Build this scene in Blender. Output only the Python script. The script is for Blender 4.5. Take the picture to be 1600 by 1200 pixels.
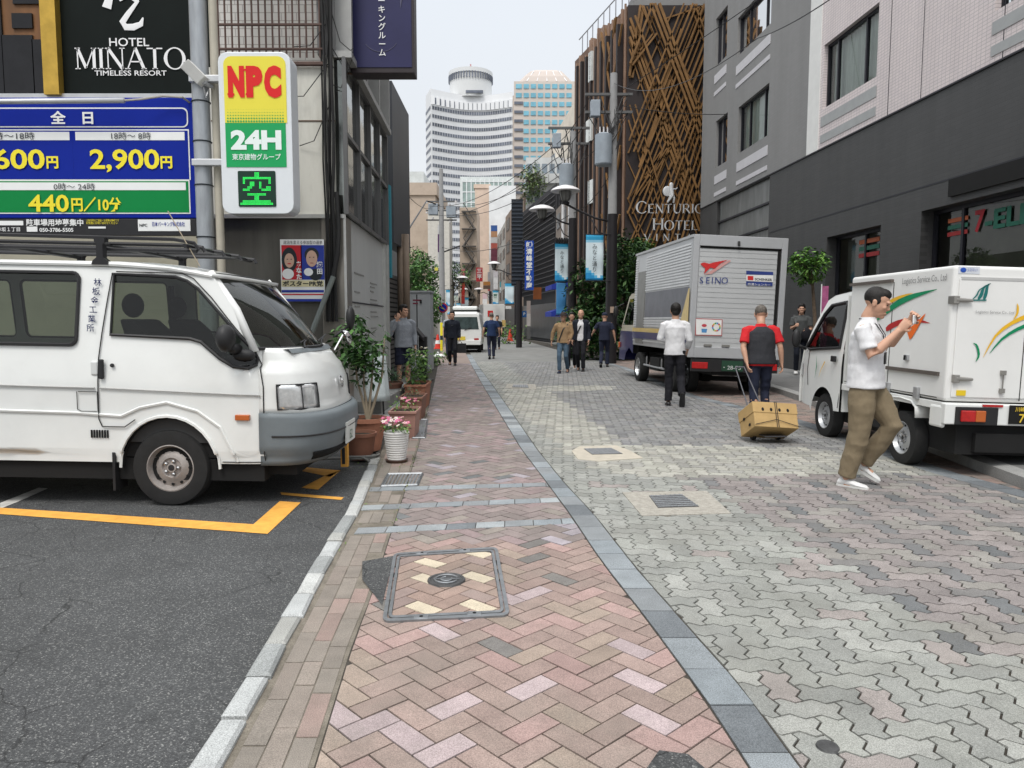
import bpy, bmesh, math, random
from mathutils import Vector, Matrix, noise
from mathutils.geometry import tessellate_polygon
R = math.radians
random.seed(7)
for o in list(bpy.data.objects): bpy.data.objects.remove(o)
scene = bpy.context.scene
COL = scene.collection
# ---------------------------------------------------------------- camera
HC = 1.42; FPX = 1150.0; HOR = 500.0
PITCH = math.atan((600 - HOR) / FPX)
cam_d = bpy.data.cameras.new('camera'); cam = bpy.data.objects.new('camera', cam_d); COL.objects.link(cam)
cam.location = (0, 0, HC); cam.rotation_euler = (math.pi / 2 - PITCH, 0, 0)
cam_d.sensor_width = 36.0; cam_d.lens = FPX / 1600 * 36.0
cam_d.clip_start = 0.05; cam_d.clip_end = 3000
scene.camera = cam
# ---------------------------------------------------------------- world: bright overcast sky
SUN_EL, SUN_ROT = R(58), R(200)
w = bpy.data.worlds.new("World"); scene.world = w; w.use_nodes = True
nt = w.node_tree; nt.nodes.clear()
out = nt.nodes.new('ShaderNodeOutputWorld'); bg = nt.nodes.new('ShaderNodeBackground'); bg.inputs[1].default_value = 0.13
sky = nt.nodes.new('ShaderNodeTexSky'); sky.sky_type = 'NISHITA'; sky.sun_disc = False
sky.sun_elevation = SUN_EL; sky.sun_rotation = SUN_ROT; sky.dust_density = 6; sky.air_density = 1.0
tc = nt.nodes.new('ShaderNodeTexCoord'); sx = nt.nodes.new('ShaderNodeSeparateXYZ')
cr = nt.nodes.new('ShaderNodeValToRGB')
e = cr.color_ramp.elements
e[0].position = 0.0; e[0].color = (5.2, 5.3, 5.4, 1); e[1].position = 1.0; e[1].color = (12.5, 12.9, 13.2, 1)
e2 = e.new(0.16); e2.color = (4.95, 5.1, 5.25, 1)
e3 = e.new(0.4); e3.color = (4.75, 5.0, 5.3, 1)
e4 = e.new(0.62); e4.color = (9.6, 9.9, 10.2, 1)
nz = nt.nodes.new('ShaderNodeTexNoise'); nz.inputs['Scale'].default_value = 1.6; nz.inputs['Detail'].default_value = 4
mr = nt.nodes.new('ShaderNodeMapRange'); mr.inputs[1].default_value = 0.3; mr.inputs[2].default_value = 0.7; mr.inputs[3].default_value = 0.95; mr.inputs[4].default_value = 1.05
mm = nt.nodes.new('ShaderNodeVectorMath'); mm.operation = 'SCALE'
mix = nt.nodes.new('ShaderNodeMix'); mix.data_type = 'RGBA'; mix.inputs[0].default_value = 0.9
L = nt.links.new
L(tc.outputs['Generated'], sx.inputs[0]); L(sx.outputs[2], cr.inputs[0]); L(tc.outputs['Generated'], nz.inputs['Vector'])
L(nz.outputs[0], mr.inputs[0]); L(cr.outputs[0], mm.inputs[0]); L(mr.outputs[0], mm.inputs['Scale'])
L(sky.outputs[0], mix.inputs[6]); L(mm.outputs[0], mix.inputs[7]); L(mix.outputs[2], bg.inputs[0]); L(bg.outputs[0], out.inputs[0])
sd = bpy.data.lights.new('sun', 'SUN'); sd.energy = 1.35; sd.angle = R(18); sd.color = (1, .965, .92)
so = bpy.data.objects.new('sun', sd); COL.objects.link(so)
# nishita rotation: 0 = +Y, clockwise from above
az = SUN_ROT
sdir = Vector((math.sin(az) * math.cos(SUN_EL), math.cos(az) * math.cos(SUN_EL), math.sin(SUN_EL)))
so.rotation_euler = sdir.to_track_quat('Z', 'Y').to_euler()
scene.view_settings.view_transform = 'Standard'; scene.view_settings.look = 'None'
scene.view_settings.exposure = 0.47; scene.view_settings.gamma = 1.0
scene.cycles.max_bounces = 6; scene.cycles.transparent_max_bounces = 12; scene.cycles.use_denoising = True
# ---------------------------------------------------------------- pixel <-> place helpers (used to measure real positions)
cp, sp = math.cos(PITCH), math.sin(PITCH)
def ray(px, py):
 a, b = px - 800, 600 - py
 return Vector((a, FPX * cp + b * sp, -FPX * sp + b * cp))
def G(px, py, z=0.0):
 r = ray(px, py); t = (z - HC) / r.z
 return Vector((r.x * t, r.y * t, z))
def P(px, py, Y):
 r = ray(px, py); t = Y / r.y
 return Vector((r.x * t, Y, HC + r.z * t))
# ---------------------------------------------------------------- materials
MATS = {}
def srgb(r, g, b):
 f = lambda c: (c / 255 / 12.92) if c / 255 <= .04045 else ((c / 255 + .055) / 1.055) ** 2.4
 return (f(r), f(g), f(b))
def M(name, col=(.5, .5, .5), rough=.6, metal=0.0, var=.12, scale=4.0, bump=0.0, bscale=60.0, attr=False,
      coat=0.0, spec=.3, emit=0.0, stain=0.0, stretch=None, trans=0.0, speck=0.0):
 if name in MATS: return MATS[name]
 m = bpy.data.materials.new(name); m.use_nodes = True; nt = m.node_tree; N = nt.nodes; L = nt.links.new
 b = N['Principled BSDF']; b.inputs['Roughness'].default_value = rough; b.inputs['Metallic'].default_value = metal
 b.inputs['Specular IOR Level'].default_value = spec
 if coat: b.inputs['Coat Weight'].default_value = coat; b.inputs['Coat Roughness'].default_value = .08
 if trans: b.inputs['Transmission Weight'].default_value = trans
 c4 = (*col, 1)
 tcn = N.new('ShaderNodeTexCoord'); mp = N.new('ShaderNodeMapping'); L(tcn.outputs['Object'], mp.inputs[0])
 if stretch: mp.inputs['Scale'].default_value = stretch
 n1 = N.new('ShaderNodeTexNoise'); n1.inputs['Scale'].default_value = scale; n1.inputs['Detail'].default_value = 6; n1.inputs['Roughness'].default_value = .65
 L(mp.outputs[0], n1.inputs['Vector'])
 r1 = N.new('ShaderNodeMapRange'); r1.inputs[1].default_value = .28; r1.inputs[2].default_value = .72
 r1.inputs[3].default_value = 1 - var; r1.inputs[4].default_value = 1 + var
 L(n1.outputs[0], r1.inputs[0])
 vm = N.new('ShaderNodeVectorMath'); vm.operation = 'SCALE'; L(r1.outputs[0], vm.inputs['Scale'])
 if attr:
  at = N.new('ShaderNodeAttribute'); at.attribute_name = 'col'; L(at.outputs['Color'], vm.inputs[0])
 else: vm.inputs[0].default_value = col
 last = vm.outputs[0]
 if speck:
  n3 = N.new('ShaderNodeTexNoise'); n3.inputs['Scale'].default_value = 260; n3.inputs['Detail'].default_value = 2; L(tcn.outputs['Object'], n3.inputs['Vector'])
  r3 = N.new('ShaderNodeMapRange'); r3.inputs[1].default_value = .3; r3.inputs[2].default_value = .7; r3.inputs[3].default_value = 1 - speck; r3.inputs[4].default_value = 1 + speck
  L(n3.outputs[0], r3.inputs[0]); v3 = N.new('ShaderNodeVectorMath'); v3.operation = 'SCALE'; L(last, v3.inputs[0]); L(r3.outputs[0], v3.inputs['Scale']); last = v3.outputs[0]
 if stain:
  n2 = N.new('ShaderNodeTexNoise'); n2.inputs['Scale'].default_value = 1.3; n2.inputs['Detail'].default_value = 8; n2.inputs['Roughness'].default_value = .7
  mp2 = N.new('ShaderNodeMapping'); L(tcn.outputs['Object'], mp2.inputs[0]); mp2.inputs['Scale'].default_value = stretch or (1, 1, 1); mp2.inputs['Location'].default_value = (3, 7, 1)
  L(mp2.outputs[0], n2.inputs['Vector'])
  r2 = N.new('ShaderNodeMapRange'); r2.inputs[1].default_value = .5; r2.inputs[2].default_value = .72; r2.inputs[3].default_value = 0; r2.inputs[4].default_value = stain
  L(n2.outputs[0], r2.inputs[0])
  mx = N.new('ShaderNodeMix'); mx.data_type = 'RGBA'; L(r2.outputs[0], mx.inputs[0]); L(last, mx.inputs[6])
  mx.inputs[7].default_value = (col[0] * .35 + .01, col[1] * .33 + .01, col[2] * .28 + .008, 1); last = mx.outputs[2]
 L(last, b.inputs['Base Color'])
 if emit:
  b.inputs['Emission Color'].default_value = c4; b.inputs['Emission Strength'].default_value = emit
 if bump:
  nb = N.new('ShaderNodeTexNoise'); nb.inputs['Scale'].default_value = bscale; nb.inputs['Detail'].default_value = 4; L(mp.outputs[0], nb.inputs['Vector'])
  bp = N.new('ShaderNodeBump'); bp.inputs['Strength'].default_value = bump; bp.inputs['Distance'].default_value = .01
  L(nb.outputs[0], bp.inputs['Height']); L(bp.outputs[0], b.inputs['Normal'])
 MATS[name] = m; return m
def glass_mat(name, tint=(.55, .6, .58), refl=.5, rough=.02):
 if name in MATS: return MATS[name]
 m = bpy.data.materials.new(name); m.use_nodes = True; nt = m.node_tree; N = nt.nodes; N.clear(); L = nt.links.new
 o = N.new('ShaderNodeOutputMaterial'); g = N.new('ShaderNodeBsdfGlossy'); g.inputs['Roughness'].default_value = rough
 t = N.new('ShaderNodeBsdfTransparent'); t.inputs[0].default_value = (*tint, 1)
 fr = N.new('ShaderNodeFresnel'); fr.inputs[0].default_value = 1.38
 ml = N.new('ShaderNodeMath'); ml.operation = 'MULTIPLY_ADD'; ml.inputs[1].default_value = 1.0 ; ml.inputs[2].default_value = refl * .04
 mx = N.new('ShaderNodeMixShader'); L(fr.outputs[0], ml.inputs[0]); L(ml.outputs[0], mx.inputs[0]); L(t.outputs[0], mx.inputs[1]); L(g.outputs[0], mx.inputs[2]); L(mx.outputs[0], o.inputs[0])
 MATS[name] = m; return m
def tile_mat(name, c1, c2, mortar, bw, rh, ms=.004, axis='XZ', rough=.6, bump=.4, var=.1, off=.5, metal=0):
 """brick/tile pattern laid on a vertical wall; axis gives the two object axes used"""
 if name in MATS: return MATS[name]
 m = bpy.data.materials.new(name); m.use_nodes = True; nt = m.node_tree; N = nt.nodes; L = nt.links.new
 b = N['Principled BSDF']; b.inputs['Roughness'].default_value = rough; b.inputs['Metallic'].default_value = metal
 tcn = N.new('ShaderNodeTexCoord'); s = N.new('ShaderNodeSeparateXYZ'); L(tcn.outputs['Object'], s.inputs[0])
 c = N.new('ShaderNodeCombineXYZ'); L(s.outputs['XYZ'.index(axis[0])], c.inputs[0]); L(s.outputs['XYZ'.index(axis[1])], c.inputs[1])
 br = N.new('ShaderNodeTexBrick'); br.inputs['Color1'].default_value = (*c1, 1); br.inputs['Color2'].default_value = (*c2, 1); br.inputs['Mortar'].default_value = (*mortar, 1)
 br.inputs['Scale'].default_value = 1; br.inputs['Mortar Size'].default_value = ms; br.inputs['Brick Width'].default_value = bw; br.inputs['Row Height'].default_value = rh; br.offset = off
 L(c.outputs[0], br.inputs['Vector'])
 n1 = N.new('ShaderNodeTexNoise'); n1.inputs['Scale'].default_value = 1.2; n1.inputs['Detail'].default_value = 8; mq = N.new('ShaderNodeMapping'); mq.inputs['Scale'].default_value = (2.2, 2.2, .22) if 'Z' in axis else (1, 1, 1); L(tcn.outputs['Object'], mq.inputs[0]); L(mq.outputs[0], n1.inputs['Vector'])
 r1 = N.new('ShaderNodeMapRange'); r1.inputs[1].default_value = .3; r1.inputs[2].default_value = .7; r1.inputs[3].default_value = 1 - var; r1.inputs[4].default_value = 1 + var
 L(n1.outputs[0], r1.inputs[0]); vm = N.new('ShaderNodeVectorMath'); vm.operation = 'SCALE'; L(br.outputs[0], vm.inputs[0]); L(r1.outputs[0], vm.inputs['Scale'])
 L(vm.outputs[0], b.inputs['Base Color'])
 bp = N.new('ShaderNodeBump'); bp.invert = True; bp.inputs['Strength'].default_value = bump; bp.inputs['Distance'].default_value = .01; L(br.outputs['Fac'], bp.inputs['Height']); L(bp.outputs[0], b.inputs['Normal'])
 MATS[name] = m; return m
# ---------------------------------------------------------------- objects, labels
def tag(o, label=None, cat=None, group=None, kind=None):
 if label: o['label'] = label
 if cat: o['category'] = cat
 if group: o['group'] = group
 if kind: o['kind'] = kind
 return o
def thing(name, label, cat, loc=(0, 0, 0), rz=0.0, group=None, rot=None):
 o = bpy.data.objects.new(name, None); COL.objects.link(o); o.empty_display_size = .2
 o.location = loc; o.rotation_euler = rot if rot else (0, 0, rz)
 return tag(o, label, cat, group)
def kids(o): return [c for c in bpy.data.objects if c.parent == o]
def copy_tree(root, loc=None, rz=None, label=None, group=None):
 r = root.copy(); COL.objects.link(r)
 if loc is not None: r.location = loc
 if rz is not None: r.rotation_euler = (0, 0, rz)
 if label: r['label'] = label
 if group: r['group'] = group
 for ch in kids(root):
  c = ch.copy(); COL.objects.link(c); c.parent = r
  for g in kids(ch):
   d = g.copy(); COL.objects.link(d); d.parent = c
 return r
class MB:
 def __init__(s): s.v = []; s.f = []; s.c = []; s.col = None
 def add(s, vs, fs, col=None):
  n = len(s.v); s.v += [tuple(v) for v in vs]; s.f += [tuple(i + n for i in f) for f in fs]; s.c += [col or s.col or (.5, .5, .5)] * len(fs); return s
 def box(s, x0, y0, z0, x1, y1, z1, mat=None, col=None):
  x0, x1 = min(x0, x1), max(x0, x1); y0, y1 = min(y0, y1), max(y0, y1); z0, z1 = min(z0, z1), max(z0, z1)
  vs = [Vector((x, y, z)) for z in (z0, z1) for y in (y0, y1) for x in (x0, x1)]
  if mat: vs = [mat @ v for v in vs]
  return s.add(vs, [(0, 2, 3, 1), (4, 5, 7, 6), (0, 1, 5, 4), (2, 6, 7, 3), (0, 4, 6, 2), (1, 3, 7, 5)], col)
 def tube(s, pts, r, n=8, caps=True, closed=False, col=None, ell=None):
  pts = [Vector(p) for p in pts]; m = len(pts)
  if not isinstance(r, (list, tuple)): r = [r] * m
  ring = []; up = None
  for i, p in enumerate(pts):
   if closed: t = pts[(i + 1) % m] - pts[i - 1]
   else: t = pts[min(i + 1, m - 1)] - pts[max(i - 1, 0)]
   t.normalize()
   if up is None: up = t.orthogonal().normalized() if abs(t.z) > .9 else t.cross(Vector((0, 0, 1))).cross(t).normalized()
   u = (up - t * up.dot(t))
   u = u.normalized() if u.length > 1e-6 else t.orthogonal().normalized()
   up = u; v = t.cross(u)
   ring.append([p + (u * math.cos(a) + v * math.sin(a)) * r[i] for a in [2 * math.pi * k / n for k in range(n)]])
  vs = [q for rg in ring for q in rg]; fs = []
  for i in range(m if closed else m - 1):
   j = (i + 1) % m
   for k in range(n): fs.append((i * n + k, i * n + (k + 1) % n, j * n + (k + 1) % n, j * n + k))
  if caps and not closed: fs += [tuple(range(n - 1, -1, -1)), tuple((m - 1) * n + k for k in range(n))]
  return s.add(vs, fs, col)
 def loft(s, rings, caps=True, col=None, closed=True):
  n = len(rings[0]); vs = [q for rg in rings for q in rg]; fs = []
  for i in range(len(rings) - 1):
   for k in range(n if closed else n - 1): fs.append((i * n + k, i * n + (k + 1) % n, (i + 1) * n + (k + 1) % n, (i + 1) * n + k))
  if caps: fs += [tuple(range(n - 1, -1, -1)), tuple((len(rings) - 1) * n + k for k in range(n))]
  return s.add(vs, fs, col)
 def lathe(s, prof, o=(0, 0, 0), ax=(0, 0, 1), n=24, col=None, caps=False):
  ax = Vector(ax).normalized(); u = ax.orthogonal().normalized(); v = ax.cross(u); o = Vector(o)
  rings = [[o + ax * h + (u * math.cos(2 * math.pi * k / n) + v * math.sin(2 * math.pi * k / n)) * max(r, 1e-4) for k in range(n)] for r, h in prof]
  return s.loft(rings, caps, col)
 def prism(s, poly, mp, t0, t1, col=None):
  """2-D polygon extruded between two offsets; mp(a, b, t) gives the 3-D point"""
  n = len(poly); tr = tessellate_polygon([[Vector((a, b, 0)) for a, b in poly]])
  vs = [mp(a, b, t0) for a, b in poly] + [mp(a, b, t1) for a, b in poly]
  fs = [tuple(t) for t in tr] + [tuple(i + n for i in reversed(t)) for t in tr]
  fs += [(i, (i + 1) % n, n + (i + 1) % n, n + i) for i in range(n)]
  return s.add(vs, fs, col)
 def ell(s, c, r, n=12, m=8, rot=None, col=None):
  c = Vector(c); rings = []
  for i in range(m + 1):
   th = math.pi * i / m
   rg = []
   for k in range(n):
    a = 2 * math.pi * k / n; p = Vector((r[0] * math.sin(th) * math.cos(a), r[1] * math.sin(th) * math.sin(a), -r[2] * math.cos(th)))
    if i in (0, m): p += Vector((math.cos(a), math.sin(a), 0)) * 1e-4
    if rot: p = rot @ p
    rg.append(c + p)
   rings.append(rg)
  return s.loft(rings, True, col)
 def build(s, name, mat, parent=None, smooth=False, bevel=0.0, world=False, mods=None, weld=True, seg=2):
  me = bpy.data.meshes.new(name); me.from_pydata(s.v, [], s.f)
  if any(c != (.5, .5, .5) for c in s.c):
   at = me.color_attributes.new('col', 'FLOAT_COLOR', 'CORNER')
   data = []
   for p in me.polygons:
    c = s.c[p.index]; data += [c[0], c[1], c[2], 1.0] * p.loop_total
   at.data.foreach_set('color', data)
  me.validate(); me.update()
  if smooth or len(s.f) < 20000:
   bm = bmesh.new(); bm.from_mesh(me); bmesh.ops.recalc_face_normals(bm, faces=bm.faces); bm.to_mesh(me); bm.free()
  if smooth: me.polygons.foreach_set('use_smooth', [True] * len(me.polygons));
  o = bpy.data.objects.new(name, me); COL.objects.link(o)
  if smooth == 'auto':
   try: me.set_sharp_from_angle(angle=R(35))
   except Exception: pass
  me.materials.append(mat)
  if bevel:
   b = o.modifiers.new('bevel', 'BEVEL'); b.width = bevel; b.segments = seg; b.limit_method = 'ANGLE'; b.angle_limit = R(40)
  if parent is not None:
   o.parent = parent
   if world: o.matrix_parent_inverse = Matrix.LocRotScale(parent.location, parent.rotation_euler, None).inverted()
  return o
def panel(outer, holes, mp, grid=.06, gx=None, gz=None):
 """flat 2-D outline with holes, cut to a grid, then carried by mp(a, b) into space -> (verts, faces)"""
 loops = [[Vector((a, b, 0)) for a, b in outer]] + [[Vector((a, b, 0)) for a, b in h] for h in holes]
 pts = [p for l in loops for p in l]
 bm = bmesh.new(); bv = [bm.verts.new(p) for p in pts]
 for t in tessellate_polygon(loops):
  try: bm.faces.new([bv[i] for i in t])
  except ValueError: pass
 if grid:
  for ax in (0, 1):
   lo = min(p[ax] for p in pts); hi = max(p[ax] for p in pts); q = lo + grid
   while q < hi - 1e-4:
    co = [0, 0, 0]; co[ax] = q; no = [0, 0, 0]; no[ax] = 1
    bmesh.ops.bisect_plane(bm, geom=bm.verts[:] + bm.edges[:] + bm.faces[:], plane_co=co, plane_no=no, dist=1e-5)
    q += grid
 bm.verts.index_update()
 vs = [Vector(mp(v.co.x, v.co.y)) for v in bm.verts]; fs = [tuple(v.index for v in f.verts) for f in bm.faces]
 bm.free(); return vs, fs
def rrect(x0, z0, x1, z1, r, n=4):
 p = []
 for cx, cz, a0 in ((x1 - r, z1 - r, 0), (x0 + r, z1 - r, 90), (x0 + r, z0 + r, 180), (x1 - r, z0 + r, 270)):
  for k in range(n + 1):
   a = R(a0 + 90 * k / n); p.append((cx + r * math.cos(a), cz + r * math.sin(a)))
 return p
def text(s, mat, org, right, up, size, parent=None, name='lettering', width=None, ext=.002, bold=0.0, align='LEFT', world=True, vertical=False, sx=1.0, mp=None):
 """letters as mesh; org = baseline start (or centre); width fits the run to a length"""
 right = Vector(right).normalized(); up = Vector(up).normalized(); nrm = right.cross(up)
 runs = list(s) if vertical else [s]
 allv = []; allf = []
 for li, run in enumerate(runs):
  if run.strip() == '': continue
  cu = bpy.data.curves.new('t', 'FONT'); cu.body = run; cu.size = 1.0; cu.extrude = 0; cu.offset = bold; cu.resolution_u = 3
  cu.align_x = 'CENTER' if vertical else 'LEFT'
  ob = bpy.data.objects.new('t', cu); COL.objects.link(ob); bpy.context.view_layer.update()
  me = bpy.data.meshes.new_from_object(ob.evaluated_get(bpy.context.evaluated_depsgraph_get()))
  vs = [v.co.copy() for v in me.vertices]; fs = [tuple(p.vertices) for p in me.polygons]
  bpy.data.objects.remove(ob); bpy.data.curves.remove(cu); bpy.data.meshes.remove(me)
  n = len(allv)
  if vertical: vs = [Vector((v.x, v.y - li * 1.08, 0)) for v in vs]
  allv += vs; allf += [tuple(i + n for i in f) for f in fs]
 if not allv: return None
 lo = min(v.x for v in allv); hi = max(v.x for v in allv); k = size
 kx = size * sx
 if width and not vertical: kx = width / max(hi - lo, 1e-6)
 if vertical: o0 = 0.0
 else: o0 = lo if align == 'LEFT' else ((lo + hi) / 2 if align == 'CENTER' else hi)
 if mp: V = [mp((v.x - o0) * kx, v.y * k) for v in allv]
 else: V = [Vector(org) + right * (v.x - o0) * kx + up * v.y * k + nrm * ext for v in allv]
 b = MB(); b.add(V, allf)
 me = bpy.data.meshes.new(name); me.from_pydata(b.v, [], b.f); me.update()
 o = bpy.data.objects.new(name, me); COL.objects.link(o); me.materials.append(mat)
 if parent is not None:
  o.parent = parent
  if world: o.matrix_parent_inverse = Matrix.LocRotScale(parent.location, parent.rotation_euler, None).inverted()
 return o
def serif(s, mat, org, right, up, size, parent=None, name='lettering', gap=.16, ext=.003, world=True, small=None):
 """thin roman capitals drawn stroke by stroke with serifs"""
 T, t = .15, .06
 D = {'M': (1.0, [(.1, 0, .1, 1, t), (.1, 1, .5, .05, T), (.5, .05, .9, 1, t), (.9, 1, .9, 0, T)], [(.1, 0), (.9, 0), (.1, 1), (.9, 1)]),
         'I': (.3, [(.15, 0, .15, 1, T)], [(.15, 0), (.15, 1)]), 'N': (.9, [(.1, 0, .1, 1, t), (.1, 1, .8, 0, T), (.8, 0, .8, 1, t)], [(.1, 0), (.1, 1), (.8, 1)]),
         'A': (.9, [(.05, 0, .45, 1, t), (.45, 1, .85, 0, T), (.2, .35, .7, .35, t)], [(.05, 0), (.85, 0)]), 'T': (.8, [(.4, 0, .4, 1, T), (.02, .97, .78, .97, t)], [(.4, 0)]),
         'O': (1.0, 'O', []), 'C': (.9, 'C', []), 'E': (.7, [(.12, 0, .12, 1, T), (.12, .97, .62, .97, t), (.12, .52, .52, .52, t), (.12, .03, .65, .03, t)], [(.12, 0), (.12, 1)]),
         'U': (.9, [(.12, .3, .12, 1, T), (.78, .3, .78, 1, t), (.12, .3, .24, .08, T), (.24, .08, .45, .01, T), (.45, .01, .66, .08, t), (.66, .08, .78, .3, t)], [(.12, 1), (.78, 1)]),
         'R': (.85, [(.12, 0, .12, 1, T), (.12, .97, .5, .97, t), (.5, .97, .66, .87, t), (.66, .87, .66, .62, T), (.66, .62, .5, .5, t), (.5, .5, .12, .5, t), (.42, .5, .8, 0, T)], [(.12, 0), (.12, 1)]),
         'H': (.95, [(.12, 0, .12, 1, T), (.83, 0, .83, 1, T), (.12, .52, .83, .52, t)], [(.12, 0), (.12, 1), (.83, 0), (.83, 1)]), 'L': (.7, [(.12, 0, .12, 1, T), (.12, .03, .65, .03, t)], [(.12, 0), (.12, 1)]),
         'V': (.9, [(.05, 1, .45, 0, T), (.45, 0, .85, 1, t)], [(.05, 1), (.85, 1)]), 'G': (.95, 'G', []), 'S': (.6, 'S', [])}
 b = MB(); right = Vector(right).normalized(); up = Vector(up).normalized(); nrm = right.cross(up); x = 0
 def pt(a, c, h, xo): return Vector(org) + right * ((xo + a * h) * size) + up * (c * h * size) + nrm * ext
 def stroke(x0, y0, x1, y1, wd, h, xo):
  d = Vector((x1 - x0, y1 - y0)); n = Vector((-d.y, d.x)).normalized() * wd / 2
  b.add([pt(x0 + n.x, y0 + n.y, h, xo), pt(x0 - n.x, y0 - n.y, h, xo), pt(x1 - n.x, y1 - n.y, h, xo), pt(x1 + n.x, y1 + n.y, h, xo)], [(0, 1, 2, 3)])
 for i, ch in enumerate(s):
  if ch == ' ': x += .5; continue
  h = 1.0 if (not small or i == 0 or s[i - 1] == ' ') else small
  wd, st, sf = D[ch]
  if isinstance(st, str):
   a0, a1 = (0, 360) if st == 'O' else (40, 320)
   n = 26; xx = None
   for k in range(n):
    A, B = R(a0 + (a1 - a0) * k / n), R(a0 + (a1 - a0) * (k + 1) / n)
    f = lambda q, e: (.48 + (.45 + e * (.015 + .07 * abs(math.cos(q)))) * math.cos(q), .5 + (.5 + e * .03) * math.sin(q))
    q = [f(A, 1), f(A, -1), f(B, -1), f(B, 1)]
    b.add([pt(c[0], c[1], h, x) for c in q], [(0, 1, 2, 3)])
   if st == 'G': stroke(.82, .08, .82, .42, T, h, x); stroke(.6, .42, .95, .42, t, h, x)
  else:
   for q in st: stroke(*q, h, x)
   for (a, c) in sf: stroke(a - .13, c + (.02 if c < .5 else -.02), a + .13, c + (.02 if c < .5 else -.02), .045, h, x)
  x += wd * h + gap
 return b.build(name, mat, parent, world=world), x * size
def leaf_mass(b, pts, size, cols, rnd, droop=.3, ar=.45):
 """individual folded leaves at the given points"""
 for p in pts:
  a = rnd.uniform(0, 6.283); el = rnd.uniform(-.9, .5) - droop * .5
  d = Vector((math.cos(a) * math.cos(el), math.sin(a) * math.cos(el), math.sin(el)))
  sd_ = d.cross(Vector((rnd.uniform(-.5, .5), rnd.uniform(-.5, .5), 1))).normalized(); up = sd_.cross(d)
  Ls = size * rnd.uniform(.6, 1.25); W = Ls * ar; p = Vector(p)
  c = rnd.choice(cols); f = rnd.uniform(.75, 1.25); c = (c[0] * f, c[1] * f, c[2] * f)
  q = [p, p + d * Ls * .45 + sd_ * W * .5 + up * W * .12, p + d * Ls, p + d * Ls * .45 - sd_ * W * .5 + up * W * .12]
  b.add(q, [(0, 1, 2), (0, 2, 3)], c)
# ================================================================ GROUND
def poly_x(pts):
 q = sorted([(G(a, b).y, G(a, b).x) for a, b in pts])
 def f(Y):
  if Y <= q[0][0]: i = 0
  elif Y >= q[-1][0]: i = len(q) - 2
  else: i = max(k for k in range(len(q) - 1) if q[k][0] <= Y)
  (y0, x0), (y1, x1) = q[i], q[i + 1]
  return x0 + (x1 - x0) * (Y - y0) / (y1 - y0)
 return f
kerbL = poly_x([(300, 1200), (362, 1106), (402, 1036), (418, 1006), (468, 920), (510, 850), (544, 798), (570, 738)])
kerbR = poly_x([(348, 1198), (399, 1108), (434, 1038), (450, 1008), (496, 922), (534, 850), (564, 796), (588, 734)])
herL = poly_x([(488, 1200), (548, 1008), (576, 938), (608, 836), (634, 760), (652, 700), (668, 640), (680, 590), (686, 560)])
stL = poly_x([(1168, 1197), (1101, 1093), (1016, 976), (941, 880), (891, 805), (856, 757), (815, 703), (783, 650), (753, 600), (738, 573), (729, 555), (722, 540)])
stR = poly_x([(1247, 1197), (1160, 1077), (1075, 981), (995, 891), (928, 805), (883, 757), (840, 704), (803, 650), (768, 600), (748, 573), (737, 555), (728, 540)])
rsL = poly_x([(1640, 790), (1600, 779), (1453, 739), (1240, 660), (1071, 619), (970, 575), (905, 556), (850, 541), (812, 530)])
rsR = lambda Y: rsL(Y) + .22
kbX = poly_x([(1600, 765), (1252, 628), (1213, 614), (1100, 580), (1000, 560), (900, 544), (850, 535)])   # kerb before the right-hand buildings
m_joint = M('joint_dirt', (.052, .046, .038), .95, var=.35, scale=9, bump=.4)
m_base = M('ground_concrete', (.16, .155, .145), .92, var=.2, scale=1.2, bump=.3, stain=.4)
g = MB(); g.add([(-700, -60, -.055), (700, -60, -.055), (700, 900, -.055), (-700, 900, -.055)], [(0, 1, 2, 3)])
tag(g.build('ground', m_base), kind='structure')
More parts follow.
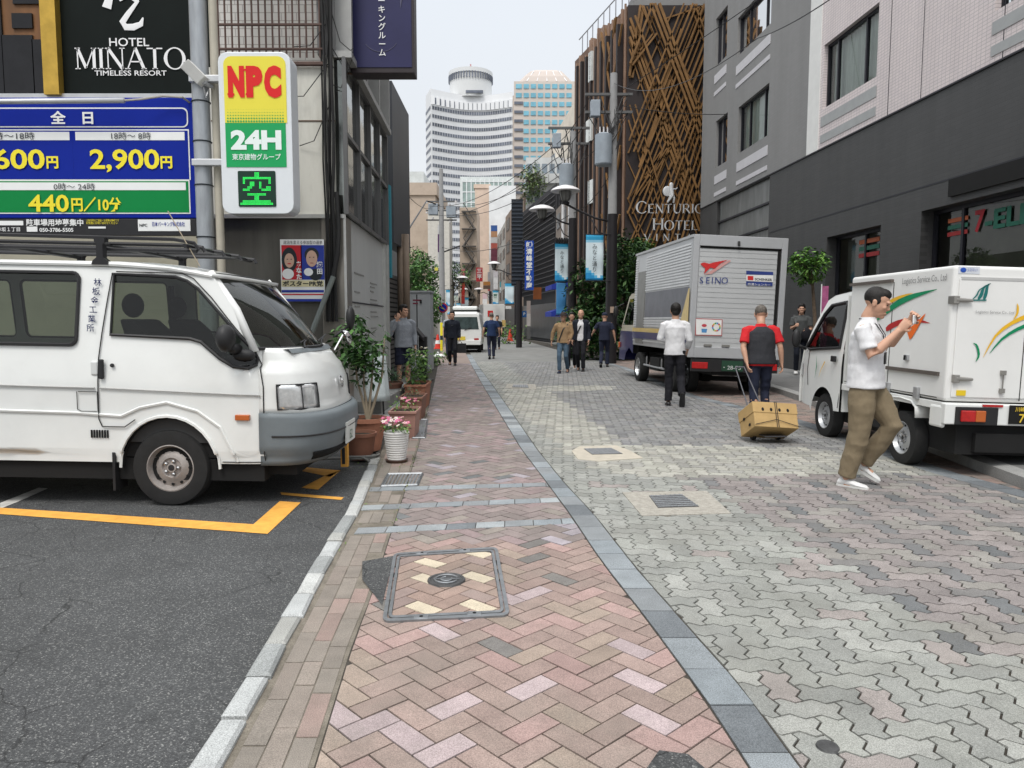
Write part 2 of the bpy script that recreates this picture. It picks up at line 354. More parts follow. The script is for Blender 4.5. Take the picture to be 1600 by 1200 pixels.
def asphalt():
 m = bpy.data.materials.new('asphalt'); m.use_nodes = True; nt = m.node_tree; N = nt.nodes; L = nt.links.new
 b = N['Principled BSDF']; b.inputs['Roughness'].default_value = .85
 tcn = N.new('ShaderNodeTexCoord')
 v = N.new('ShaderNodeTexVoronoi'); v.inputs['Scale'].default_value = 190; L(tcn.outputs['Object'], v.inputs['Vector'])
 sc_ = N.new('ShaderNodeSeparateColor'); L(v.outputs['Color'], sc_.inputs[0])
 r = N.new('ShaderNodeValToRGB'); e = r.color_ramp.elements; e[0].position = 0; e[0].color = (.032, .033, .034, 1); e[1].position = 1; e[1].color = (.22, .22, .21, 1)
 q = e.new(.6); q.color = (.05, .052, .053, 1); q = e.new(.9); q.color = (.088, .09, .09, 1)
 L(sc_.outputs[0], r.inputs[0])
 n = N.new('ShaderNodeTexNoise'); n.inputs['Scale'].default_value = .9; n.inputs['Detail'].default_value = 9; n.inputs['Roughness'].default_value = .7; L(tcn.outputs['Object'], n.inputs['Vector'])
 mr = N.new('ShaderNodeMapRange'); mr.inputs[1].default_value = .3; mr.inputs[2].default_value = .7; mr.inputs[3].default_value = .72; mr.inputs[4].default_value = 1.3; L(n.outputs[0], mr.inputs[0])
 vm = N.new('ShaderNodeVectorMath'); vm.operation = 'SCALE'; L(r.outputs[0], vm.inputs[0]); L(mr.outputs[0], vm.inputs['Scale'])
 # fine cracks
 nw = N.new('ShaderNodeTexNoise'); nw.inputs['Scale'].default_value = 5; nw.inputs['Detail'].default_value = 5; L(tcn.outputs['Object'], nw.inputs['Vector'])
 mxv = N.new('ShaderNodeMix'); mxv.data_type = 'VECTOR'; mxv.inputs[0].default_value = .14; L(tcn.outputs['Object'], mxv.inputs[4]); L(nw.outputs['Color'], mxv.inputs[5])
 vc = N.new('ShaderNodeTexVoronoi'); vc.feature = 'DISTANCE_TO_EDGE'; vc.inputs['Scale'].default_value = 2.1; L(mxv.outputs[1], vc.inputs['Vector'])
 mc = N.new('ShaderNodeMapRange'); mc.inputs[1].default_value = 0; mc.inputs[2].default_value = .012; mc.inputs[3].default_value = .25; mc.inputs[4].default_value = 1; L(vc.outputs[0], mc.inputs[0])
 nm = N.new('ShaderNodeTexNoise'); nm.inputs['Scale'].default_value = .8; L(tcn.outputs['Object'], nm.inputs['Vector'])
 mk = N.new('ShaderNodeMapRange'); mk.inputs[1].default_value = .44; mk.inputs[2].default_value = .56; L(nm.outputs[0], mk.inputs[0])
 mxm = N.new('ShaderNodeMath'); mxm.operation = 'MAXIMUM'; L(mc.outputs[0], mxm.inputs[0]); L(mk.outputs[0], mxm.inputs[1])
 v2 = N.new('ShaderNodeVectorMath'); v2.operation = 'SCALE'; L(vm.outputs[0], v2.inputs[0]); L(mxm.outputs[0], v2.inputs['Scale'])
 L(v2.outputs[0], b.inputs['Base Color'])
 bp = N.new('ShaderNodeBump'); bp.inputs['Strength'].default_value = .7; bp.inputs['Distance'].default_value = .004; L(v.outputs['Distance'], bp.inputs['Height']); L(bp.outputs[0], b.inputs['Normal'])
 return m
m_asph = asphalt()
ys = [1.2 + .4 * i for i in range(28)]
def ribbon(fa, fb, ys, z, name, mat, kind='structure', parent=None):
 b = MB(); n = len(ys); vs = []
 for y in ys: vs += [(fa(y), y, z), (fb(y), y, z)]
 b.add(vs, [(2 * i, 2 * i + 1, 2 * i + 3, 2 * i + 2) for i in range(n - 1)])
 return tag(b.build(name, mat, parent), kind=kind)
ribbon(lambda y: -16, lambda y: kerbL(y) + .03, [-3, .5] + [1.2 + .25 * i for i in range(34)], -.03, 'car_park', m_asph)
ribbon(lambda y: kerbR(y) - .05, lambda y: stR(y) + .02, [.3, .8] + [1.2 + .3 * i for i in range(120)], 0, 'pavement', m_joint)
ribbon(lambda y: kerbR(y) - .02, lambda y: herL(y) + .005, [1.2 + .3 * i for i in range(38)], .0015, 'gutter_mortar', M('mortar_dirt', (.17, .15, .122), .95, var=.35, scale=7, stain=.5, bump=.4, speck=.3))
yy = [.3, .8] + [1.2 + .3 * i for i in range(110)] + [35 + 3 * i for i in range(20)]
m_road = M('road_far', (.20, .20, .19), .9, var=.2, scale=1.5, stain=.3)
ribbon(lambda y: stR(y) - .01, lambda y: rsL(y) + .05, yy, -.004, 'road', m_joint)
ribbon(lambda y: rsL(y) + .04, lambda y: kbX(y) + .02, yy, -.001, 'road_edge', m_joint)
def clip(poly, a, b, keep_left):
 """keep the side of line a->b"""
 out = []; n = len(poly)
 def sd_(p): return ((b[0] - a[0]) * (p[1] - a[1]) - (b[1] - a[1]) * (p[0] - a[0])) * (1 if keep_left else -1)
 for i in range(n):
  p, q = poly[i], poly[(i + 1) % n]; sp_, sq = sd_(p), sd_(q)
  if sp_ >= 0: out.append(p)
  if (sp_ > 0 > sq) or (sp_ < 0 < sq):
   t = sp_ / (sp_ - sq); out.append((p[0] + (q[0] - p[0]) * t, p[1] + (q[1] - p[1]) * t))
 return out
def area(p): return abs(sum(p[i][0] * p[(i + 1) % len(p)][1] - p[(i + 1) % len(p)][0] * p[i][1] for i in range(len(p)))) / 2
def between(poly, fl, fr):
 """clip a small polygon between the left edge fl(Y) and right edge fr(Y)"""
 y0 = min(p[1] for p in poly) - .12; y1 = max(p[1] for p in poly) + .12
 xs = [p[0] for p in poly]
 if max(xs) < min(fl(y0), fl(y1)) or min(xs) > max(fr(y0), fr(y1)): return []
 poly = clip(poly, (fl(y0), y0), (fl(y1), y1), False)
 if len(poly) > 2: poly = clip(poly, (fr(y0), y0), (fr(y1), y1), True)
 return poly if len(poly) > 2 and area(poly) > .0006 else []
def slab(b, poly, z, col, rnd, side=.006, inset=.0):
 n = len(poly); tx, ty = rnd.gauss(0, .004), rnd.gauss(0, .004); cx = sum(p[0] for p in poly) / n; cy = sum(p[1] for p in poly) / n
 z += rnd.gauss(0, .0007)
 if inset:
  poly = [(cx + (p[0] - cx) * (1 - inset), cy + (p[1] - cy) * (1 - inset)) for p in poly]
 top = [(x, y, z + (x - cx) * tx + (y - cy) * ty) for x, y in poly]
 b.add(top + [(x, y, z - side) for x, y in poly], [tuple(range(n))] + [(i, n + i, n + (i + 1) % n, (i + 1) % n) for i in range(n)], col)
rnd = random.Random(3)
m_brick = M('pink_paver', attr=True, rough=.85, stain=.42, var=.16, scale=7, speck=.32, bump=.35, bscale=220)
m_gran = M('granite', attr=True, rough=.75, var=.16, scale=5, speck=.4, bump=.4, bscale=180)
m_pave = M('concrete_paver', attr=True, rough=.88, stain=.38, var=.2, scale=3.2, speck=.36, bump=.45, bscale=240)
def pick(cols, ws):
 c = rnd.choices(cols, ws)[0]; f = rnd.uniform(.88, 1.12); return (c[0] * f, c[1] * f, c[2] * f)
# herringbone footway
MHX = [G(597, 976), G(797, 966), G(777, 858), G(615, 868)]
patch = [G(565, 905), G(600, 928), G(616, 868), G(566, 876)]
def inpoly(x, y, pl):
 c = False; n = len(pl)
 for i in range(n):
  a, b_ = pl[i], pl[(i + 1) % n]
  if (a[1] > y) != (b_[1] > y) and x < (b_[0] - a[0]) * (y - a[1]) / (b_[1] - a[1]) + a[0]: c = not c
 return c
def shr(pl, f):
 c = sum(pl, Vector()) / len(pl); return [((c + (p - c) * f).x, (c + (p - c) * f).y) for p in pl]
bands = [(831, 815), (795, 781), (766, 757)]    # rows of slate blocks: pixel y at the left and right ends
bandY = []
for a, c in bands:
 p, q = G(556, a), G(893, c); bandY.append((p, q))
def band_at(x, i): p, q = bandY[i]; return p.y + (q.y - p.y) * (x - p.x) / (q.x - p.x)
S = .1; ca, sa = math.cos(R(43)), math.sin(R(43)); b = MB()
pinkc = [(.285, .212, .186), (.26, .198, .172), (.32, .222, .202), (.37, .30, .30), (.165, .155, .145), (.285, .226, .185)]
O0 = (-2.0, 1.0)
hmax = 34
for i in range(-330, 400):
 for j in range(-330, 400):
  t = (i - j) % 4
  if t == 0: x0, y0, x1, y1 = i, j, i + 2, j + 1
  elif t == 3: x0, y0, x1, y1 = i, j, i + 1, j + 2
  else: continue
  cx, cy = (x0 + x1) / 2 * S, (y0 + y1) / 2 * S
  X, Y = O0[0] + cx * ca - cy * sa, O0[1] + cx * sa + cy * ca
  if Y < 1.6 or Y > 24 or X < herL(Y) - .15 or X > stL(Y) + .15: continue
  if any(abs(Y - band_at(X, k)) < .13 for k in range(3)): in_b = True
  else: in_b = False
  gp = .0035
  poly = [(O0[0] + x * ca - y * sa, O0[1] + x * sa + y * ca) for x, y in ((x0 * S + gp, y0 * S + gp), (x1 * S - gp, y0 * S + gp), (x1 * S - gp, y1 * S - gp), (x0 * S + gp, y1 * S - gp))]
  poly = between(poly, lambda y: herL(y) + .012, lambda y: stL(y) - .006)
  if not poly: continue
  if in_b:
   for k in range(3):
    if abs(Y - band_at(X, k)) < .13:
     hb = .075; A = (X - 1, band_at(X - 1, k) - hb); B = (X + 1, band_at(X + 1, k) - hb)
     C = (X - 1, band_at(X - 1, k) + hb); D = (X + 1, band_at(X + 1, k) + hb)
     poly = clip(poly, A, B, False) if Y < band_at(X, k) else clip(poly, C, D, True)
   if len(poly) < 3 or area(poly) < .0008: continue
  cc = (sum(p[0] for p in poly) / len(poly), sum(p[1] for p in poly) / len(poly))
  if inpoly(*cc, shr(MHX, .76)) or inpoly(*cc, shr(patch, .6)): continue
  col = pick(pinkc, [7, 6, 4, 1.3, .8 , 3])
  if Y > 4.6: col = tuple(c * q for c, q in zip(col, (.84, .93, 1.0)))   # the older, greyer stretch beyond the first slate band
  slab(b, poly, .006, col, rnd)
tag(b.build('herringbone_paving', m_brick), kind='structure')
# cross bands of slate blocks + the slate strip + gutter rows
b = MB(); slate = [(.20, .222, .235), (.24, .262, .275), (.145, .158, .168), (.29, .31, .318), (.205, .218, .225)]
for k in range(3):
 x = bandY[k][0].x
 while x < bandY[k][1].x + .3:
  w_ = .2; q = []
  hb = .07
  poly = [(x + .003, band_at(x, k) - hb), (x + w_ - .003, band_at(x + w_, k) - hb), (x + w_ - .003, band_at(x + w_, k) + hb), (x + .003, band_at(x, k) + hb)]
  poly = between(poly, lambda y: kerbR(y) + .01, lambda y: stL(y) - .008)
  if poly: slab(b, poly, .0065, pick(slate, [2, 2, 1, 1.5, 2]), rnd)
  x += w_
Y = 1.7
while Y < 30:
 h = rnd.choice([.28, .3, .3]) ; y1 = Y + h
 poly = [(stL(Y) + .004, Y + .004), (stR(Y) - .004, Y + .004 ), (stR(y1) - .004, y1 - .004), (stL(y1) + .004, y1 - .004)]
 slab(b, poly, .007, pick(slate, [2.4, 2, 1.2, 1, 2]), rnd); Y = y1
Y = 5.2
while Y < 30:
 y1 = Y + .3
 poly = [(rsL(Y) + .004, Y + .004), (rsR(Y) - .004, Y + .004), (rsR(y1) - .004, y1 - .004), (rsL(y1) + .004, y1 - .004)]
 slab(b, poly, .006, pick(slate, [2, 1, 2, .3, 3]), rnd); Y = y1
tag(b.build('slate_strip', m_gran), kind='structure')
# gutter rows between granite kerb and herringbone: rows of worn pink slabs
b = MB()
for row in range(3):
 Y = 1.6 + rnd.uniform(0, .3)
 while Y < 9.5:
  h = rnd.choice([.2, .2, .3]) if row else .3; y1 = Y + h
  fl = lambda y, r=row: kerbR(y) + .012 + (herL(y) - kerbR(y) - .02) * (.06 + .31 * r)
  fr = lambda y, r=row: kerbR(y) + .012 + (herL(y) - kerbR(y) - .02) * (.06 + .31 * (r + 1))
  mid = (Y + y1) / 2
  if not any(abs(mid - band_at(fl(mid), k)) < .10 for k in range(3)) and not inpoly((fl(mid) + fr(mid)) / 2, mid, [(p.x, p.y) for p in patch]):
   poly = [(fl(Y) + .003, Y + .004), (fr(Y) - .003, Y + .004), (fr(y1) - .003, y1 - .004), (fl(y1) + .003, y1 - .004)]
   c = pick([(.235, .20, .172), (.205, .18, .155), (.27, .20, .175)], [3, 3, 1 + 2 * (row == 2)])
   slab(b, poly, .004, c, rnd, side=.004)
  Y = y1
tag(b.build('gutter_paving', m_brick), kind='structure')
# granite kerb stones
b = MB(); Y = 1.3
while Y < 7.4:
 h = rnd.choice([.16, .3, .22, .45, .3]); y1 = Y + h
 gcol = pick([(.37, .38, .375), (.27, .28, .275), (.44, .445, .43), (.33, .33, .31)], [2, 2, 1, 1])
 x0, x1, x2, x3 = kerbL(Y) + rnd.uniform(-.009, .009), kerbR(Y) + rnd.uniform(-.009, .009), kerbR(y1), kerbL(y1)
 z = .024 + rnd.gauss(0, .005); c = .012; g_ = .012
 lo = [(x0, Y + g_, -.05), (x1, Y + g_, -.05), (x2, y1 - g_, -.05), (x3, y1 - g_, -.05)]
 mi = [(p[0], p[1], z - c) for p in lo]
 hi = [(x0 + c, Y + g_ + c, z), (x1 - c, Y + g_ + c, z), (x2 - c, y1 - g_ - c, z), (x3 + c, y1 - g_ - c, z)]
 b.add(lo + mi + hi, [(0, 1, 5, 4), (1, 2, 6, 5), (2, 3, 7, 6), (3, 0, 4, 7), (4, 5, 9, 8), (5, 6, 10, 9), (6, 7, 11, 10), (7, 4, 8, 11), (8, 9, 10, 11)], gcol); Y = y1
tag(b.build('kerb', m_gran), kind='structure')
# interlocking wavy pavers on the roadway
pinkreg = [G(*p) for p in [(1060, 745), (1139, 773), (1245, 859), (1352, 923), (1501, 1013), (1600, 1055), (2100, 1300), (2100, 800), (1600, 779), (1453, 741)]]
lightband = [G(*p) for p in [(870, 700), (930, 735), (1060, 748), (1453, 745), (1400, 720), (1240, 700), (1080, 697), (960, 695)]]
lightL = [G(*p) for p in [(800, 640), (880, 700), (980, 697), (900, 640), (860, 612), (960, 610), (960, 603), (780, 603)]]
pinkreg, lightband, lightL = [[(p.x, p.y) for p in q] for q in (pinkreg, lightband, lightL)]
mans = [[G(*p) for p in q] for q in ([(890, 706), (925, 721), (1005, 716), (965, 697)], [(972, 771), (1003, 808), (1142, 804), (1100, 769)])]
S = .1125; wav = .019; b = MB()
def edge(x0, y0, x1, y1):
 dx, dy = x1 - x0, y1 - y0; nx, ny = -dy, dx
 sgn = 1 if (abs(dx) > abs(dy) and dx > 0) or (abs(dy) > abs(dx) and dy > 0) else 1
 return [(x0, y0), (x0 + dx * .3 + nx * wav / S * .8, y0 + dy * .3 + ny * wav / S * .8), (x0 + dx * .7 - nx * wav / S * .8, y0 + dy * .7 - ny * wav / S * .8)]
greyg = [(.262, .266, .243), (.24, .244, .226), (.285, .287, .265), (.262, .235, .22)]
ang = R(-4); ca, sa = math.cos(ang), math.sin(ang)
for i in range(-40, 110):
 for j in range(10, 245):
  t = (i - j) % 4
  if t == 0: cells = [(i, j), (i + 1, j), (i + 2, j), (i + 2, j + 1), (i + 1, j + 1), (i, j + 1)]
  elif t == 3: cells = [(i, j), (i + 1, j), (i + 1, j + 1), (i + 1, j + 2), (i, j + 2), (i, j + 1)]
  else: continue
  cx = sum(c[0] for c in cells) / 6 * S; cy = sum(c[1] for c in cells) / 6 * S
  X, Y = cx * ca - cy * sa, cx * sa + cy * ca
  if X < stR(Y) - .15 or X > rsL(Y) + .15 or Y < 1.6 or Y > 25: continue
  if Y < 9 and X > Y * .9 + .3: continue
  if Y > 14 and X > Y * .5: continue
  pl = []
  for k in range(6):
   a, c = cells[k], cells[(k + 1) % 6]; pl += edge(a[0] * S, a[1] * S, c[0] * S, c[1] * S)
  pl2 = []; m_ = len(pl)
  for k in range(m_):
   (xa_, ya_), (xb_, yb_), (xc_, yc_) = pl[k - 1], pl[k], pl[(k + 1) % m_]; e1 = Vector((xb_ - xa_, yb_ - ya_)).normalized(); e2 = Vector((xc_ - xb_, yc_ - yb_)).normalized(); nn = Vector((-e1.y - e2.y, e1.x + e2.x)); nn = nn.normalized() / max(.6, nn.length / 2); pl2.append((xb_ + nn.x * .0044, yb_ + nn.y * .0044))
  poly = [(x * ca - y * sa, x * sa + y * ca) for x, y in pl2]
  if X < stR(Y) + .18 or X > rsL(Y) - .18: poly = between(poly, lambda y: stR(y) + .006, lambda y: rsL(y) - .006)
  if not poly: continue
  if any(inpoly(X, Y, shr(q, .8)) for q in mans): continue
  if inpoly(X + .15 * noise.noise((X * 2, Y * 2, 0)), Y, pinkreg):
   col = pick([(.245, .218, .208), (.23, .206, .198), (.245, .232, .212)], [3, 2, 2])
   if (t == 3 and j % 4 == 0) or (t == 0 and j % 4 == 2): col = pick([(.135, .14, .142), (.16, .16, .16)], [2, 1]) if t == 3 else (.185, .178, .172)
  elif inpoly(X, Y, lightband) or inpoly(X, Y, lightL): col = pick([(.33, .325, .285), (.36, .35, .31), (.29, .285, .26)], [3, 2, 2])
  elif G(800, 706).y < Y and X > stR(Y) + .9: col = pick([(.205, .205, .203), (.225, .225, .218), (.185, .185, .188), (.24, .23, .22)], [2, 3, 2, 1])
  else: col = pick(greyg, [5, 3, 4, .5])
  slab(b, poly, .006, col, rnd, side=.009)
tag(b.build('interlocking_paving', m_pave), kind='structure')
# beyond the reach of single blocks
ribbon(lambda y: stR(y) - .01, lambda y: rsL(y), [24.9] + [27 + 3 * i for i in range(25)], .003, 'far_road', M('road_far', (.2, .2, .19), .9))
ribbon(lambda y: herL(y), lambda y: stL(y), [23.9] + [26 + 3 * i for i in range(8)], .006, 'far_pavement', M('far_pave', (.23, .18, .155), .9, var=.15))
# right-hand pink paving with rectangular blocks
b = MB()
Y = 5.2
while Y < 26:
 x = rsR(Y) + .01; off = rnd.choice([0, .1]); x -= off
 while x < kbX(Y) - .02:
  poly = [(x + .003, Y + .003), (x + .197, Y + .003), (x + .197, Y + .097), (x + .003, Y + .097)]
  poly = between(poly, lambda y: rsR(y) + .005, lambda y: kbX(y) - .01)
  if poly and x < Y * .85 + .3: slab(b, poly, .004, pick([(.245, .19, .165), (.22, .185, .165), (.27, .2, .175), (.16, .15, .14)], [3, 3, 2, 1]), rnd, side=.004)
  x += .2
 Y += .1
tag(b.build('pink_block_paving', m_brick), kind='structure')
# raised walk before the right-hand building
b = MB(); ysr = [5 + 1.0 * i for i in range(40)]
for i in range(len(ysr) - 1):
 y0, y1 = ysr[i], ysr[i + 1] - .008
 b.loft([[Vector((kbX(y0), y0, -.05)), Vector((kbX(y0), y0, .1)), Vector((kbX(y0) + .15, y0, .115)), Vector((kbX(y0) + .15, y0, -.05))],
   [Vector((kbX(y1), y1, -.05)), Vector((kbX(y1), y1, .1)), Vector((kbX(y1) + .15, y1, .115)), Vector((kbX(y1) + .15, y1, -.05))]], col=(.3, .3, .29))
tag(b.build('roadside_kerb', m_gran), kind='structure')
ribbon(lambda y: kbX(y) + .15, lambda y: kbX(y) + 6, ysr, .11, 'side_pavement', tile_mat('grey_flag', (.15, .15, .148), (.18, .18, .175), (.07, .07, .07), .3, .3, .004, 'XY', .8, .2))
# painted bay lines
m_or = M('orange_paint', (.72, .36, .07), .7, var=.18, scale=12, stain=.25)
m_wp = M('worn_white_paint', (.5, .49, .46), .8, var=.3, scale=10)
def mark(pts, name='parking_line', mat=m_or, z=-.026):
 b = MB(); b.add([tuple(G(x, y, z)[:2]) + (z,) for x, y in pts], [tuple(range(len(pts)))]); return tag(b.build(name, mat), kind='structure')
mark([(-60, 788), (240, 820), (234, 809), (-60, 793 - 8)][:0] or [(-80, 793), (0, 803), (0, 793), (-80, 785)])
mark([(0, 803), (418, 834), (396, 819), (0, 793)]); mark([(418, 834), (470, 785), (437, 783), (396, 819)])
mark([(440, 773), (533, 781), (537, 777), (438, 769)])
mark([(445, 727), (532, 735), (516, 745), (458, 733)]); mark([(532, 735), (497, 765), (471, 762), (508, 743)])
mark([(0, 795), (30, 783), (75, 763), (60, 762), (0, 786)], mat=m_wp, name='worn_line', z=-.027)
# tarmac patches
mark([(566, 905), (597, 945), (604, 915), (617, 868), (566, 877)], mat=m_asph, name='tarmac_patch', z=.0105)
mark([(1000, 1215), (1120, 1215), (1075, 1178), (1030, 1172)], mat=m_asph, name='tarmac_patch', z=.012)
# ---- paved manhole cover
m_steel = M('galvanised_steel', (.26, .27, .28), .45, .8, var=.2, scale=20, bump=.15)
m_iron = M('cast_iron', (.10, .10, .10), .55, .7, var=.3, scale=15, bump=.4)
mh0 = G(690, 920); A, B_, C, D = MHX
def quad_pt(u, v, z):
 p = (A * (1 - u) + B_ * u) * (1 - v) + (D * (1 - u) + C * u) * v; return Vector((p.x - mh0.x, p.y - mh0.y, z))
mhr = thing('manhole_cover', 'rectangular steel-framed cover filled with pink and cream bricks in the near footway', 'manhole cover', (mh0.x, mh0.y, 0))
def ring2(u0, r, z0, z1, name, mat, wd=.045):
 b = MB(); pts = []
 for cu, cv, a0 in ((1 - u0 - r, 1 - u0 - r, 0), (u0 + r, 1 - u0 - r, 90), (u0 + r, u0 + r, 180), (1 - u0 - r, u0 + r, 270)):
  for k in range(5): a = R(a0 + 22.5 * k); pts.append((cu, cv, math.cos(a), math.sin(a)))
 o_ = [(cu + r * ca_, cv + r * sa_) for cu, cv, ca_, sa_ in pts]; i_ = [(cu + (r - wd) * ca_, cv + (r - wd) * sa_) for cu, cv, ca_, sa_ in pts]
 rings = [[quad_pt(u, v, z0) for u, v in o_], [quad_pt(u, v, z1) for u, v in o_], [quad_pt(u, v, z1) for u, v in i_], [quad_pt(u, v, z0) for u, v in i_]]
 b.loft(rings, caps=False); return b.build(name, mat, mhr)
ring2(0, .06, -.02, .016, 'frame', m_steel, .03); ring2(.04, .05, -.02, .015, 'inner_frame', m_steel, .025)
b = MB(); b.add([quad_pt(u, v, .004) for u, v in ((.04, .04), (.96, .04), (.96, .96), (.04, .96))], [(0, 1, 2, 3)]); b.build('tray', m_iron, mhr)
b = MB(); w_, h_ = (B_ - A).length, (D - A).length; S2 = .094
light_at = [(.22, .83), (.72, .86), (.15, .50), (.83, .50), (.22, .14), (.78, .14)]
bricks = []
ca, sa = math.cos(R(43)), math.sin(R(43))
for i in range(-26, 26):
 for j in range(-26, 26):
  t = (i - j) % 4
  if t == 0: q = (i, j, i + 2, j + 1)
  elif t == 3: q = (i, j, i + 1, j + 2)
  else: continue
  poly = [((x * ca - y * sa) * S2 + w_ / 2, (x * sa + y * ca) * S2 + h_ / 2) for x, y in ((q[0] + .04, q[1] + .04), (q[2] - .04, q[1] + .04), (q[2] - .04, q[3] - .04), (q[0] + .04, q[3] - .04))]
  cx, cy = sum(p[0] for p in poly) / 4, sum(p[1] for p in poly) / 4
  for a_, b__ in (((.07 * w_, 0), (.07 * w_, 1)), ((.93 * w_, 1), (.93 * w_, 0)), ((1, .07 * h_), (0, .07 * h_)), ((0, .93 * h_), (1, .93 * h_))):
   if len(poly) > 2: poly = clip(poly, a_, b__, False)
  if len(poly) < 3 or area(poly) < .0005: continue
  bricks.append((poly, cx, cy, t))
used = set()
for lu, lv in light_at:
 k = min((k for k in range(len(bricks)) if bricks[k][3] == 3), key=lambda k: (bricks[k][1] / w_ - lu) ** 2 + (bricks[k][2] / h_ - lv) ** 2); used.add(k)
for k, (poly, cx, cy, t) in enumerate(bricks):
 if math.hypot(cx - w_ / 2, (cy - h_ / 2)) < .06: pass
 pp = [quad_pt(x / w_, y / h_, 0) for x, y in poly]
 slab(b, [(p.x, p.y) for p in pp], .011, (.52, .45, .34) if k in used else pick([(.29, .21, .175), (.27, .2, .165), (.25, .19, .17)], [2, 2, 1]), rnd)
b.build('brick_infill', m_brick, mhr)
b = MB(); c0 = quad_pt(.5, .5, 0); b.lathe([(0, .016), (.085, .016), (.088, .02), (.1, .02), (.105, .008)], c0, n=32); bd = b.build('badge', m_iron, mhr, smooth='auto')
b = MB(); c0 = quad_pt(.5, .5, .019); b.tube([c0 + Vector((.062 * math.cos(R(a)), .062 * math.sin(R(a)), 0)) for a in range(20, 350, 15)], .006, 6)
b.tube([c0 + Vector((.03 * math.cos(R(a)), .03 * math.sin(R(a)), 0)) for a in range(100, 400, 15)], .006, 6); b.box(c0.x - .07, c0.y - .004, .017, c0.x + .07, c0.y + .004, .023); b.build('badge_emblem', m_steel, mhr)
for u, v in ((.3, .03), (.72, .04), (.27, .97), (.68, .97)):
 c0 = quad_pt(u, v, 0); b = MB(); b.box(c0.x - .035, c0.y - .022, .0, c0.x + .035, c0.y + .022, .019); hb = b.build('lifting_block', m_steel, mhr, bevel=.003)
 b = MB(); b.lathe([(0, .0205), (.009, .0205), (.01, .015)], c0, n=12); b.build('key_hole', M('black_hole', (.01, .01, .01), .9), mhr)
# the two concrete-collared covers in the roadway and small drains
m_coll = M('exposed_aggregate', (.33, .31, .27), .9, var=.25, scale=30, speck=.5, bump=.5, bscale=90)
m_coll2 = M('cream_concrete', (.44, .40, .33), .9, var=.15, scale=8, speck=.3)
def cover(px, inner, label, mc):
 ps = [G(*p) for p in px]; c = sum(ps, Vector()) / len(ps); r = thing('road_cover', label, 'drain cover', c, group=None)
 b = MB(); n = len(ps); b.add([(p.x - c.x, p.y - c.y, .0115) for p in ps] + [(p.x - c.x, p.y - c.y, -.004) for p in ps], [tuple(range(n))] + [(i, (i + 1) % n, n + (i + 1) % n, n + i) for i in range(n)]); b.build('concrete_collar', mc, r)
 qs = [G(*p) - c for p in inner]; b = MB(); b.add([(p.x, p.y, .0155) for p in qs] + [(p.x, p.y, .0) for p in qs], [(0, 1, 2, 3), (0, 1, 5, 4), (1, 2, 6, 5), (2, 3, 7, 6), (3, 0, 4, 7)]); b.build('iron_lid', m_iron, r)
 b = MB()
 for k in range(7):
  t = (k + .5) / 7; p, q = qs[0].lerp(qs[3], t), qs[1].lerp(qs[2], t); b.tube([(p.x, p.y, .017), (q.x, q.y, .017)], .004, 4)
  p, q = qs[0].lerp(qs[1], t), qs[3].lerp(qs[2], t); b.tube([(p.x, p.y, .017), (q.x, q.y, .017)], .004, 4)
 b.build('lid_tread', m_steel, r)
cover([(893, 706), (903, 719), (935, 722), (1005, 717), (985, 706), (962, 697), (905, 699)], [(925, 712), (973, 711), (955, 702), (912, 703)], 'iron drain cover in a chipped cream concrete collar, farther of the two in the roadway', m_coll2)
cover([(972, 771), (1003, 808), (1142, 804), (1104, 769)], [(1028, 796), (1092, 794), (1065, 775), (1014, 777)], 'iron drain cover in a speckled aggregate collar, nearer of the two in the roadway', m_coll)
cover([(790, 607), (838, 609), (836, 601), (792, 600)], [(800, 606), (826, 607), (824, 602), (802, 602)], 'small drain cover far up the roadway near the slate strip', m_coll)
r = thing('inlet_plug', 'small round dark metal plug set in the near wavy paving', 'drain plug', G(1293, 1170)); b = MB(); b.lathe([(0, .012), (.035, .012), (.04, .002)], n=20); b.build('lid', m_iron, r)
def grate(px, label, bars=9):
 qs = [G(*p) for p in px]; c = sum(qs, Vector()) / 4; r = thing('drain_grate', label, 'drain grate', c); qs = [q - c for q in qs]
 b = MB()
 for k in range(4): p, q = qs[k], qs[(k + 1) % 4]; b.tube([(p.x, p.y, .012), (q.x, q.y, .012)], .012, 4)
 b.build('frame', m_steel, r); b = MB()
 for k in range(bars): t = (k + .5) / bars; p, q = qs[0].lerp(qs[1], t), qs[3].lerp(qs[2], t); b.box(-.008, 0, .002, .008, 1, .012, Matrix.Translation((p.x, p.y, 0)) @ Matrix.Rotation(math.atan2(-(q - p).x, (q - p).y), 4, 'Z') @ Matrix.Diagonal((1, (q - p).length, 1, 1)))
 b.build('bars', m_steel, r)
grate([(645, 686), (664, 686), (668, 657), (650, 657)], 'grey steel drain grate in the footway beside the striped white pot', 8)
grate([(596, 762), (652, 760), (660, 742), (606, 743)], 'rusty slotted channel grate just in front of the planters', 10)
# weeds in the joints
b = MB(); rw = random.Random(5); pts = []
for _ in range(520):
 y = rw.uniform(3.4, 14); side = rw.random()
 x = herL(y) + rw.gauss(0, .02) if side < .6 else kerbR(y) + rw.gauss(.02, .02)
 if side >= .6 and y > 7.3: x = herL(y) + rw.gauss(-.15, .2)
 if noise.noise((x * .8, y * 1.6, 3)) > .02: pts.append((x, y, .005))
for _ in range(120): pts.append((rw.uniform(-1.6, -.95), rw.uniform(6.9, 7.6), 0)) if rw.random() < .6 else None
leaf_mass(b, pts, .028, [(.10, .17, .04), (.14, .2, .06), (.16, .16, .07)], rw, droop=-1.0, ar=.35)
tag(b.build('weeds', M('leaf', attr=True, rough=.55, var=.2, scale=8), None), 'thin green weeds and moss growing along the joints of the gutter', 'weeds', kind='stuff')
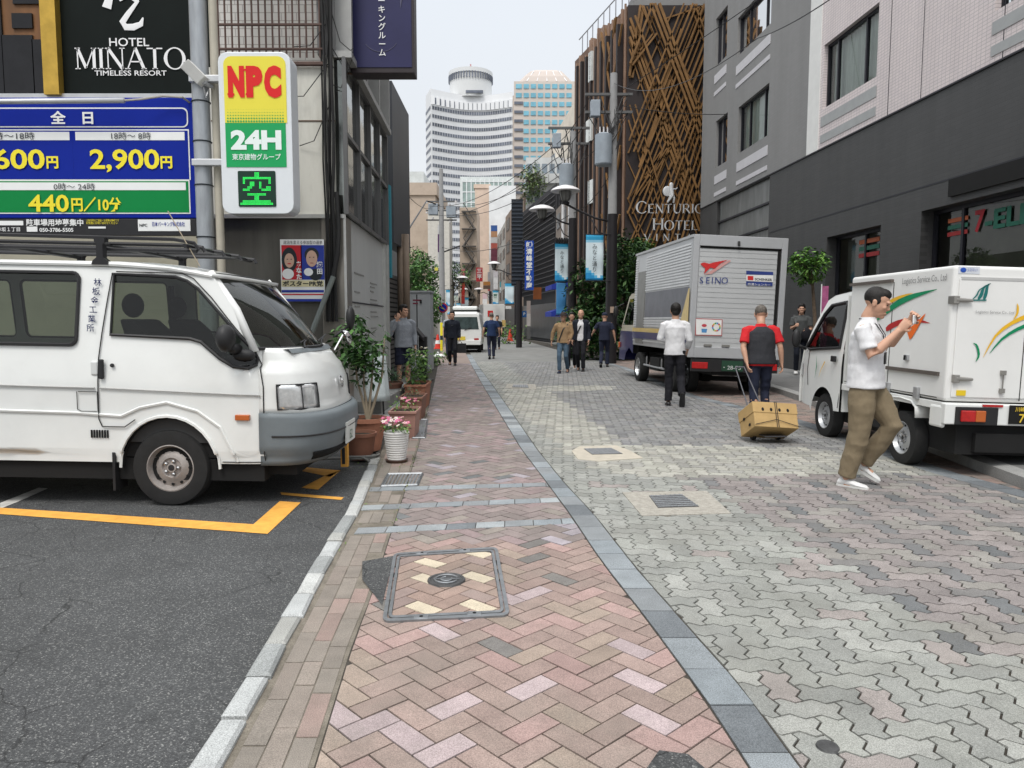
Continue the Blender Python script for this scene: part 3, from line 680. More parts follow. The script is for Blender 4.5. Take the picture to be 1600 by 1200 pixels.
# ================================================================ BUILDINGS
class Wall:
 """a vertical plane: origin o, horizontal direction d, normal n (towards the viewer's side)"""
 def __init__(s, o, d, flip=False):
  s.o = Vector((o[0], o[1], 0)); s.d = Vector((d[0], d[1], 0)).normalized(); s.n = Vector((s.d.y, -s.d.x, 0)) * (-1 if flip else 1)
 def px(s, px, py):
  r = ray(px, py); c = Vector((0, 0, HC)); t = (s.o - c).dot(s.n) / r.dot(s.n); p = c + r * t
  return ((p - s.o).dot(s.d), p.z)
 def p(s, a, z, off=0.0): return s.o + s.d * a + Vector((0, 0, z)) + s.n * off
 def mp(s): return lambda a, z, t: s.p(a, z, t)
def at(root): return root
def wbox(b, W, a0, z0, a1, z1, t0, t1, col=None):
 vs = [W.p(a, z, t) for z in (z0, z1) for t in (t0, t1) for a in (a0, a1)]
 return b.add(vs, [(0, 2, 3, 1), (4, 5, 7, 6), (0, 1, 5, 4), (2, 6, 7, 3), (0, 4, 6, 2), (1, 3, 7, 5)], col)
def facade(W, outer, holes, name, mat, root, depth=.18):
 vs, fs = panel(outer, holes, lambda a, z: W.p(a, z, 0), grid=None)
 b = MB(); b.add(vs, fs)
 for h in list(holes):
  n = len(h); v = [W.p(a, z, 0) for a, z in h] + [W.p(a, z, -depth) for a, z in h]
  b.add(v, [(i, (i + 1) % n, n + (i + 1) % n, n + i) for i in range(n)])
 return b.build(name, mat, root, world=True, weld=False)
def rect(a0, z0, a1, z1): return [(min(a0, a1), min(z0, z1)), (max(a0, a1), min(z0, z1)), (max(a0, a1), max(z0, z1)), (min(a0, a1), max(z0, z1))]
m_glass = glass_mat('window_glass', (.84, .88, .86), .5); m_dglass = glass_mat('dark_glass', (.2, .22, .21), .5)
m_frame = M('dark_frame', (.018, .018, .024), .4, .2); m_curt = M('curtain', (.62, .66, .62), .9, var=.2, scale=6, stretch=(9, 9, .4))
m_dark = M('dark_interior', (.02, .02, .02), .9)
m_black = M('black_hole', (.01, .01, .01), .9)
def window(W, root, r4, mull=(.5,), depth=.16, frame=.05, glass=None, curtain=True, name='window', curt=None, back=.5):
 a0, z0, a1, z1 = r4; b = MB()
 for (p, q, u, v) in ((a0, z0, a0 + frame, z1), (a1 - frame, z0, a1, z1), (a0 + frame, z0, a1 - frame, z0 + frame), (a0 + frame, z1 - frame, a1 - frame, z1)):
  wbox(b, W, p, q, u, v, -depth - .02, -depth + .06)
 for m in mull:
  c = a0 + (a1 - a0) * m; wbox(b, W, c - frame * .45, z0 + frame, c + frame * .45, z1 - frame, -depth - .02, -depth + .05)
 f = b.build(name, m_frame, root, world=True)
 b = MB(); b.add([W.p(a, z, -depth + .01) for a, z in rect(a0 + .01, z0 + .01, a1 - .01, z1 - .01)], [(0, 1, 2, 3)])
 g = b.build('pane', glass or m_glass, f)
 if curtain:
  b = MB(); n = 60; vs = []
  for k in range(n + 1):
   a = a0 + (a1 - a0) * k / n; o = -depth - .12 + .03 * math.sin(k * 1.7) + .015 * math.sin(k * .6)
   vs += [W.p(a, z0, o), W.p(a, z1, o - .0)]
  b.add(vs, [(2 * i, 2 * i + 2, 2 * i + 3, 2 * i + 1) for i in range(n)])
  c = b.build('curtain', curt or m_curt, f, smooth=True)
 else:
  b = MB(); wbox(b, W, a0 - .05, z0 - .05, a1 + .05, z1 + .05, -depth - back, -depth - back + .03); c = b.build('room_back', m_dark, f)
 return f
# ---------------------------------------------------------------- right: grey and pale tiled building with the shop
base = G(1222, 581); WR = Wall(base, (.0478, -1), flip=True)          # s grows toward the camera
if WR.n.x > 0: WR.n = -WR.n
rb = thing('corner_building', 'grey and pale pink tiled building with a convenience store, on the right', 'building', base)
sR = lambda x, y: WR.px(x, y)
zA = sR(1266, 241)[1]; zT = 17; s0 = sR(1095, 300)[0]; sW = sR(1266, 100)[0]; sEnd = 16.5
zlow = lambda x, y: sR(x, y)
m_gt = tile_mat('grey_wall_tile', (.205, .203, .20), (.215, .213, .21), (.18, .18, .18), .23, .075, .003, 'YZ', .75, .15, .06)
m_pt = tile_mat('pale_wall_tile', (.60, .535, .535), (.64, .57, .56), (.42, .38, .38), .115, .062, .006, 'YZ', .7, .35, .05, off=0)
m_dt = tile_mat('dark_wall_tile', (.040, .040, .040), (.045, .045, .045), (.03, .03, .03), .3, .075, .004, 'YZ', .55, .35, .12)
m_wt = M('white_band', (.68, .68, .66), .7, var=.06, scale=3)
m_gs = M('grey_stripe', (.33, .34, .34), .7, var=.08)
gh = []; wins = []
for (x0, y0t, x1, y1t, y0b, y1b, mull) in ((1154, 168, 1202, 135, 240, 216, (.3, .78)), (1153, 29, 1206, -15, 68, 24, (.3, .78)), (1119, 190, 1137, 178, 262, 252, (.4,)), (1119, 30, 1137, 13, 104, 88, (.4,))):
 a0, zt = sR(x0, y0t); a1, _ = sR(x1, y1t); _, zb = sR(x0, y0b); zb = min(zb, zt - 1.2); wins.append(((a0, zb, a1, zt), mull)); gh.append(rect(a0, zb, a1, zt))
facade(WR, rect(s0, zA, sW, zT), gh, 'grey_wall', m_gt, rb, .2)
for r4, mull in wins:
 window(WR, rb, r4, mull)
 a0, zb, a1, zt = r4
 for (dz, h) in ((.28, .28), (.85, .13)):
  b = MB(); wbox(b, WR, a0 - .02, zb - dz - h, a1 + .02, zb - dz, 0, .015); b.build('pale_stripe', M('stripe_pale', (.52, .51, .53), .7, var=.05), rb, world=True)
# pale part
ph = []; pw = []
for (x0, yt, x1, yb, mull) in ((1288, 71, 1371.5, 169, (.2, .72)), (1566, -190, 1680, 11, (.5,))):
 a0, zt = sR(x0, yt); a1, _ = sR(x1, yt); _, zb = sR(x0, yb); pw.append(((a0, zb, a1, zt), mull)); ph.append(rect(a0, zb, a1, zt))
facade(WR, rect(sW, zA, sEnd, zT), ph, 'pale_wall', m_pt, rb, .18)
for r4, mull in pw:
 window(WR, rb, r4, mull, frame=.06)
 a0, zb, a1, zt = r4
 gp_ = (zb - zA) if zb - zA < 3 else 1.5
 for (d0, d1) in ((.2, .45), (.66, .86)):
  b = MB(); wbox(b, WR, a0 - .03, zb - d1 * gp_, a1 + .03, zb - d0 * gp_, 0, .012); b.build('grey_stripe', m_gs, rb, world=True)
b = MB(); wbox(b, WR, sW - .02, zA, sR(1283, 100)[0], zT, 0, .02); b.build('white_band', m_wt, rb, world=True)
for x in (1390, 1441, 1566):
 a = sR(x, 100)[0]; b = MB(); wbox(b, WR, a - .008, zA + .01, a + .008, zT, 0, .004); b.build('expansion_joint', m_frame, rb, world=True)
# dark lower storey with shop openings
zg = .1; hs = []
aS0, zS = sR(1292, 371); aS1, _ = sR(1376, 360); hs.append(rect(aS0, zg + .5, aS1, zS))
aB0, zB = sR(1440, 330); aB1 = sEnd - 1.2; hs.append(rect(aB0, zg + .35, aB1, zB))
aI0, zI1 = sR(1121, 306); aI1, zI1 = sR(1203, 272); zI0 = 3.3; hs.append(rect(aI0, zI0, aI1, zI1 - .06))
dw = WR; m_dt2 = m_dt
facade(WR, rect(s0, zg, sEnd, zA), hs, 'dark_wall', m_dt, rb, .35)
b = MB(); a, z = sR(1208, 362); wbox(b, WR, aI1 + .1, z - .015, sEnd, z + .015, 0, .006); b.build('string_course', m_frame, rb, world=True)
b = MB(); wbox(b, WR, s0, zA - .03, sEnd, zA, 0, .03); b.build('ledge', m_frame, rb, world=True)
m_ins = M('grey_glass_panel', (.17, .175, .17), .35, .3, var=.3, scale=2.5, stretch=(2, 2, .4))
b = MB(); wbox(b, WR, aI0, zI0, aI1, zI1 - .06, -.12, -.1); b.build('inset_panel', m_ins, rb, world=True)
for k in (1, 2, 3):
 z = zI1 - .06 - (zI1 - zI0) * k / 3.2; b = MB(); wbox(b, WR, aI0, z - .03, aI1, z + .03, -.1, -.04); b.build('inset_rail', m_frame, rb, world=True)
# shop interior + glazing
m_shopw = M('shop_wall', (.34, .33, .26), .8, var=.15, scale=2); m_shopf = M('shop_film', (.17, .17, .13), .5, var=.2, scale=1.5)
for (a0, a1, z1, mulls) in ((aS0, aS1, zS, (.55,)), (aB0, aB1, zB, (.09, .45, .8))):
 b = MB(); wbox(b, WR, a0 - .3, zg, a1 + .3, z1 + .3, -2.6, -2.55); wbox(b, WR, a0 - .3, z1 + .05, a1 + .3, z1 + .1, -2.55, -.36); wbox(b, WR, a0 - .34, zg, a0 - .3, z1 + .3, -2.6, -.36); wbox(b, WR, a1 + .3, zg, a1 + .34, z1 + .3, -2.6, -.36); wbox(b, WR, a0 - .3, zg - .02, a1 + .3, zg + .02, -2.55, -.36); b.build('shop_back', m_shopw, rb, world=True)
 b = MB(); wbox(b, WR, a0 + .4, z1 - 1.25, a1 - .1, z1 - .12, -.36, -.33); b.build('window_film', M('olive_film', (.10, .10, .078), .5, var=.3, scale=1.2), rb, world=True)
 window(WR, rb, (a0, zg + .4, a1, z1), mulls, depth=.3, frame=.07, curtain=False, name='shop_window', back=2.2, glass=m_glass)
 b = MB(); rs_ = random.Random(int(a0 * 10))
 for k in range(26):
  a = rs_.uniform(a0 + .1, a1 - .2); z = rs_.choice([.7, 1.05, 1.4, 1.75]); b.col = rs_.choice([(.4, .1, .08), (.1, .3, .15), (.5, .45, .3), (.15, .2, .4), (.5, .5, .5)]); wbox(b, WR, a, z, a + .16, z + .22, -1.5, -1.35)
 b.build('shelf_goods', M('goods', attr=True, rough=.6), rb, world=True)
 b = MB(); zz = 1.95
 if z1 == zS: wbox(b, WR, a0 + 1.2, z1 - .78, a0 + 2.6, z1 - .76, -1.2, -1.15); b.build('fluorescent_tube', M('tube_light', (1, .98, .9), emit=2.5), rb, world=True)
def stripes(a0, zt, w_, h):
 for k, c in enumerate(((.45, .12, .05), (.03, .13, .09), (.32, .03, .03))):
  b = MB(); z = zt - k * h; wbox(b, WR, a0, z - h * .62, a0 + w_, z, -.288 + .012, -.288 + .02); b.build('logo_stripe', M('stripe_%d' % k, c, .6), rb, world=True)
WI = Wall(WR.o + WR.n * -.275, (.0478, -1), flip=True); WI.n = WR.n; sI = lambda x, y: WI.px(x, y)
a, z = sI(1482, 343); stripes(a, z, .55, .12)
a, z = sI(1343, 376); stripes(a, z, .85, .15)
dr = WR.d
m_red = M('sign_red', (.35, .02, .03), .6); m_grn = M('sign_green', (.02, .12, .08), .6)
a, z = sI(1523, 362); text('7', m_red, WR.p(a, z, -.265), dr, (0, 0, 1), .5, rb, bold=.03)
a, z = sI(1539, 359); text('-ELEVEN', m_grn, WR.p(a, z, -.265), dr, (0, 0, 1), .44, rb, bold=.035, width=2.2)
b = MB(); a, _ = sR(1486, 305); wbox(b, WR, a, zB + .12, sEnd - .8, zB + .42, .0, .06); b.build('shutter_box', m_black, rb, world=True)
# body behind the facade
b = MB(); e0, e1 = WR.p(s0, 0), WR.p(sEnd, 0); b.add([WR.p(s0, 0, -.02), WR.p(s0, zT, -.02), WR.p(s0, zT, -9), WR.p(s0, 0, -9)], [(0, 1, 2, 3)]); b.add([WR.p(s0, zT, 0), WR.p(sEnd, zT, 0), WR.p(sEnd, zT, -9), WR.p(s0, zT, -9)], [(0, 1, 2, 3)])
b.add([WR.p(sEnd, 0, 0), WR.p(sEnd, zT, 0), WR.p(sEnd, zT, -9), WR.p(sEnd, 0, -9)], [(0, 1, 2, 3)]); b.build('side_wall', m_gt, rb, world=True)
# ---------------------------------------------------------------- timber-clad hotel
Yc = 30.0; c0 = P(978, 300, Yc); cx0 = c0.x; c1 = P(900, 300, 36); zTop = P(978, 8, Yc).z
hb = thing('timber_clad_hotel', 'dark hotel tower wrapped in crossing timber battens with silver lettering', 'building', (cx0, Yc, 0))
WF = Wall((cx0, Yc), (1, 0)); WF.n = Vector((0, -1, 0))
dS = Vector((c1.x - cx0, 6.0, 0)); LS = dS.length; WS = Wall((cx0, Yc), (dS.x, dS.y)); WS.n = Vector((-abs(WS.d.y), WS.d.x * (1 if WS.d.x < 0 else -1), 0)); WS.n = Vector((-WS.d.y, WS.d.x, 0))
m_hd = M('hotel_dark_panel', (.026, .02, .020), .6, var=.3, scale=1.5); m_wood = M('cedar_batten', (.20, .105, .036), .6, var=.35, scale=2.2, stretch=(1, 1, 1)); m_wood2 = M('pale_cedar', (.27, .175, .125), .6, var=.35, scale=3, stretch=(3, 3, .3))
b = MB(); wbox(b, WF, -.02, 0, 7, zTop, -.3, 0); b.build('front_wall', m_hd, hb, world=True)
b = MB(); wbox(b, WS, .05, 0, LS, zTop, -.3, 0); wbox(b, WS, LS, 0, LS + .3, zTop, -5, 0); b.build('side_wall', M('hotel_side', (.12, .065, .04), .6, var=.3, scale=3), hb, world=True)
rh = random.Random(21)
def batten(W, a0, z0, a1, z1, wd, off, amin, amax, zmin, zmax):
 dx, dz = a1 - a0, z1 - z0
 ts = [0, 1]
 t0, t1 = 0.0, 1.0
 for (p, q, lo, hi) in ((a0, dx, amin, amax), (z0, dz, zmin, zmax)):
  if abs(q) < 1e-9: continue
  u, v = (lo - p) / q, (hi - p) / q
  if u > v: u, v = v, u
  t0, t1 = max(t0, u), min(t1, v)
 if t1 - t0 < .05: return None
 A = (a0 + dx * t0, z0 + dz * t0); B2 = (a0 + dx * t1, z0 + dz * t1); L_ = math.hypot(dx, dz); nx, nz = -dz / L_ * wd / 2, dx / L_ * wd / 2
 b = MB(); vs = []
 for t in (off, off + .07): vs += [W.p(A[0] + nx, A[1] + nz, t), W.p(A[0] - nx, A[1] - nz, t), W.p(B2[0] - nx, B2[1] - nz, t), W.p(B2[0] + nx, B2[1] + nz, t)]
 b.add(vs, [(0, 1, 2, 3), (4, 5, 6, 7), (0, 1, 5, 4), (1, 2, 6, 5), (2, 3, 7, 6), (3, 0, 4, 7)]); return b
allb = []
# measured bands of battens on the front: (x0,y0,x1,y1,count,spacing px)
bands_ = [(1012, 5, 1098, 235, 3, 7, .10), (984, 62, 1080, 330, 4, 6, .09), (1000, 8, 984, 110, 2, 5, .1), (1068, 5, 984, 215, 6, 7, .06), (1100, 5, 985, 300, 5, 8, .07), (1100, 110, 1000, 390, 4, 7, .06),
          (1100, 180, 1035, 385, 5, 8, .06), (1020, 5, 980, 110, 2, 8, .09), (1075, 5, 1100, 70, 2, 6, .06), (982, 190, 1040, 390, 3, 8, .05), (1060, 60, 1028, 150, 1, 5, .14), (1040, 140, 1003, 250, 1, 4, .16), (984, 100, 1015, 60, 2, 6, .07), (990, 300, 1030, 240, 3, 6, .05), (1040, 30, 1100, 10, 1, 5, .05)]
for (x0, y0, x1, y1, n, sp_, wd) in bands_:
 for k in range(n):
  a0, z0 = WF.px(x0 + k * sp_, y0); a1, z1 = WF.px(x1 + k * sp_, y1)
  dx, dz = a1 - a0, z1 - z0; a0 -= dx * .12; z0 -= dz * .12; a1 += dx * .12; z1 += dz * .12
  q = batten(WF, a0, z0, a1, z1, wd * rh.uniform(.8, 1.1), rh.choice([.0, .075, .15, .22]) + .03, .05, 6.9, 2.6, zTop - .05)
  if q: allb.append(q)
for k in range(40):
 a0 = rh.uniform(-1, 7); sl = rh.choice([-1, 1]) * rh.uniform(.35, .55); z0 = rh.uniform(-2, 12)
 q = batten(WF, a0, z0, a0 + sl * 12, z0 + 12 * 1.1, rh.uniform(.03, .06), rh.choice([.0, .06]), .05, 6.9, 2.6, zTop - .1)
 if q: allb.append(q)
for q in allb[:86]: q.build('timber_batten', m_wood, hb, world=True)
def edge_b(W, a, n_=1):
 b = MB(); wbox(b, W, a - .05, 2.6, a + .05, zTop + rh.uniform(-.6, .2), .0, rh.uniform(.06, .2)); return b
m = MB()
k = 0; a = .12
while a < LS:
 q = MB(); hgt = zTop - max(0, (a - 3.0)) * .15 + rh.uniform(-.3, .15); wbox(q, WS, a, 3.0, a + rh.uniform(.06, .13), hgt, .02, rh.uniform(.08, .25)); m.v, m.f, m.c = m.v, m.f, m.c
 n = len(m.v); m.v += q.v; m.f += [tuple(i + n for i in f) for f in q.f]; m.c += q.c; a += rh.uniform(.2, .34)
m.build('vertical_battens', m_wood2, hb, world=True)
for k in range(14):
 a0 = rh.uniform(.2, 2.2); z0 = rh.uniform(2, 12)
 q = batten(WS, a0, z0, a0 + rh.choice([-1, 1]) * 1.6, z0 + 3.6, .06, .2, .05, 2.4, 2.6, zTop - .2)
 if q: q.build('timber_batten', m_wood, hb, world=True)
q = MB()
for k in range(9): a = .35 + k * .62; wbox(q, WS, a, 3.0, a + .16, zTop - .6, .05, .30)
q.build('dark_slots', m_hd, hb, world=True)
for (x0, y0, x1, y1) in ((929, 80, 934, 130), (925, 185, 933, 225), (928, 280, 936, 320)):
 a0, z1 = WS.px(x1, y0); a1, z0 = WS.px(x0, y1); b = MB(); wbox(b, WS, min(a0, a1), z0, max(a0, a1), z1, .05, .3); b.build('window', M('bright_window', (.62, .64, .62), .35, var=.15), hb, world=True)
b = MB(); wbox(b, WF, .3, zTop, 6.9, zTop + .8, -4, -.6); wbox(b, WS, .4, zTop, LS, zTop + .5, -3, -1.0); b.build('penthouse', m_gt, hb, world=True)
b = MB()
for k in range(9): q = WS.p(.2 + k * LS / 9, 0, -.1); b.tube([(q.x, q.y, zTop - .2), (q.x, q.y, zTop + .9)], .025, 5)
p, q = WS.p(.2, zTop + .9, -.1), WS.p(LS, zTop + .9, -.1); b.tube([p, q], .025, 5); b.build('railing', M('rail_grey', (.3, .3, .32), .5, .4), hb, world=True)
m_silver = M('silver_letters', (.62, .63, .64), .35, .35, var=.05)
def on(W, x, y, off=.34): a, z = W.px(x, y); return W.p(a, z, off)
def sx_(W, x0, x1, y): return W.px(x1, y)[0] - W.px(x0, y)[0]
o_, ln = serif('CENTURION', m_silver, on(WF, 992, 335), (1, 0, 0), (0, 0, 1), .46, hb, small=.78, gap=.10)
serif('HOTEL', m_silver, on(WF, 1017, 361), (1, 0, 0), (0, 0, 1), .46, hb, small=.8, gap=.10); serif('VINTAGE', m_silver, on(WF, 1004, 378), (1, 0, 0), (0, 0, 1), .28, hb, gap=.75)
b = MB(); c = on(WF, 1045, 302, .36)   # little rider emblem
b.ell(c + Vector((-.12, 0, .02)), (.2, .02, .2)); b.ell(c + Vector((.02, 0, .26)), (.08, .02, .1)); b.tube([c + Vector((0, 0, .2)), c + Vector((.05, 0, -.15)), c + Vector((-.12, 0, -.42))], [.09, .1, .03], 6); b.tube([c + Vector((.05, 0, -.12)), c + Vector((.14, 0, -.25)), c + Vector((.12, 0, -.44))], [.07, .05, .03], 6); b.tube([c + Vector((0, 0, .12)), c + Vector((.2, 0, .1)), c + Vector((.26, 0, .16))], [.04, .03, .02], 6)
b.build('emblem', m_silver, hb, world=True)
# ---------------------------------------------------------------- generic street block
def block(label, x0, x1, ytop, Y, depth, col, rows=0, cols=0, side=None, sidex=None, Y2=None, sidewin=None, name='street_building', ybot=None, wcol=None, roof=None, var=.12, wname='window', wh=.55, ww=.6, group=None, balcony=False, stain=.25):
 p0, p1 = P(x0, ytop, Y), P(x1, ytop, Y); zt = p0.z; cx = (p0.x + p1.x) / 2
 r = thing(name, label, 'building', (cx, Y, 0), group=group); mt = M('wall_' + label[:24], col, .8, var=var, scale=.7, stain=stain)
 Wf = Wall((p0.x, Y), (1, 0)); Wf.n = Vector((0, -1, 0)); Wd = p1.x - p0.x; b = MB()
 b.box(p0.x, Y, 0, p1.x, Y + depth, zt)
 if roof: b.box(p0.x - .15, Y - .15, zt, p1.x + .15, Y + depth + .15, zt + roof)
 b.build('wall', mt, r, world=True)
 wm = M('far_glass_' + str(wcol), wcol or (.05, .055, .06), .25, var=.3, scale=1)
 fl = zt / max(rows, 1)
 z00 = 3.2 if rows > 1 else .5
 fl = (zt - z00) / max(rows, 1)
 for i in range(rows):
  for j in range(cols):
   a0 = Wd * (j + .5 - ww / 2) / cols; a1 = Wd * (j + .5 + ww / 2) / cols; z0 = z00 + fl * (i + .5 - wh / 2); z1 = z00 + fl * (i + .5 + wh / 2)
   b = MB(); wbox(b, Wf, a0, z0, a1, z1, .0, .03); b.build(wname, wm, r, world=True)
   if balcony: b = MB(); wbox(b, Wf, a0 - .1, z0 - .35, a1 + .1, z0 + .35, .03, .5); b.build('balcony', mt, r, world=True)
 return r, mt
def receding(label, xa, Ya, xb, Yb, ytop, col, rows=3, cols=3, th=3.0, wcol=(.05, .055, .06), name='street_building', left=False, z0=3.0, ww=.55, wh=.5, stain=.3, group=None, gf=None):
 """a building whose street face runs away from the viewer"""
 pa, pb = P(xa, 500, Ya), P(xb, 500, Yb); zt = P(xa, ytop, Ya).z; mt = M('wall_' + label[:24], col, .8, var=.14, scale=.8, stain=stain)
 r = thing(name, label, 'building', (pa.x, Ya, 0), group=group); W = Wall((pa.x, pa.y), (pb.x - pa.x, pb.y - pa.y)); Ls = (pb - pa).xy.length
 W.n = Vector((-W.d.y, W.d.x, 0)) if not left else Vector((W.d.y, -W.d.x, 0)); b = MB()
 wbox(b, W, 0, 0, Ls, zt, -th, 0); b.build('wall', mt, r, world=True); wm = M('far_glass_' + str(wcol), wcol, .25, var=.3, scale=1); fl = (zt - z0) / max(rows, 1)
 for i in range(rows):
  for j in range(cols):
   a0 = Ls * (j + .5 - ww / 2) / cols; a1 = Ls * (j + .5 + ww / 2) / cols; za = z0 + fl * (i + .5 - wh / 2); zb = z0 + fl * (i + .5 + wh / 2)
   b = MB(); wbox(b, W, a0, za, a1, zb, 0, .04); b.build('window', wm, r, world=True)
 # face turned to the viewer
 fn = max(2, int(th / 1.6)); Wf = Wall((pa.x, pa.y), (-W.n.x, -W.n.y)); Wf.n = -W.d
 for i in range(rows):
  for j in range(fn):
   a0 = th * (j + .3) / fn; a1 = th * (j + .7) / fn; za = z0 + fl * (i + .3); zb = z0 + fl * (i + .7)
   if rows: b = MB(); wbox(b, Wf, a0, za, a1, zb, 0, .04); b.build('window', wm, r, world=True)
 if gf:
  b = MB(); wbox(b, W, .3, .2, Ls - .3, 2.5, 0, .05); b.build('shopfront', M('shopfront_dark', (.05, .055, .06), .3, var=.5, scale=1.3), r, world=True)
 return r, W, Ls, mt
# right side, going away
r, W, Ls, mt = receding('grey-brown tiled building with white downpipes next beyond the timber-clad hotel', 897, 38, 868, 45, 296, (.20, .165, .14), 3, 3, 4, gf=True)
for a in (1.0, 3.4):
 q = W.p(a, 0, .1); b = MB(); b.tube([(q.x, q.y, .2), (q.x, q.y, P(897, 300, 38).z)], .09, 8); b.build('downpipe', M('white_pipe', (.6, .6, .6), .5), r, world=True)
for (a, z) in ((.6, 3.6), (.6, 2.2)):
 b = MB(); m_aw = M('blue_awning', (.02, .04, .30), .7)
 vs = [W.p(a, z, 0), W.p(a + 2.6, z, 0), W.p(a + 2.6, z - .35, 1.1), W.p(a, z - .35, 1.1), W.p(a, z - .6, 1.1), W.p(a + 2.6, z - .6, 1.1)]; b.add(vs, [(0, 1, 2, 3), (3, 2, 5, 4)]); b.add([W.p(a, z, 0), W.p(a, z - .35, 1.1), W.p(a, z - .6, 1.1), W.p(a, z - .6, 0)], [(0, 1, 2, 3)]); b.build('awning', m_aw, r, world=True)
r, W, Ls, mt = receding('tall pale beige building rising behind the timber-clad hotel', 899, 52, 866, 62, 152, (.62, .56, .48), 0, 0, 6)
for k, (x, y) in enumerate(((893, 190), (893, 250))):
 b = MB(); a = 1.0; z = P(899, y, 52).z; wbox(b, W, 1, z - 1.2, 2.2, z, 0, .04); b.build('window', M('far_glass_x', (.05, .055, .06), .25), r, world=True)
receding('cream building with a stepped roof behind the lamp heads', 872, 62, 830, 72, 218, (.60, .54, .46), 4, 3, 5, wcol=(.2, .23, .25))
r, mt = block('white balconied flats with leafy roof terraces far up the right side', 822, 880, 246, 58, 6, (.55, .57, .58), 5, 5, wcol=(.2, .24, .28), balcony=True, ww=.7)
r, W, Ls, mt = receding('black building hung with a dark lattice screen on the right side', 872, 45.5, 818, 58, 292, (.028, .029, .032), 0, 0, 5, gf=True)
for side_, (WW, LL) in enumerate(((W, Ls), (Wall((W.o.x, W.o.y), (1, 0)), 2.6))):
 if side_: WW.n = Vector((0, -1, 0))
 b = MB(); zt = P(872, 292, 45.5).z
 for k in range(int(LL / .35)): wbox(b, WW, k * .35, 3.2, k * .35 + .06, zt + .2, .1, .18)
 z = 3.2
 while z < zt: wbox(b, WW, 0, z, LL, z + .05, .19, .24); z += .32
 b.build('lattice_screen', M('lattice_metal', (.05, .05, .055), .5, .3), r, world=True)
r, W, Ls, mt = receding('brown building with cream ground floor beyond the black lattice screen', 818, 58, 790, 72, 300, (.26, .20, .16), 4, 3, 5, gf=True)
receding('narrow grey shop building with signs near the far bend', 790, 73, 776, 88, 345, (.42, .40, .37), 4, 3, 6, gf=True)
receding('far brick-red shop building at the bend of the street', 777, 90, 764, 120, 392, (.34, .22, .18), 3, 4, 6, gf=True)
block('tall plain white building closing the street', 764, 806, 290, 95, 10, (.66, .68, .69), 0, 0, stain=.1)
block('peach rendered building beside the plain white one', 742, 765, 294, 100, 10, (.60, .47, .38), 0, 0, roof=.5)
r, mt = block('tan building with an outside zigzag stair', 718, 745, 324, 86, 8, (.42, .34, .27), 0, 0)
b = MB(); p0 = P(724, 330, 85.4); zt = p0.z
for k in range(6):
 z0 = 2 + k * (zt - 2) / 6; z1 = z0 + (zt - 2) / 6; xa, xb = p0.x, p0.x + 1.25
 if k % 2: xa, xb = xb, xa
 b.tube([(xa, 85.5, z0), (xb, 85.5, z1)], .14, 4); b.tube([(xa, 85.3, z0 + .9), (xb, 85.3, z1 + .9)], .05, 4); b.box(p0.x - .2, 85.2, z1 - .08, p0.x + 1.45, 85.9, z1 + .04)
b.build('stair', M('stair_dark', (.10, .09, .08), .7), r, world=True)
r, mt = block('beige rendered building behind the trees on the left', 636, 680, 305, 62, 10, (.44, .36, .29), 0, 0, roof=1.0)
b = MB(); q = P(676, 300, 60); b.box(q.x - .3, 59, 0, q.x + 1.4, 61.9, P(676, 330, 60).z); b.build('annex', M('annex_white', (.55, .53, .48), .7), r, world=True)
block('small pale roofed house top seen over the beige building', 636, 662, 268, 78, 8, (.60, .63, .62), 0, 0)
# bright glassy low-rise before the curved tower
r, mt = block('low glazed white-framed office in front of the curved tower', 719, 803, 276, 190, 12, (.60, .64, .63), 0, 0)
p0, p1 = P(722, 280, 190), P(800, 280, 190); b = MB(); W = Wall((p0.x, 190), (1, 0)); W.n = Vector((0, -1, 0))
wbox(b, W, 0, 15, p1.x - p0.x, p0.z - .8, 0, .1); b.build('glazing', M('greenish_glass', (.30, .38, .36), .3, var=.35, scale=.3), r, world=True)
b = MB()
for k in range(12): a = (p1.x - p0.x) * k / 11; wbox(b, W, a - .12, 15, a + .12, p0.z, .1, .3)
z = 18
while z < p0.z: wbox(b, W, 0, z, p1.x - p0.x, z + .25, .1, .2); z += 2.6
b.build('glazing_bars', M('white_frame', (.7, .72, .72), .6), r, world=True)
# ---------------------------------------------------------------- the two towers
Yt = 300.0; k_ = FPX / Yt
m_tw = M('tower_white', (.70, .71, .72), .7, var=.05, scale=.05); m_tg = M('tower_window_band', (.13, .145, .18), .4, var=.5, scale=.12); m_tsh = M('tower_shaded_wall', (.60, .61, .61), .7, var=.06)  # the drum's tone is the tower white with shade mixed into the colour
zt = P(700, 143, Yt).z
tw = thing('curved_hotel_tower', 'tall white concave tower with a round restaurant drum on its roof', 'building', (P(730, 300, Yt).x, Yt, 0))
xa, xb = P(664, 300, Yt).x, P(801, 300, Yt).x
def arc(u, off=0): # plan of the concave face
 x = xa + 3 + (xb - xa - 3) * u; dy = 9 * math.sin(math.pi * min(1, max(0, u))) ** 1.0 * .8 - 0; return Vector((x, Yt + dy - off - 4 * (1 - u), 0))
NU = 40
def strip(b, z0, z1, off, off2=None, u0=0.0, u1=1.0, n=NU, f=arc):
 vs = []
 for i in range(n + 1):
  u = u0 + (u1 - u0) * i / n; p = f(u, off); q = f(u, off - .8)
  vs += [Vector((p.x, p.y, z0)), Vector((p.x, p.y, z1)), Vector((q.x, q.y, z1)), Vector((q.x, q.y, z0))]
 fs = []
 for i in range(n):
  for (s_, t_) in ((0, 1), (1, 2), (3, 0)): fs.append((4 * i + s_, 4 * i + t_, 4 * i + 4 + t_, 4 * i + 4 + s_))
 b.add(vs, fs)
b = MB(); strip(b, 0, zt, 0); pl, pr = arc(0), arc(1)
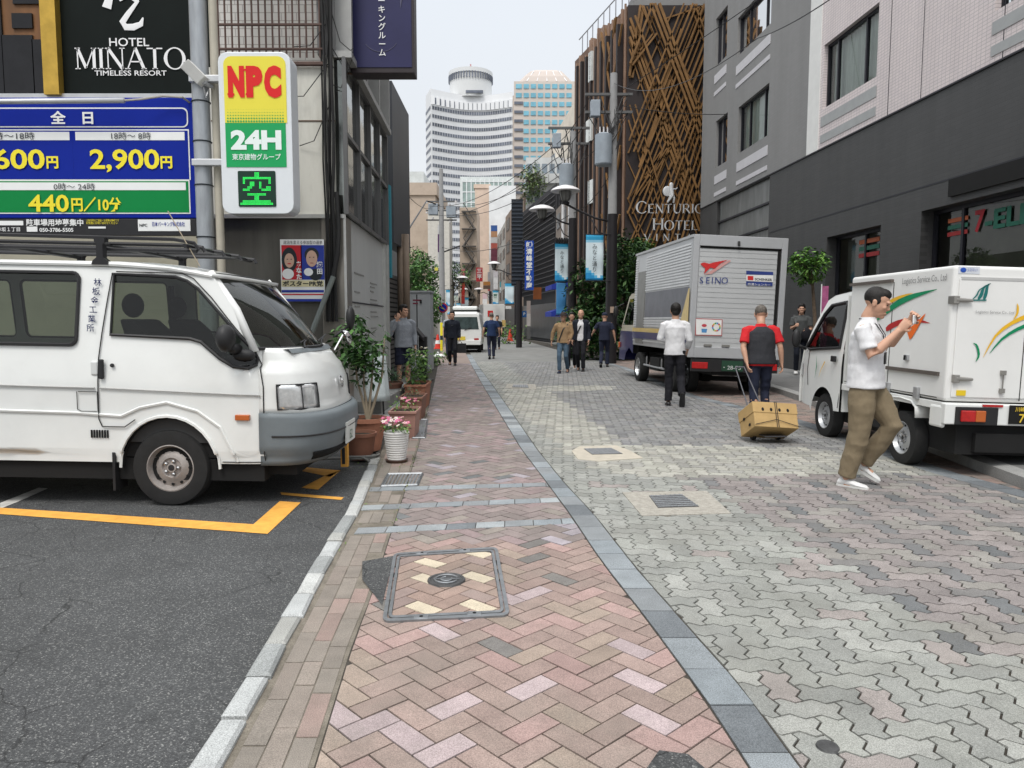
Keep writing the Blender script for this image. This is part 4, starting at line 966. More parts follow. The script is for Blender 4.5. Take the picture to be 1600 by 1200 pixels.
b.add([(xa, Yt + 6, 0), (xa, Yt + 6, zt), (pl.x, pl.y, zt), (pl.x, pl.y, 0)], [(0, 1, 2, 3)])
tops = [Vector((arc(i / 20).x, arc(i / 20).y, zt)) for i in range(21)] + [Vector((xb, Yt + 22, zt)), Vector((xa, Yt + 22, zt))]
b.add(tops, [tuple(range(len(tops)))]); b.build('wall', m_tw, tw, world=True)
fh = 3.15; z = zt - 6.5; n = 0
b0 = MB(); strip(b0, zt - 5.6, zt - 3.2, .25, u0=.03, u1=.99); b0.build('sky_lounge_band', m_tg, tw, world=True)
b0 = MB()
for i in range(18): p = arc((i + .5) / 18, .5); b0.box(p.x - .75, p.y - .2, zt - 6, p.x + .75, p.y + .4, zt - 2.9)
b0.build('lounge_piers', m_tw, tw, world=True)
while z > 6:
 b0 = MB(); strip(b0, z - 1.25, z, .18, u0=.02, u1=.995); b0.build('window_band', m_tg, tw, world=True)
 for sgn in (0,):
  b1 = MB(); b1.add([(xa - .1, Yt + 6, z - 1.2), (xa - .1, Yt + 6, z), (pl.x - .1, pl.y, z), (pl.x - .1, pl.y, z - 1.2)], [(0, 1, 2, 3)]); b1.build('end_window_band', m_tg, tw, world=True)
 z -= fh; n += 1
b0 = MB()
for i in range(34):
 p = arc((i + .5) / 34, .35); b0.box(p.x - .05, p.y - .12, 4, p.x + .05, p.y + .2, zt - 6.4)
b0.build('fins', m_tw, tw, world=True)
dc = P(733, 143, Yt); rr = (765 - 699) / 2 / k_; zd = P(733, 102, Yt - 0).z - 2.6
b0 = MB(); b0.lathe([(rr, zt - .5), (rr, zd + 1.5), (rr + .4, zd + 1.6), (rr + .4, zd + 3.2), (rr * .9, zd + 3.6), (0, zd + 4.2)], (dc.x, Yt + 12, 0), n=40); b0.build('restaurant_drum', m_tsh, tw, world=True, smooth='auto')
b0 = MB()
for i in range(48): a = 2 * math.pi * i / 48; c = Vector((dc.x + (rr + .3) * math.cos(a), Yt + 12 + (rr + .3) * math.sin(a), 0)); b0.box(c.x - .22, c.y - .22, zd - .8, c.x + .22, c.y + .22, zd + 1.7)
b0.build('drum_windows', m_tg, tw, world=True)
b0 = MB(); b0.box(dc.x - 1.5, Yt + 12 - rr - .3, P(733, 141, Yt).z, dc.x + 5.4, Yt + 12 - rr + 1, P(733, 137, Yt).z); b0.build('drum_slot', m_tg, tw, world=True)
b0 = MB(); zz = P(733, 90, Yt).z + 1.5; b0.tube([(dc.x, Yt + 12, zd + 3), (dc.x, Yt + 12, zz)], .3, 6); b0.tube([(dc.x - 1.6, Yt + 12, zd + 3), (dc.x - 1.6, Yt + 12, zz - 3)], .15, 5); b0.tube([(dc.x + 1.4, Yt + 12, zd + 3), (dc.x + 1.4, Yt + 12, zz - 4)], .15, 5); b0.tube([(dc.x - 1.2, Yt + 12, zz - 2.5), (dc.x + 1.2, Yt + 12, zz - 2.5)], .12, 5)
b0.build('mast', M('mast_red', (.45, .25, .25), .6), tw, world=True)
# second tower, tan with turquoise glass
Y2 = 340.0; t2 = thing('turquoise_glass_tower', 'tan tower with turquoise glass windows and a faceted sloping crown', 'building', (P(845, 300, Y2).x, Y2, 0))
m_tan = M('tower_tan', (.54, .48, .43), .7, var=.05, scale=.05); m_tq = M('turquoise_glass', (.17, .40, .50), .3, var=.3, scale=.25); m_crown = M('crown_tan', (.47, .41, .37), .6, var=.06)
X = lambda x: P(x, 300, Y2).x
Z = lambda y: P(845, y, Y2).z
b0 = MB(); b0.box(X(803), Y2, 0, X(905), Y2 + 25, Z(127)); b0.box(X(791), Y2 + 3, 0, X(803) + .01, Y2 + 22, Z(146)); b0.build('wall', m_tan, t2, world=True)
for i in range(20):
 y = 135 + i * 14.0
 if y > 400: break
 b0 = MB()
 if i < 1: xs = [(806, 815)] + [(818 + 11 * k, 826 + 11 * k) for k in range(7)]
 elif i == 1: xs = [(806, 815)] + [(818 + 11 * k, 826 + 11 * k) for k in range(7)]
 else: xs = [(818 + 11 * k, 826 + 11 * k) for k in range(7)]
 for (u, v) in xs: b0.box(X(u), Y2 - .3, Z(y + 3.5), X(v), Y2 + .1, Z(y - 3.5))
 if i > 1:
  b0.box(X(793), Y2 + 2.6, Z(y + 5), X(800), Y2 + 3.1, Z(y - 1))
 b0.build('window_row', m_tq, t2, world=True)
 if i > 1: b0 = MB(); b0.box(X(803.5), Y2 - .5, Z(y), X(817), Y2 + .1, Z(y - 4)); b0.build('dark_recess', m_tg, t2, world=True)
b0 = MB(); cxm = X(853); w0, w1 = X(905) - cxm + 3, X(878) - cxm
n = 14
def octo(hw, hd, z): return [Vector((cxm + hw * sx0, Y2 + 12 + hd * sy0, z)) for sx0, sy0 in ((-1, -.4), (-.75, -1), (.75, -1), (1, -.4), (1, .4), (.75, 1), (-.75, 1), (-1, .4))]
b0.loft([octo(X(902) - cxm, 12, Z(127)), octo(X(894) - cxm, 11, Z(118)), octo(X(885) - cxm, 9, Z(108)), octo(X(873) - cxm, 7, Z(103.5)), octo(X(862) - cxm, 3, Z(102))]); b0.build('crown', m_crown, t2, world=True)
b0 = MB()
for u in (-.62, -.3, 0.02, .33, .64):
 b0.tube([(cxm + (X(902) - cxm) * u * 1.0, Y2 + .0 - .1, Z(127)), (cxm + (X(884) - cxm) * u, Y2 + 3 - .2, Z(108))], .22, 4)
b0.build('crown_ribs', m_tw, t2, world=True)
# ---------------------------------------------------------------- left: panel-clad building beside the car park
Yw = 9.5; cL = P(542, 500, Yw)
lb = thing('panel_clad_building', 'stained cream panel building with barred window and steel corner beside the car park', 'building', (cL.x, Yw, 0))
WL = Wall((cL.x, Yw), (1, 0)); WL.n = Vector((0, -1, 0)); aL = lambda x, y=300: WL.px(x, y)
cE = P(605, 500, 13.4); WLs = Wall((cL.x, Yw), (cE.x - cL.x, cE.y - cL.y)); WLs.n = Vector((WLs.d.y, -WLs.d.x, 0)); Lss = (cE - cL).xy.length
m_cream = M('cream_panel', (.60, .59, .53), .5, var=.07, scale=2, stain=.35, stretch=(2, 2, .5)); m_stl = M('stainless_clad', (.14, .135, .12), .36, .55, var=.25, scale=1.2, stretch=(3, 3, .35))
m_lgrey = M('grey_white_panel', (.42, .43, .42), .4, .1, var=.08, scale=1, stretch=(2, 2, .4)); m_tileb = tile_mat('white_back_tile', (.55, .53, .5), (.5, .49, .46), (.3, .28, .26), .2, .1, .006, 'XZ', .5, .3)
zB1 = aL(400, 335)[1]; zG = aL(400, 105)[1]
a0 = aL(330)[0]
b = MB(); wbox(b, WL, a0, zB1, aL(524)[0], zG, -.3, 0); b.build('upper_panels', m_cream, lb, world=True)
b = MB(); wbox(b, WL, a0, zG, aL(524)[0], 8, -.6, -.45); b.build('recessed_tiles', m_tileb, lb, world=True)
b = MB(); wbox(b, WL, a0, 7.6, aL(524)[0], 8.4, -.44, 0); wbox(b, WL, aL(508)[0], zG + .02, aL(524)[0], 7.6, -.44, -.01); b.build('window_surround', m_cream, lb, world=True)
for (x0, y0, x1, y1) in ((330, 188, 524, 190), (456, 105, 457.5, 335)):
 p, q = aL(x0, y0), aL(x1, y1); b = MB(); wbox(b, WL, p[0], q[1], q[0], p[1], 0, .008); b.build('panel_joint', M('rust_joint', (.12, .08, .055), .8), lb, world=True)
b = MB(); m_bar = M('brown_bar', (.09, .055, .045), .6, var=.3)
for k in range(16):
 a = aL(352 + k * 10.3)[0]; q = WL.p(a, 0, .05); b.tube([(q.x, q.y, zG + .1), (q.x, q.y, 7.6)], .013, 6)
for y in (102, 79, 41, 1, -40):
 p, q = WL.p(aL(350)[0], aL(400, y)[1], .05), WL.p(aL(512)[0], aL(400, y)[1], .05); b.tube([p, q], .018 if y != 102 else .03, 6)
b.build('window_bars', m_bar, lb, world=True)
b = MB(); wbox(b, WL, a0, 0, aL(500)[0], zB1, -.35, -.06); b.build('lower_cladding', m_stl, lb, world=True)
b = MB(); wbox(b, WL, aL(500)[0], 0, 0, zB1 - .02, -.35, 0); b.build('corner_column', M('bright_stainless', (.27, .25, .22), .3, .6, var=.25, scale=1, stretch=(5, 5, .3)), lb, world=True, bevel=.01)
b = MB(); wbox(b, WL, a0, zB1 - .05, 0, zB1 + .0, 0, .03); wbox(b, WL, -.02, 0, .012, zB1, 0, .012); b.build('trim', M('bright_trim', (.5, .5, .48), .35, .6), lb, world=True)
b = MB(); wbox(b, WLs, .02, 0, Lss, zB1, -.3, -.02); b.build('side_panels', m_lgrey, lb, world=True)
for z in (1.65, ): b = MB(); wbox(b, WLs, .4, z, Lss, z + .02, -.02, -.01); b.build('side_joint', m_frame, lb, world=True)
b = MB(); wbox(b, WLs, Lss - .35, 0, Lss - .3, zB1, -.02, .03); wbox(b, WLs, Lss - .12, 0, Lss, zB1, -.02, .05); b.build('side_trim', M('bright_trim', (.5, .5, .48), .35, .6), lb, world=True)
rr_ = random.Random(4)
b = MB()
for k in range(15):
 a = .7 + rr_.choice([0, 1.4]); z = 1.15 + (k % 8) * .13 + (0.06 if k > 7 else 0); wd = rr_.uniform(.3, .9); wbox(b, WLs, a, z, a + wd, z + .02, -.018, -.014)
b.build('engraved_lines', M('engraving', (.22, .22, .21), .6), lb, world=True)
# glass band above the side wall
m_refl = M('reflective_glass', (.16, .17, .16), .05, .85, var=.6, scale=.9, stretch=(1, 1, 1.4), bump=.25, bscale=1.6)
b = MB(); wbox(b, WLs, 0.05, zB1 + .02, Lss, zG + .1, -.25, 0); b.build('glass_band', m_refl, lb, world=True)
b = MB()
for z in (zB1, zG + .08, 3.75): wbox(b, WLs, 0, z, Lss + .02, z + .05, 0, .04)
for k in range(5): wbox(b, WLs, Lss * k / 4 - .02, zB1, Lss * k / 4 + .03, zG + .1, .0, .05)
b.build('glass_frame', M('frame_grey', (.13, .13, .13), .4, .5), lb, world=True)
b = MB(); wbox(b, WLs, .0, zG + .15, Lss, 9, -.3, -.1); b.build('upper_side_wall', M('upper_grey', (.20, .20, .20), .6, var=.2, scale=1, stain=.3), lb, world=True)
for k in range(3):
 z = zG + .35 + k * .0; b = MB(); wbox(b, WLs, .3 + k * 1.25, zG + .25, 1.2 + k * 1.25, zG + 1.6, -.1, -.05); f = b.build('window', m_refl, lb, world=True)
b = MB(); wbox(b, WLs, 0, zG + .12, Lss, zG + .2, -.1, .12); wbox(b, WLs, 0, zG + 1.75, Lss, zG + 1.85, -.1, .14)
for k in range(4): wbox(b, WLs, .15 + k * 1.22, zG + .2, .24 + k * 1.22, zG + 1.75, -.1, .1)
b.build('window_framing', M('frame_pale', (.33, .33, .32), .5, .2), lb, world=True)
b = MB(); p0 = G(548, 652); b.box(cL.x - .2, 9.52, 0, cL.x + .55, 13.0, .16); b.box(cL.x - .2, 9.9, .16, cL.x + .35, 13.0, .32); b.build('entrance_step', M('step_stone', (.22, .22, .21), .8, var=.2, stain=.3), lb, world=True, bevel=.01)
b = MB(); b.box(P(338, 300, Yw).x, Yw + .61, 0, cL.x - .45, 13.4, 8); b.build('building_core', m_cream, lb, world=True)
# cables at the corner
b = MB(); rc = random.Random(9)
for k in range(6):
 a = aL(509 + k * 3.2)[0]; q = WL.p(a, 0, .04 + .02 * (k % 3)); pts = [(q.x + rc.gauss(0, .012), q.y - rc.random() * .02, z) for z in [1.4 + .5 * i for i in range(14)]]; b.tube(pts, .012 + .008 * (k % 2), 6)
for k in range(7):
 s_, e_ = WL.p(aL(520)[0], 4.1 + .25 * k, .06), WL.p(aL(rc.uniform(440, 475))[0], 3.6 + .3 * k, .03)
 if k % 2: e_ = P(552, rc.uniform(60, 110), 9.6)
 mid = (s_ + e_) / 2 + Vector((0, -.05, -.15 - .1 * rc.random())); b.tube([s_, mid.lerp(s_, .4), mid, mid.lerp(e_, .5), e_], .006, 5)
b.build('cables', M('black_cable', (.015, .015, .015), .6), lb, world=True)
# diagonal pipe on corner column
b = MB(); p0, p1, p2 = P(484, 528, 9.3), P(521, 432, 9.38), P(529, 360, 9.42); b.tube([p0, p1], .035, 8); b.build('leaning_pipe', M('grey_pipe', (.17, .19, .18), .4, .4), lb, world=True)
b = MB(); b.tube([p1, p1.lerp(p2, .5) + Vector((.02, 0, 0)), p2, P(526, 300, 9.42)], .03, 8); b.build('hose', M('black_cable', (.015, .015, .015), .6), lb, world=True)
# ---- beige wall and black hotel board behind the car park
Yb = 11.2; cb = thing('car_park_building', 'olive beige walled building behind the car park carrying the black hotel board', 'building', (-8, Yb, 0))
b = MB(); xr = P(345, 300, Yb).x; b.box(-24, Yb, 0, xr, Yb + 6, 11); b.build('wall', M('olive_beige', (.40, .38, .30), .8, var=.1, scale=1, stain=.2), cb, world=True)
b = MB(); q0, q1 = P(320, 170, Yb), P(345, 400, Yb); b.box(q0.x, Yb - .14, 0, q1.x - .2, Yb, P(320, 160, Yb).z); b.build('pilaster', M('pilaster_beige', (.36, .32, .24), .8, var=.1, stain=.2), cb, world=True)
b = MB(); Y_ = 10.6
q0, q1 = P(-400, 148, Y_), P(72, -60, Y_); b.box(q0.x, Y_ + .25, q0.z, q1.x, Yb, q1.z + 2); b.build('timber_bay', M('dark_timber', (.14, .065, .025), .5, var=.5, scale=1.3, stretch=(2, 2, .5)), cb, world=True)
for (x0, y0, x1, y1) in ((2, 10, 33, 34), (-10, 45, 34, 140), (38, 52, 68, 145), (3, -60, 66, -5), (-120, -50, -20, 140)):
 p, q = P(x0, y1, Y_), P(x1, y0, Y_); b = MB(); b.box(p.x, Y_ + .22, p.z, q.x, Y_ + .26, q.z); b.build('dark_pane', M('bay_glass', (.012, .012, .014), .2, var=.3), cb, world=True)
b = MB(); p, q = P(70, 148, Y_ - .1), P(82, -80, Y_ - .1); b.box(p.x, Y_ - .12, p.z, q.x, Y_ + .25, q.z); b.build('gold_post', M('gold_paint', (.50, .32, .06), .35, .6, var=.2), cb, world=True)
hs_ = thing('hotel_board', 'big black board reading HOTEL MINATO in white above the blue price board', 'sign', P(200, 148, Y_))
b = MB(); p, q = P(82, 148, Y_), P(322, -90, Y_); b.box(p.x, Y_, p.z, q.x, Y_ + .12, q.z); b.build('panel', M('board_black', (.006, .009, .008), .5, var=.15, spec=.1), hs_, world=True)
b = MB(); b.box(-14, Y_ - .06, p.z - .1, q.x + .1, Y_ + .5, p.z); b.build('ledge', M('alu', (.5, .51, .52), .4, .5, var=.1), hs_, world=True)
m_wl = M('white_letters', (.80, .80, .80), .5, var=.03)
k = FPX / Y_; on2 = lambda x, y: P(x, y, Y_ - .01)
serif('MINATO', m_wl, on2(119, 108), (1, 0, 0), (0, 0, 1), 31 / k, hs_, gap=.09)
text('HOTEL', m_wl, on2(171, 72), (1, 0, 0), (0, 0, 1), 17 / k, hs_, width=60 / k, bold=.008); text('TIMELESS RESORT', m_wl, on2(148, 118), (1, 0, 0), (0, 0, 1), 10.5 / k, hs_, width=109 / k, bold=.01)
b = MB(); pts = [(185, -20), (176, 10), (164, 5)],
def brush(pl, r):
 v = [P(x, y, Y_ - .02) for x, y in pl]; b.tube(v, [q / k for q in r], 8)
brush([(170, -40), (172, -10), (166, 12)], [2, 5, 7]); brush([(196, -50), (214, 2), (199, 22), (191, 34), (196, 42), (208, 42), (220, 37), (223, 27)], [2, 3, 4, 5, 5, 5, 4, 1]); brush([(186, 0), (200, -8), (214, 2)], [2, 3, 3])
for i, v in enumerate(b.v): b.v[i] = (v[0], Y_ - .012 + (v[1] - (Y_ - .02)) * .05, v[2])
b.build('brush_emblem', m_wl, hs_, world=True)
# ---- next buildings up the left side
nb = thing('dark_fin_building', 'narrow charcoal building with a projecting upper box and slatted base on the left', 'building', (-3.2, 16, 0))
q0, q1, q2 = P(587, 126, 16), P(612, 126, 16), P(638, 126, 18.6)
b = MB(); zt_ = q1.z; zb_ = P(612, 378, 16).z
b.add([(q0.x, 16, zb_), (q1.x, 16, zb_), (q2.x, 18.6, zb_), (q0.x, 18.6, zb_), (q0.x, 16, zt_), (q1.x, 16, zt_), (q2.x, 18.6, zt_), (q0.x, 18.6, zt_)], [(0, 1, 2, 3), (4, 5, 6, 7), (0, 1, 5, 4), (1, 2, 6, 5), (2, 3, 7, 6), (3, 0, 4, 7)]); b.build('upper_box', M('charcoal_metal', (.06, .065, .075), .45, .3, var=.15, scale=.8), nb, world=True)
b = MB(); b.box(-9, 16.6, 0, P(601, 400, 16.6).x - .55, 22, zt_ - .4); b.build('wall', M('upper_grey', (.20, .20, .20), .6), nb, world=True)
b = MB(); x0_, x1_ = P(603, 500, 15.8).x, P(641, 500, 19.5).x
for k in range(22): z = .15 + k * .105; b.add([(x0_ - .6, 15.8, z), (x0_, 15.8, z), (x1_, 19.5, z), (x0_ - .6, 15.8, z + .07), (x0_, 15.8, z + .07), (x1_, 19.5, z + .07)], [(0, 1, 4, 3), (1, 2, 5, 4)])
b.build('slatted_base', M('slat_grey', (.085, .08, .075), .6), nb, world=True)
b = MB(); b.add([(x0_ - .6, 15.9, 0), (x0_ - .05, 15.9, 0), (x1_ - .05, 19.5, 0), (x0_ - .6, 15.9, 2.45), (x0_ - .05, 15.9, 2.45), (x1_ - .05, 19.5, 2.45)], [(0, 1, 4, 3), (1, 2, 5, 4)]); b.build('base_back', m_dark, nb, world=True)
for x in (626, 634):
 q = P(x, 400, 17.2); b = MB(); b.tube([(q.x, q.y, 1.4), (q.x, q.y, zb_ + .3)], .085, 10); b.build('column', M('brown_pipe', (.21, .16, .12), .6, var=.15), nb, world=True, smooth=True)
b = MB(); q = P(607, 400, 15.4); b.box(q.x - .06, 15.3, P(607, 434, 15.4).z, q.x + .06, 15.5, P(607, 290, 15.4).z); b.build('teal_banner', M('teal', (.02, .20, .26), .6), nb, world=True)
# ================================================================ VEHICLES
def car_paint(name, col, rough=.28, dirt=.1): return M(name, col, rough, 0, var=.05, scale=1.5, coat=.5, stain=dirt)
m_white = car_paint('white_paint', (.70, .71, .69)); m_tyre = M('tyre', (.018, .018, .018), .85, var=.2, scale=10); m_rim = M('steel_rim', (.42, .43, .44), .4, .6, var=.15, scale=8); m_rust = M('worn_rim', (.36, .33, .31), .5, .5, var=.3, scale=9, stain=.5)
m_bump = M('grey_plastic', (.145, .165, .175), .5, var=.08); m_blk = M('black_plastic', (.02, .02, .021), .5, var=.15); m_under = M('underbody', (.012, .012, .012), .9)
m_carg = glass_mat('car_glass', (.52, .57, .52), .45); m_lens = M('lamp_lens', (.62, .63, .63), .12, .5, var=.25, scale=14, coat=1); m_chrome = M('chrome', (.6, .6, .6), .12, 1.0, var=.05)
m_amber = M('amber_lens', (.42, .10, .02), .3, coat=.5); m_rl = M('red_lens', (.40, .012, .012), .25, coat=.6, var=.2, scale=30)
m_seam = M('seam', (.03, .03, .03), .8); m_plate = M('white_plate', (.6, .61, .58), .5); m_seat = M('seat_cloth', (.025, .025, .028), .9)
def wheel(root, x, y, side, r=.3, w_=.17, rim=None, holes=12, rr=.62, mirror=1):
 """wheel centred on (x, y) with its face looking along side*Y"""
 wh = thing('wheel', None, None, (x, y, r)); del_keys(wh); wh.parent = root; s = side
 b = MB(); q = w_ / 2
 b.lathe([(r * rr * .98, -q * s), (r * .8, -q * 1.05 * s), (r * .95, -q * .95 * s), (r, -q * .7 * s), (r, q * .7 * s), (r * .96, q * .95 * s), (r * .82, q * 1.06 * s), (r * rr, q * 1.0 * s), (r * rr * .97, q * .6 * s)], (0, 0, 0), (0, 1, 0), 40); b.build('tyre', m_tyre, wh, smooth='auto')
 R_ = r * rr; b = MB()
 b.lathe([(R_ * 1.0, q * .97 * s), (R_ * .95, q * 1.0 * s), (R_ * .9, q * .7 * s), (R_ * .82, q * .35 * s), (R_ * .72, q * .42 * s), (R_ * .6, q * .62 * s), (R_ * .42, q * .7 * s), (R_ * .36, q * .5 * s), (R_ * .2, q * .5 * s), (R_ * .19, q * .75 * s), (.001, q * .78 * s)], (0, 0, 0), (0, 1, 0), 40); rm = b.build('rim', rim or m_rim, wh, smooth='auto')
 for k in range(holes):
  a = 2 * math.pi * k / holes; c = Vector((R_ * .72 * math.cos(a), q * .47 * s, R_ * .72 * math.sin(a))); b = MB(); b.ell(c, (R_ * .075, .006, R_ * .075), 8, 4); b.build('rim_hole', m_black, wh)
 b = MB(); b.lathe([(.001, q * .8 * s), (R_ * .13, q * .78 * s), (R_ * .15, q * .55 * s)], (0, 0, 0), (0, 1, 0), 16); b.build('hub_cap', m_blk, wh, smooth='auto')
 for k in range(5):
  a = 2 * math.pi * k / 5; c = Vector((R_ * .28 * math.cos(a), q * .55 * s, R_ * .28 * math.sin(a))); b = MB(); b.lathe([(.012, 0), (.012, .02 * s), (.001, .025 * s)], c, (0, 1, 0), 6); b.build('wheel_nut', m_chrome, wh)
 return wh
def npanel(outer, holes, mp, grid, name, mat, parent, s):
 uv, fs = panel(outer, holes, lambda a, c: (a, 0, c), grid); me = bpy.data.meshes.new(name); nn = []
 for p in uv:
  q = Vector(mp(p.x, p.z)); du = Vector(mp(p.x + .01, p.z)) - Vector(mp(p.x - .01, p.z)); dv = Vector(mp(p.x, p.z + .01)) - Vector(mp(p.x, p.z - .01)); n_ = du.cross(dv).normalized(); nn.append(n_ if n_.y * s > 0 else -n_)
 out_f = []
 for f in fs:
  a, b_, c = uv[f[0]], uv[f[1]], uv[f[2]]; ar = sum((uv[f[i]].x * uv[f[(i + 1) % len(f)]].z - uv[f[(i + 1) % len(f)]].x * uv[f[i]].z) for i in range(len(f)))
  out_f.append(f if (ar > 0) == (s < 0) else f[::-1])
 me.from_pydata([mp(p.x, p.z) for p in uv], [], out_f); me.polygons.foreach_set('use_smooth', [True] * len(me.polygons)); me.update(); me.normals_split_custom_set_from_vertices(nn)
 o = bpy.data.objects.new(name, me); COL.objects.link(o); me.materials.append(mat); o.parent = parent; return o
def del_keys(o):
 for k in ('label', 'category', 'group'):
  if k in o: del o[k]
# wheels are parts: vehicle > wheel > tyre, rim ...
# ---------------------------------------------------------------- the white van in the car park (local +X = nose, -Y = side we see)
Yv = 5.62; vx = P(262, 735, Yv).x; HW = .815
van = thing('parked_van', 'white van with roof rack and grey bumper, parked in the asphalt car park', 'van', (vx, Yv + HW, -.03), rot=(0, R(1.0), R(0)))
kv = 205.0
def vp(px, py): return ((px - 262) / kv, (795 - py) / kv - .0)
XB = -2.9
def hw(z): # half width by height
 if z < .95: return HW - .012 * (.95 - z) / .6 - (.03 if z < .42 else 0)
 return HW - .105 * ((z - .95) / .85) ** 1.25
arch = [(0.0 + .375 * math.cos(a), .30 + .40 * math.sin(a)) for a in [math.pi * k / 16 for k in range(16, -1, -1)]]
rarch = [(-2.25 + .375 * math.cos(a), .30 + .40 * math.sin(a)) for a in [math.pi * k / 16 for k in range(16, -1, -1)]]
outer = [(XB, .34), (-2.63, .34)] + rarch[1:-1] + [(-1.87, .34), (-.385, .34), (-.385, .34)][:2] + arch[1:-1] + [(.385, .34), (.74, .34), (.74, 1.18), (.70, 1.235), (.33, 1.80), (.2, 1.84), (XB, 1.88)]
door_win = [vp(*p) for p in [(175, 427), (272, 430), (290, 436), (308, 448), (340, 482), (374, 520), (396, 545), (401, 556), (399, 566), (390, 571), (368, 569), (346, 556), (316, 531), (298, 526), (174, 522)]]
side_win = rrect(*vp(-170, 539), *vp(120, 426), .05); rear_win = rrect(*vp(-330, 539), *vp(-190, 426), .05)
def vmap(s): return lambda x, z: (x, s * (hw(z) - (.10 * max(0, (x - .45) / .3) ** 2 if z > 1.1 else .0) - .03 * max(0, (x - .5) / .25) ** 2), z)
for s in (-1, 1):
 o = npanel(outer, [door_win, side_win, rear_win], vmap(s), .11, 'side_panel', m_white, van, s)
 for wpoly, nm in ((door_win, 'door_window'), (side_win, 'side_window'), (rear_win, 'rear_side_window')):
  f = vmap(s); b = MB(); pts = [f(x, z) for x, z in wpoly]; pts = [(x, y + s * .012, z) for x, y, z in pts]; b.tube(pts, .014, 6, closed=True); fo = b.build('window_rubber', m_blk, van)
  vs, fs = panel(wpoly, [], lambda x, z: (f(x, z)[0], f(x, z)[1] + s * .004, f(x, z)[2]), .2); b = MB(); b.add(vs, fs); b.build(nm, m_carg, van, smooth=True)
def vline(pts, nm='gap_and_shade_line', r=.0045, mat=m_seam, s=-1, off=.011):
 f = vmap(s); q = []
 for i in range(len(pts) - 1):
  for k in range(8): t = k / 8; q.append((pts[i][0] + (pts[i + 1][0] - pts[i][0]) * t, pts[i][1] + (pts[i + 1][1] - pts[i][1]) * t))
 q.append(pts[-1]); b = MB(); b.tube([(x, f(x, z)[1] + s * off, z) for x, z in q], r, 5); return b.build(nm, mat, van)
vline([vp(*p) for p in [(172, 425), (166, 470), (160, 520), (156, 560), (155, 655), (160, 667), (195, 667), (212, 655)]])
vline([vp(*p) for p in [(413, 722), (413, 600), (408, 570), (395, 540), (330, 462), (300, 432), (282, 424), (178, 423)]])
vline([vp(*p) for p in [(-300, 601), (150, 606)]], r=.007, mat=M('paint_shadowline', (.36, .36, .35), .5)); vline([vp(*p) for p in [(158, 606), (408, 614)]], r=.006, mat=M('paint_shadowline', (.36, .36, .35), .5))  # grey beads along the belt crease: its shade painted in
vline([vp(*p) for p in [(346, 722), (412, 722)]]); vline([vp(*p) for p in [(122, 612), (122, 640), (128, 643), (154, 643), (154, 612), (124, 612)]], 'fuel_flap_gap', r=.003)
vline([vp(*p) for p in [(-300, 640), (120, 646), (190, 650), (220, 636), (262, 627), (310, 640), (345, 665), (362, 700), (370, 722)]], 'pressed_crease', r=.012, mat=m_white, off=.004)
vline([(arch[k][0] * 1.03, .30 + (arch[k][1] - .30) * 1.03) for k in range(17)], 'arch_lip', r=.014, mat=m_white, off=.004)
m_seal = M('navy_letters', (.015, .025, .10), .6)
for i, ch in enumerate('林板金工業所'):
 px_, py_ = 151 - i * 1.6, 441 + i * 14.3; x, z = vp(px_, py_); text(ch, m_seal, (x - .03, vmap(-1)(x, z)[1] - .018, z - .02), (1, 0, .0), (0, -.12, 1), .062, van, world=False, ext=.003, bold=.012)
b = MB(); x, z = vp(154, 575); b.box(x - .05, -HW - .006, z - .055, x + .01, -HW + .03, z + .055); b.build('handle_recess', M('recess_white', (.55, .56, .55), .4), van, bevel=.012)
b = MB(); x, z = vp(162, 576); b.box(x - .018, -HW - .028, z - .075, x + .018, -HW, z + .075); b.build('door_handle', m_blk, van, bevel=.008)
b = MB(); x, z = vp(178, 570); b.lathe([(.001, .012), (.014, .01), (.016, 0)], (x, -HW, z), (0, -1, 0), 12); b.build('lock', m_blk, van)
b = MB(); x, z = vp(381, 649); b.box(x - .055, -HW - .016, z - .022, x + .055, -HW + .03, z + .022); b.build('side_indicator', m_amber, van, bevel=.006)
for k in range(7): b = MB(); x, z = vp(142 + k * 4.2, 679); b.box(x - .005, -HW - .003, z - .03, x + .005, -HW + .02, z + .03); b.build('vent_slot', m_black, van)
# roof
rings = []
for i in range(25):
 x = XB + (3.28) * i / 24; zr = 1.905 - (.0 if x < -.4 else .11 * ((x + .4) / .78) ** 2); ze = 1.88 + (1.80 - 1.88) * max(0, min(1, (x + 0.4) / .75)); hwx = hw(ze) + .012; rg = []
 for k in range(17):
  t = -1 + 2 * k / 16; rg.append(Vector((x + (.05 * (1 - t * t) if i == 24 else 0), hwx * t, ze + (zr - ze) * (1 - abs(t) ** 3.2) + .01)))
 rings.append(rg)
b = MB(); b.loft(rings, caps=False, closed=False); o = b.build('roof', m_white, van, smooth=True); md = o.modifiers.new('s', 'SOLIDIFY'); md.thickness = .03
vline([(XB, 1.872), (-.4, 1.865), (.0, 1.845), (.33, 1.79)], 'rain_gutter', r=.014, mat=m_white, off=.01)
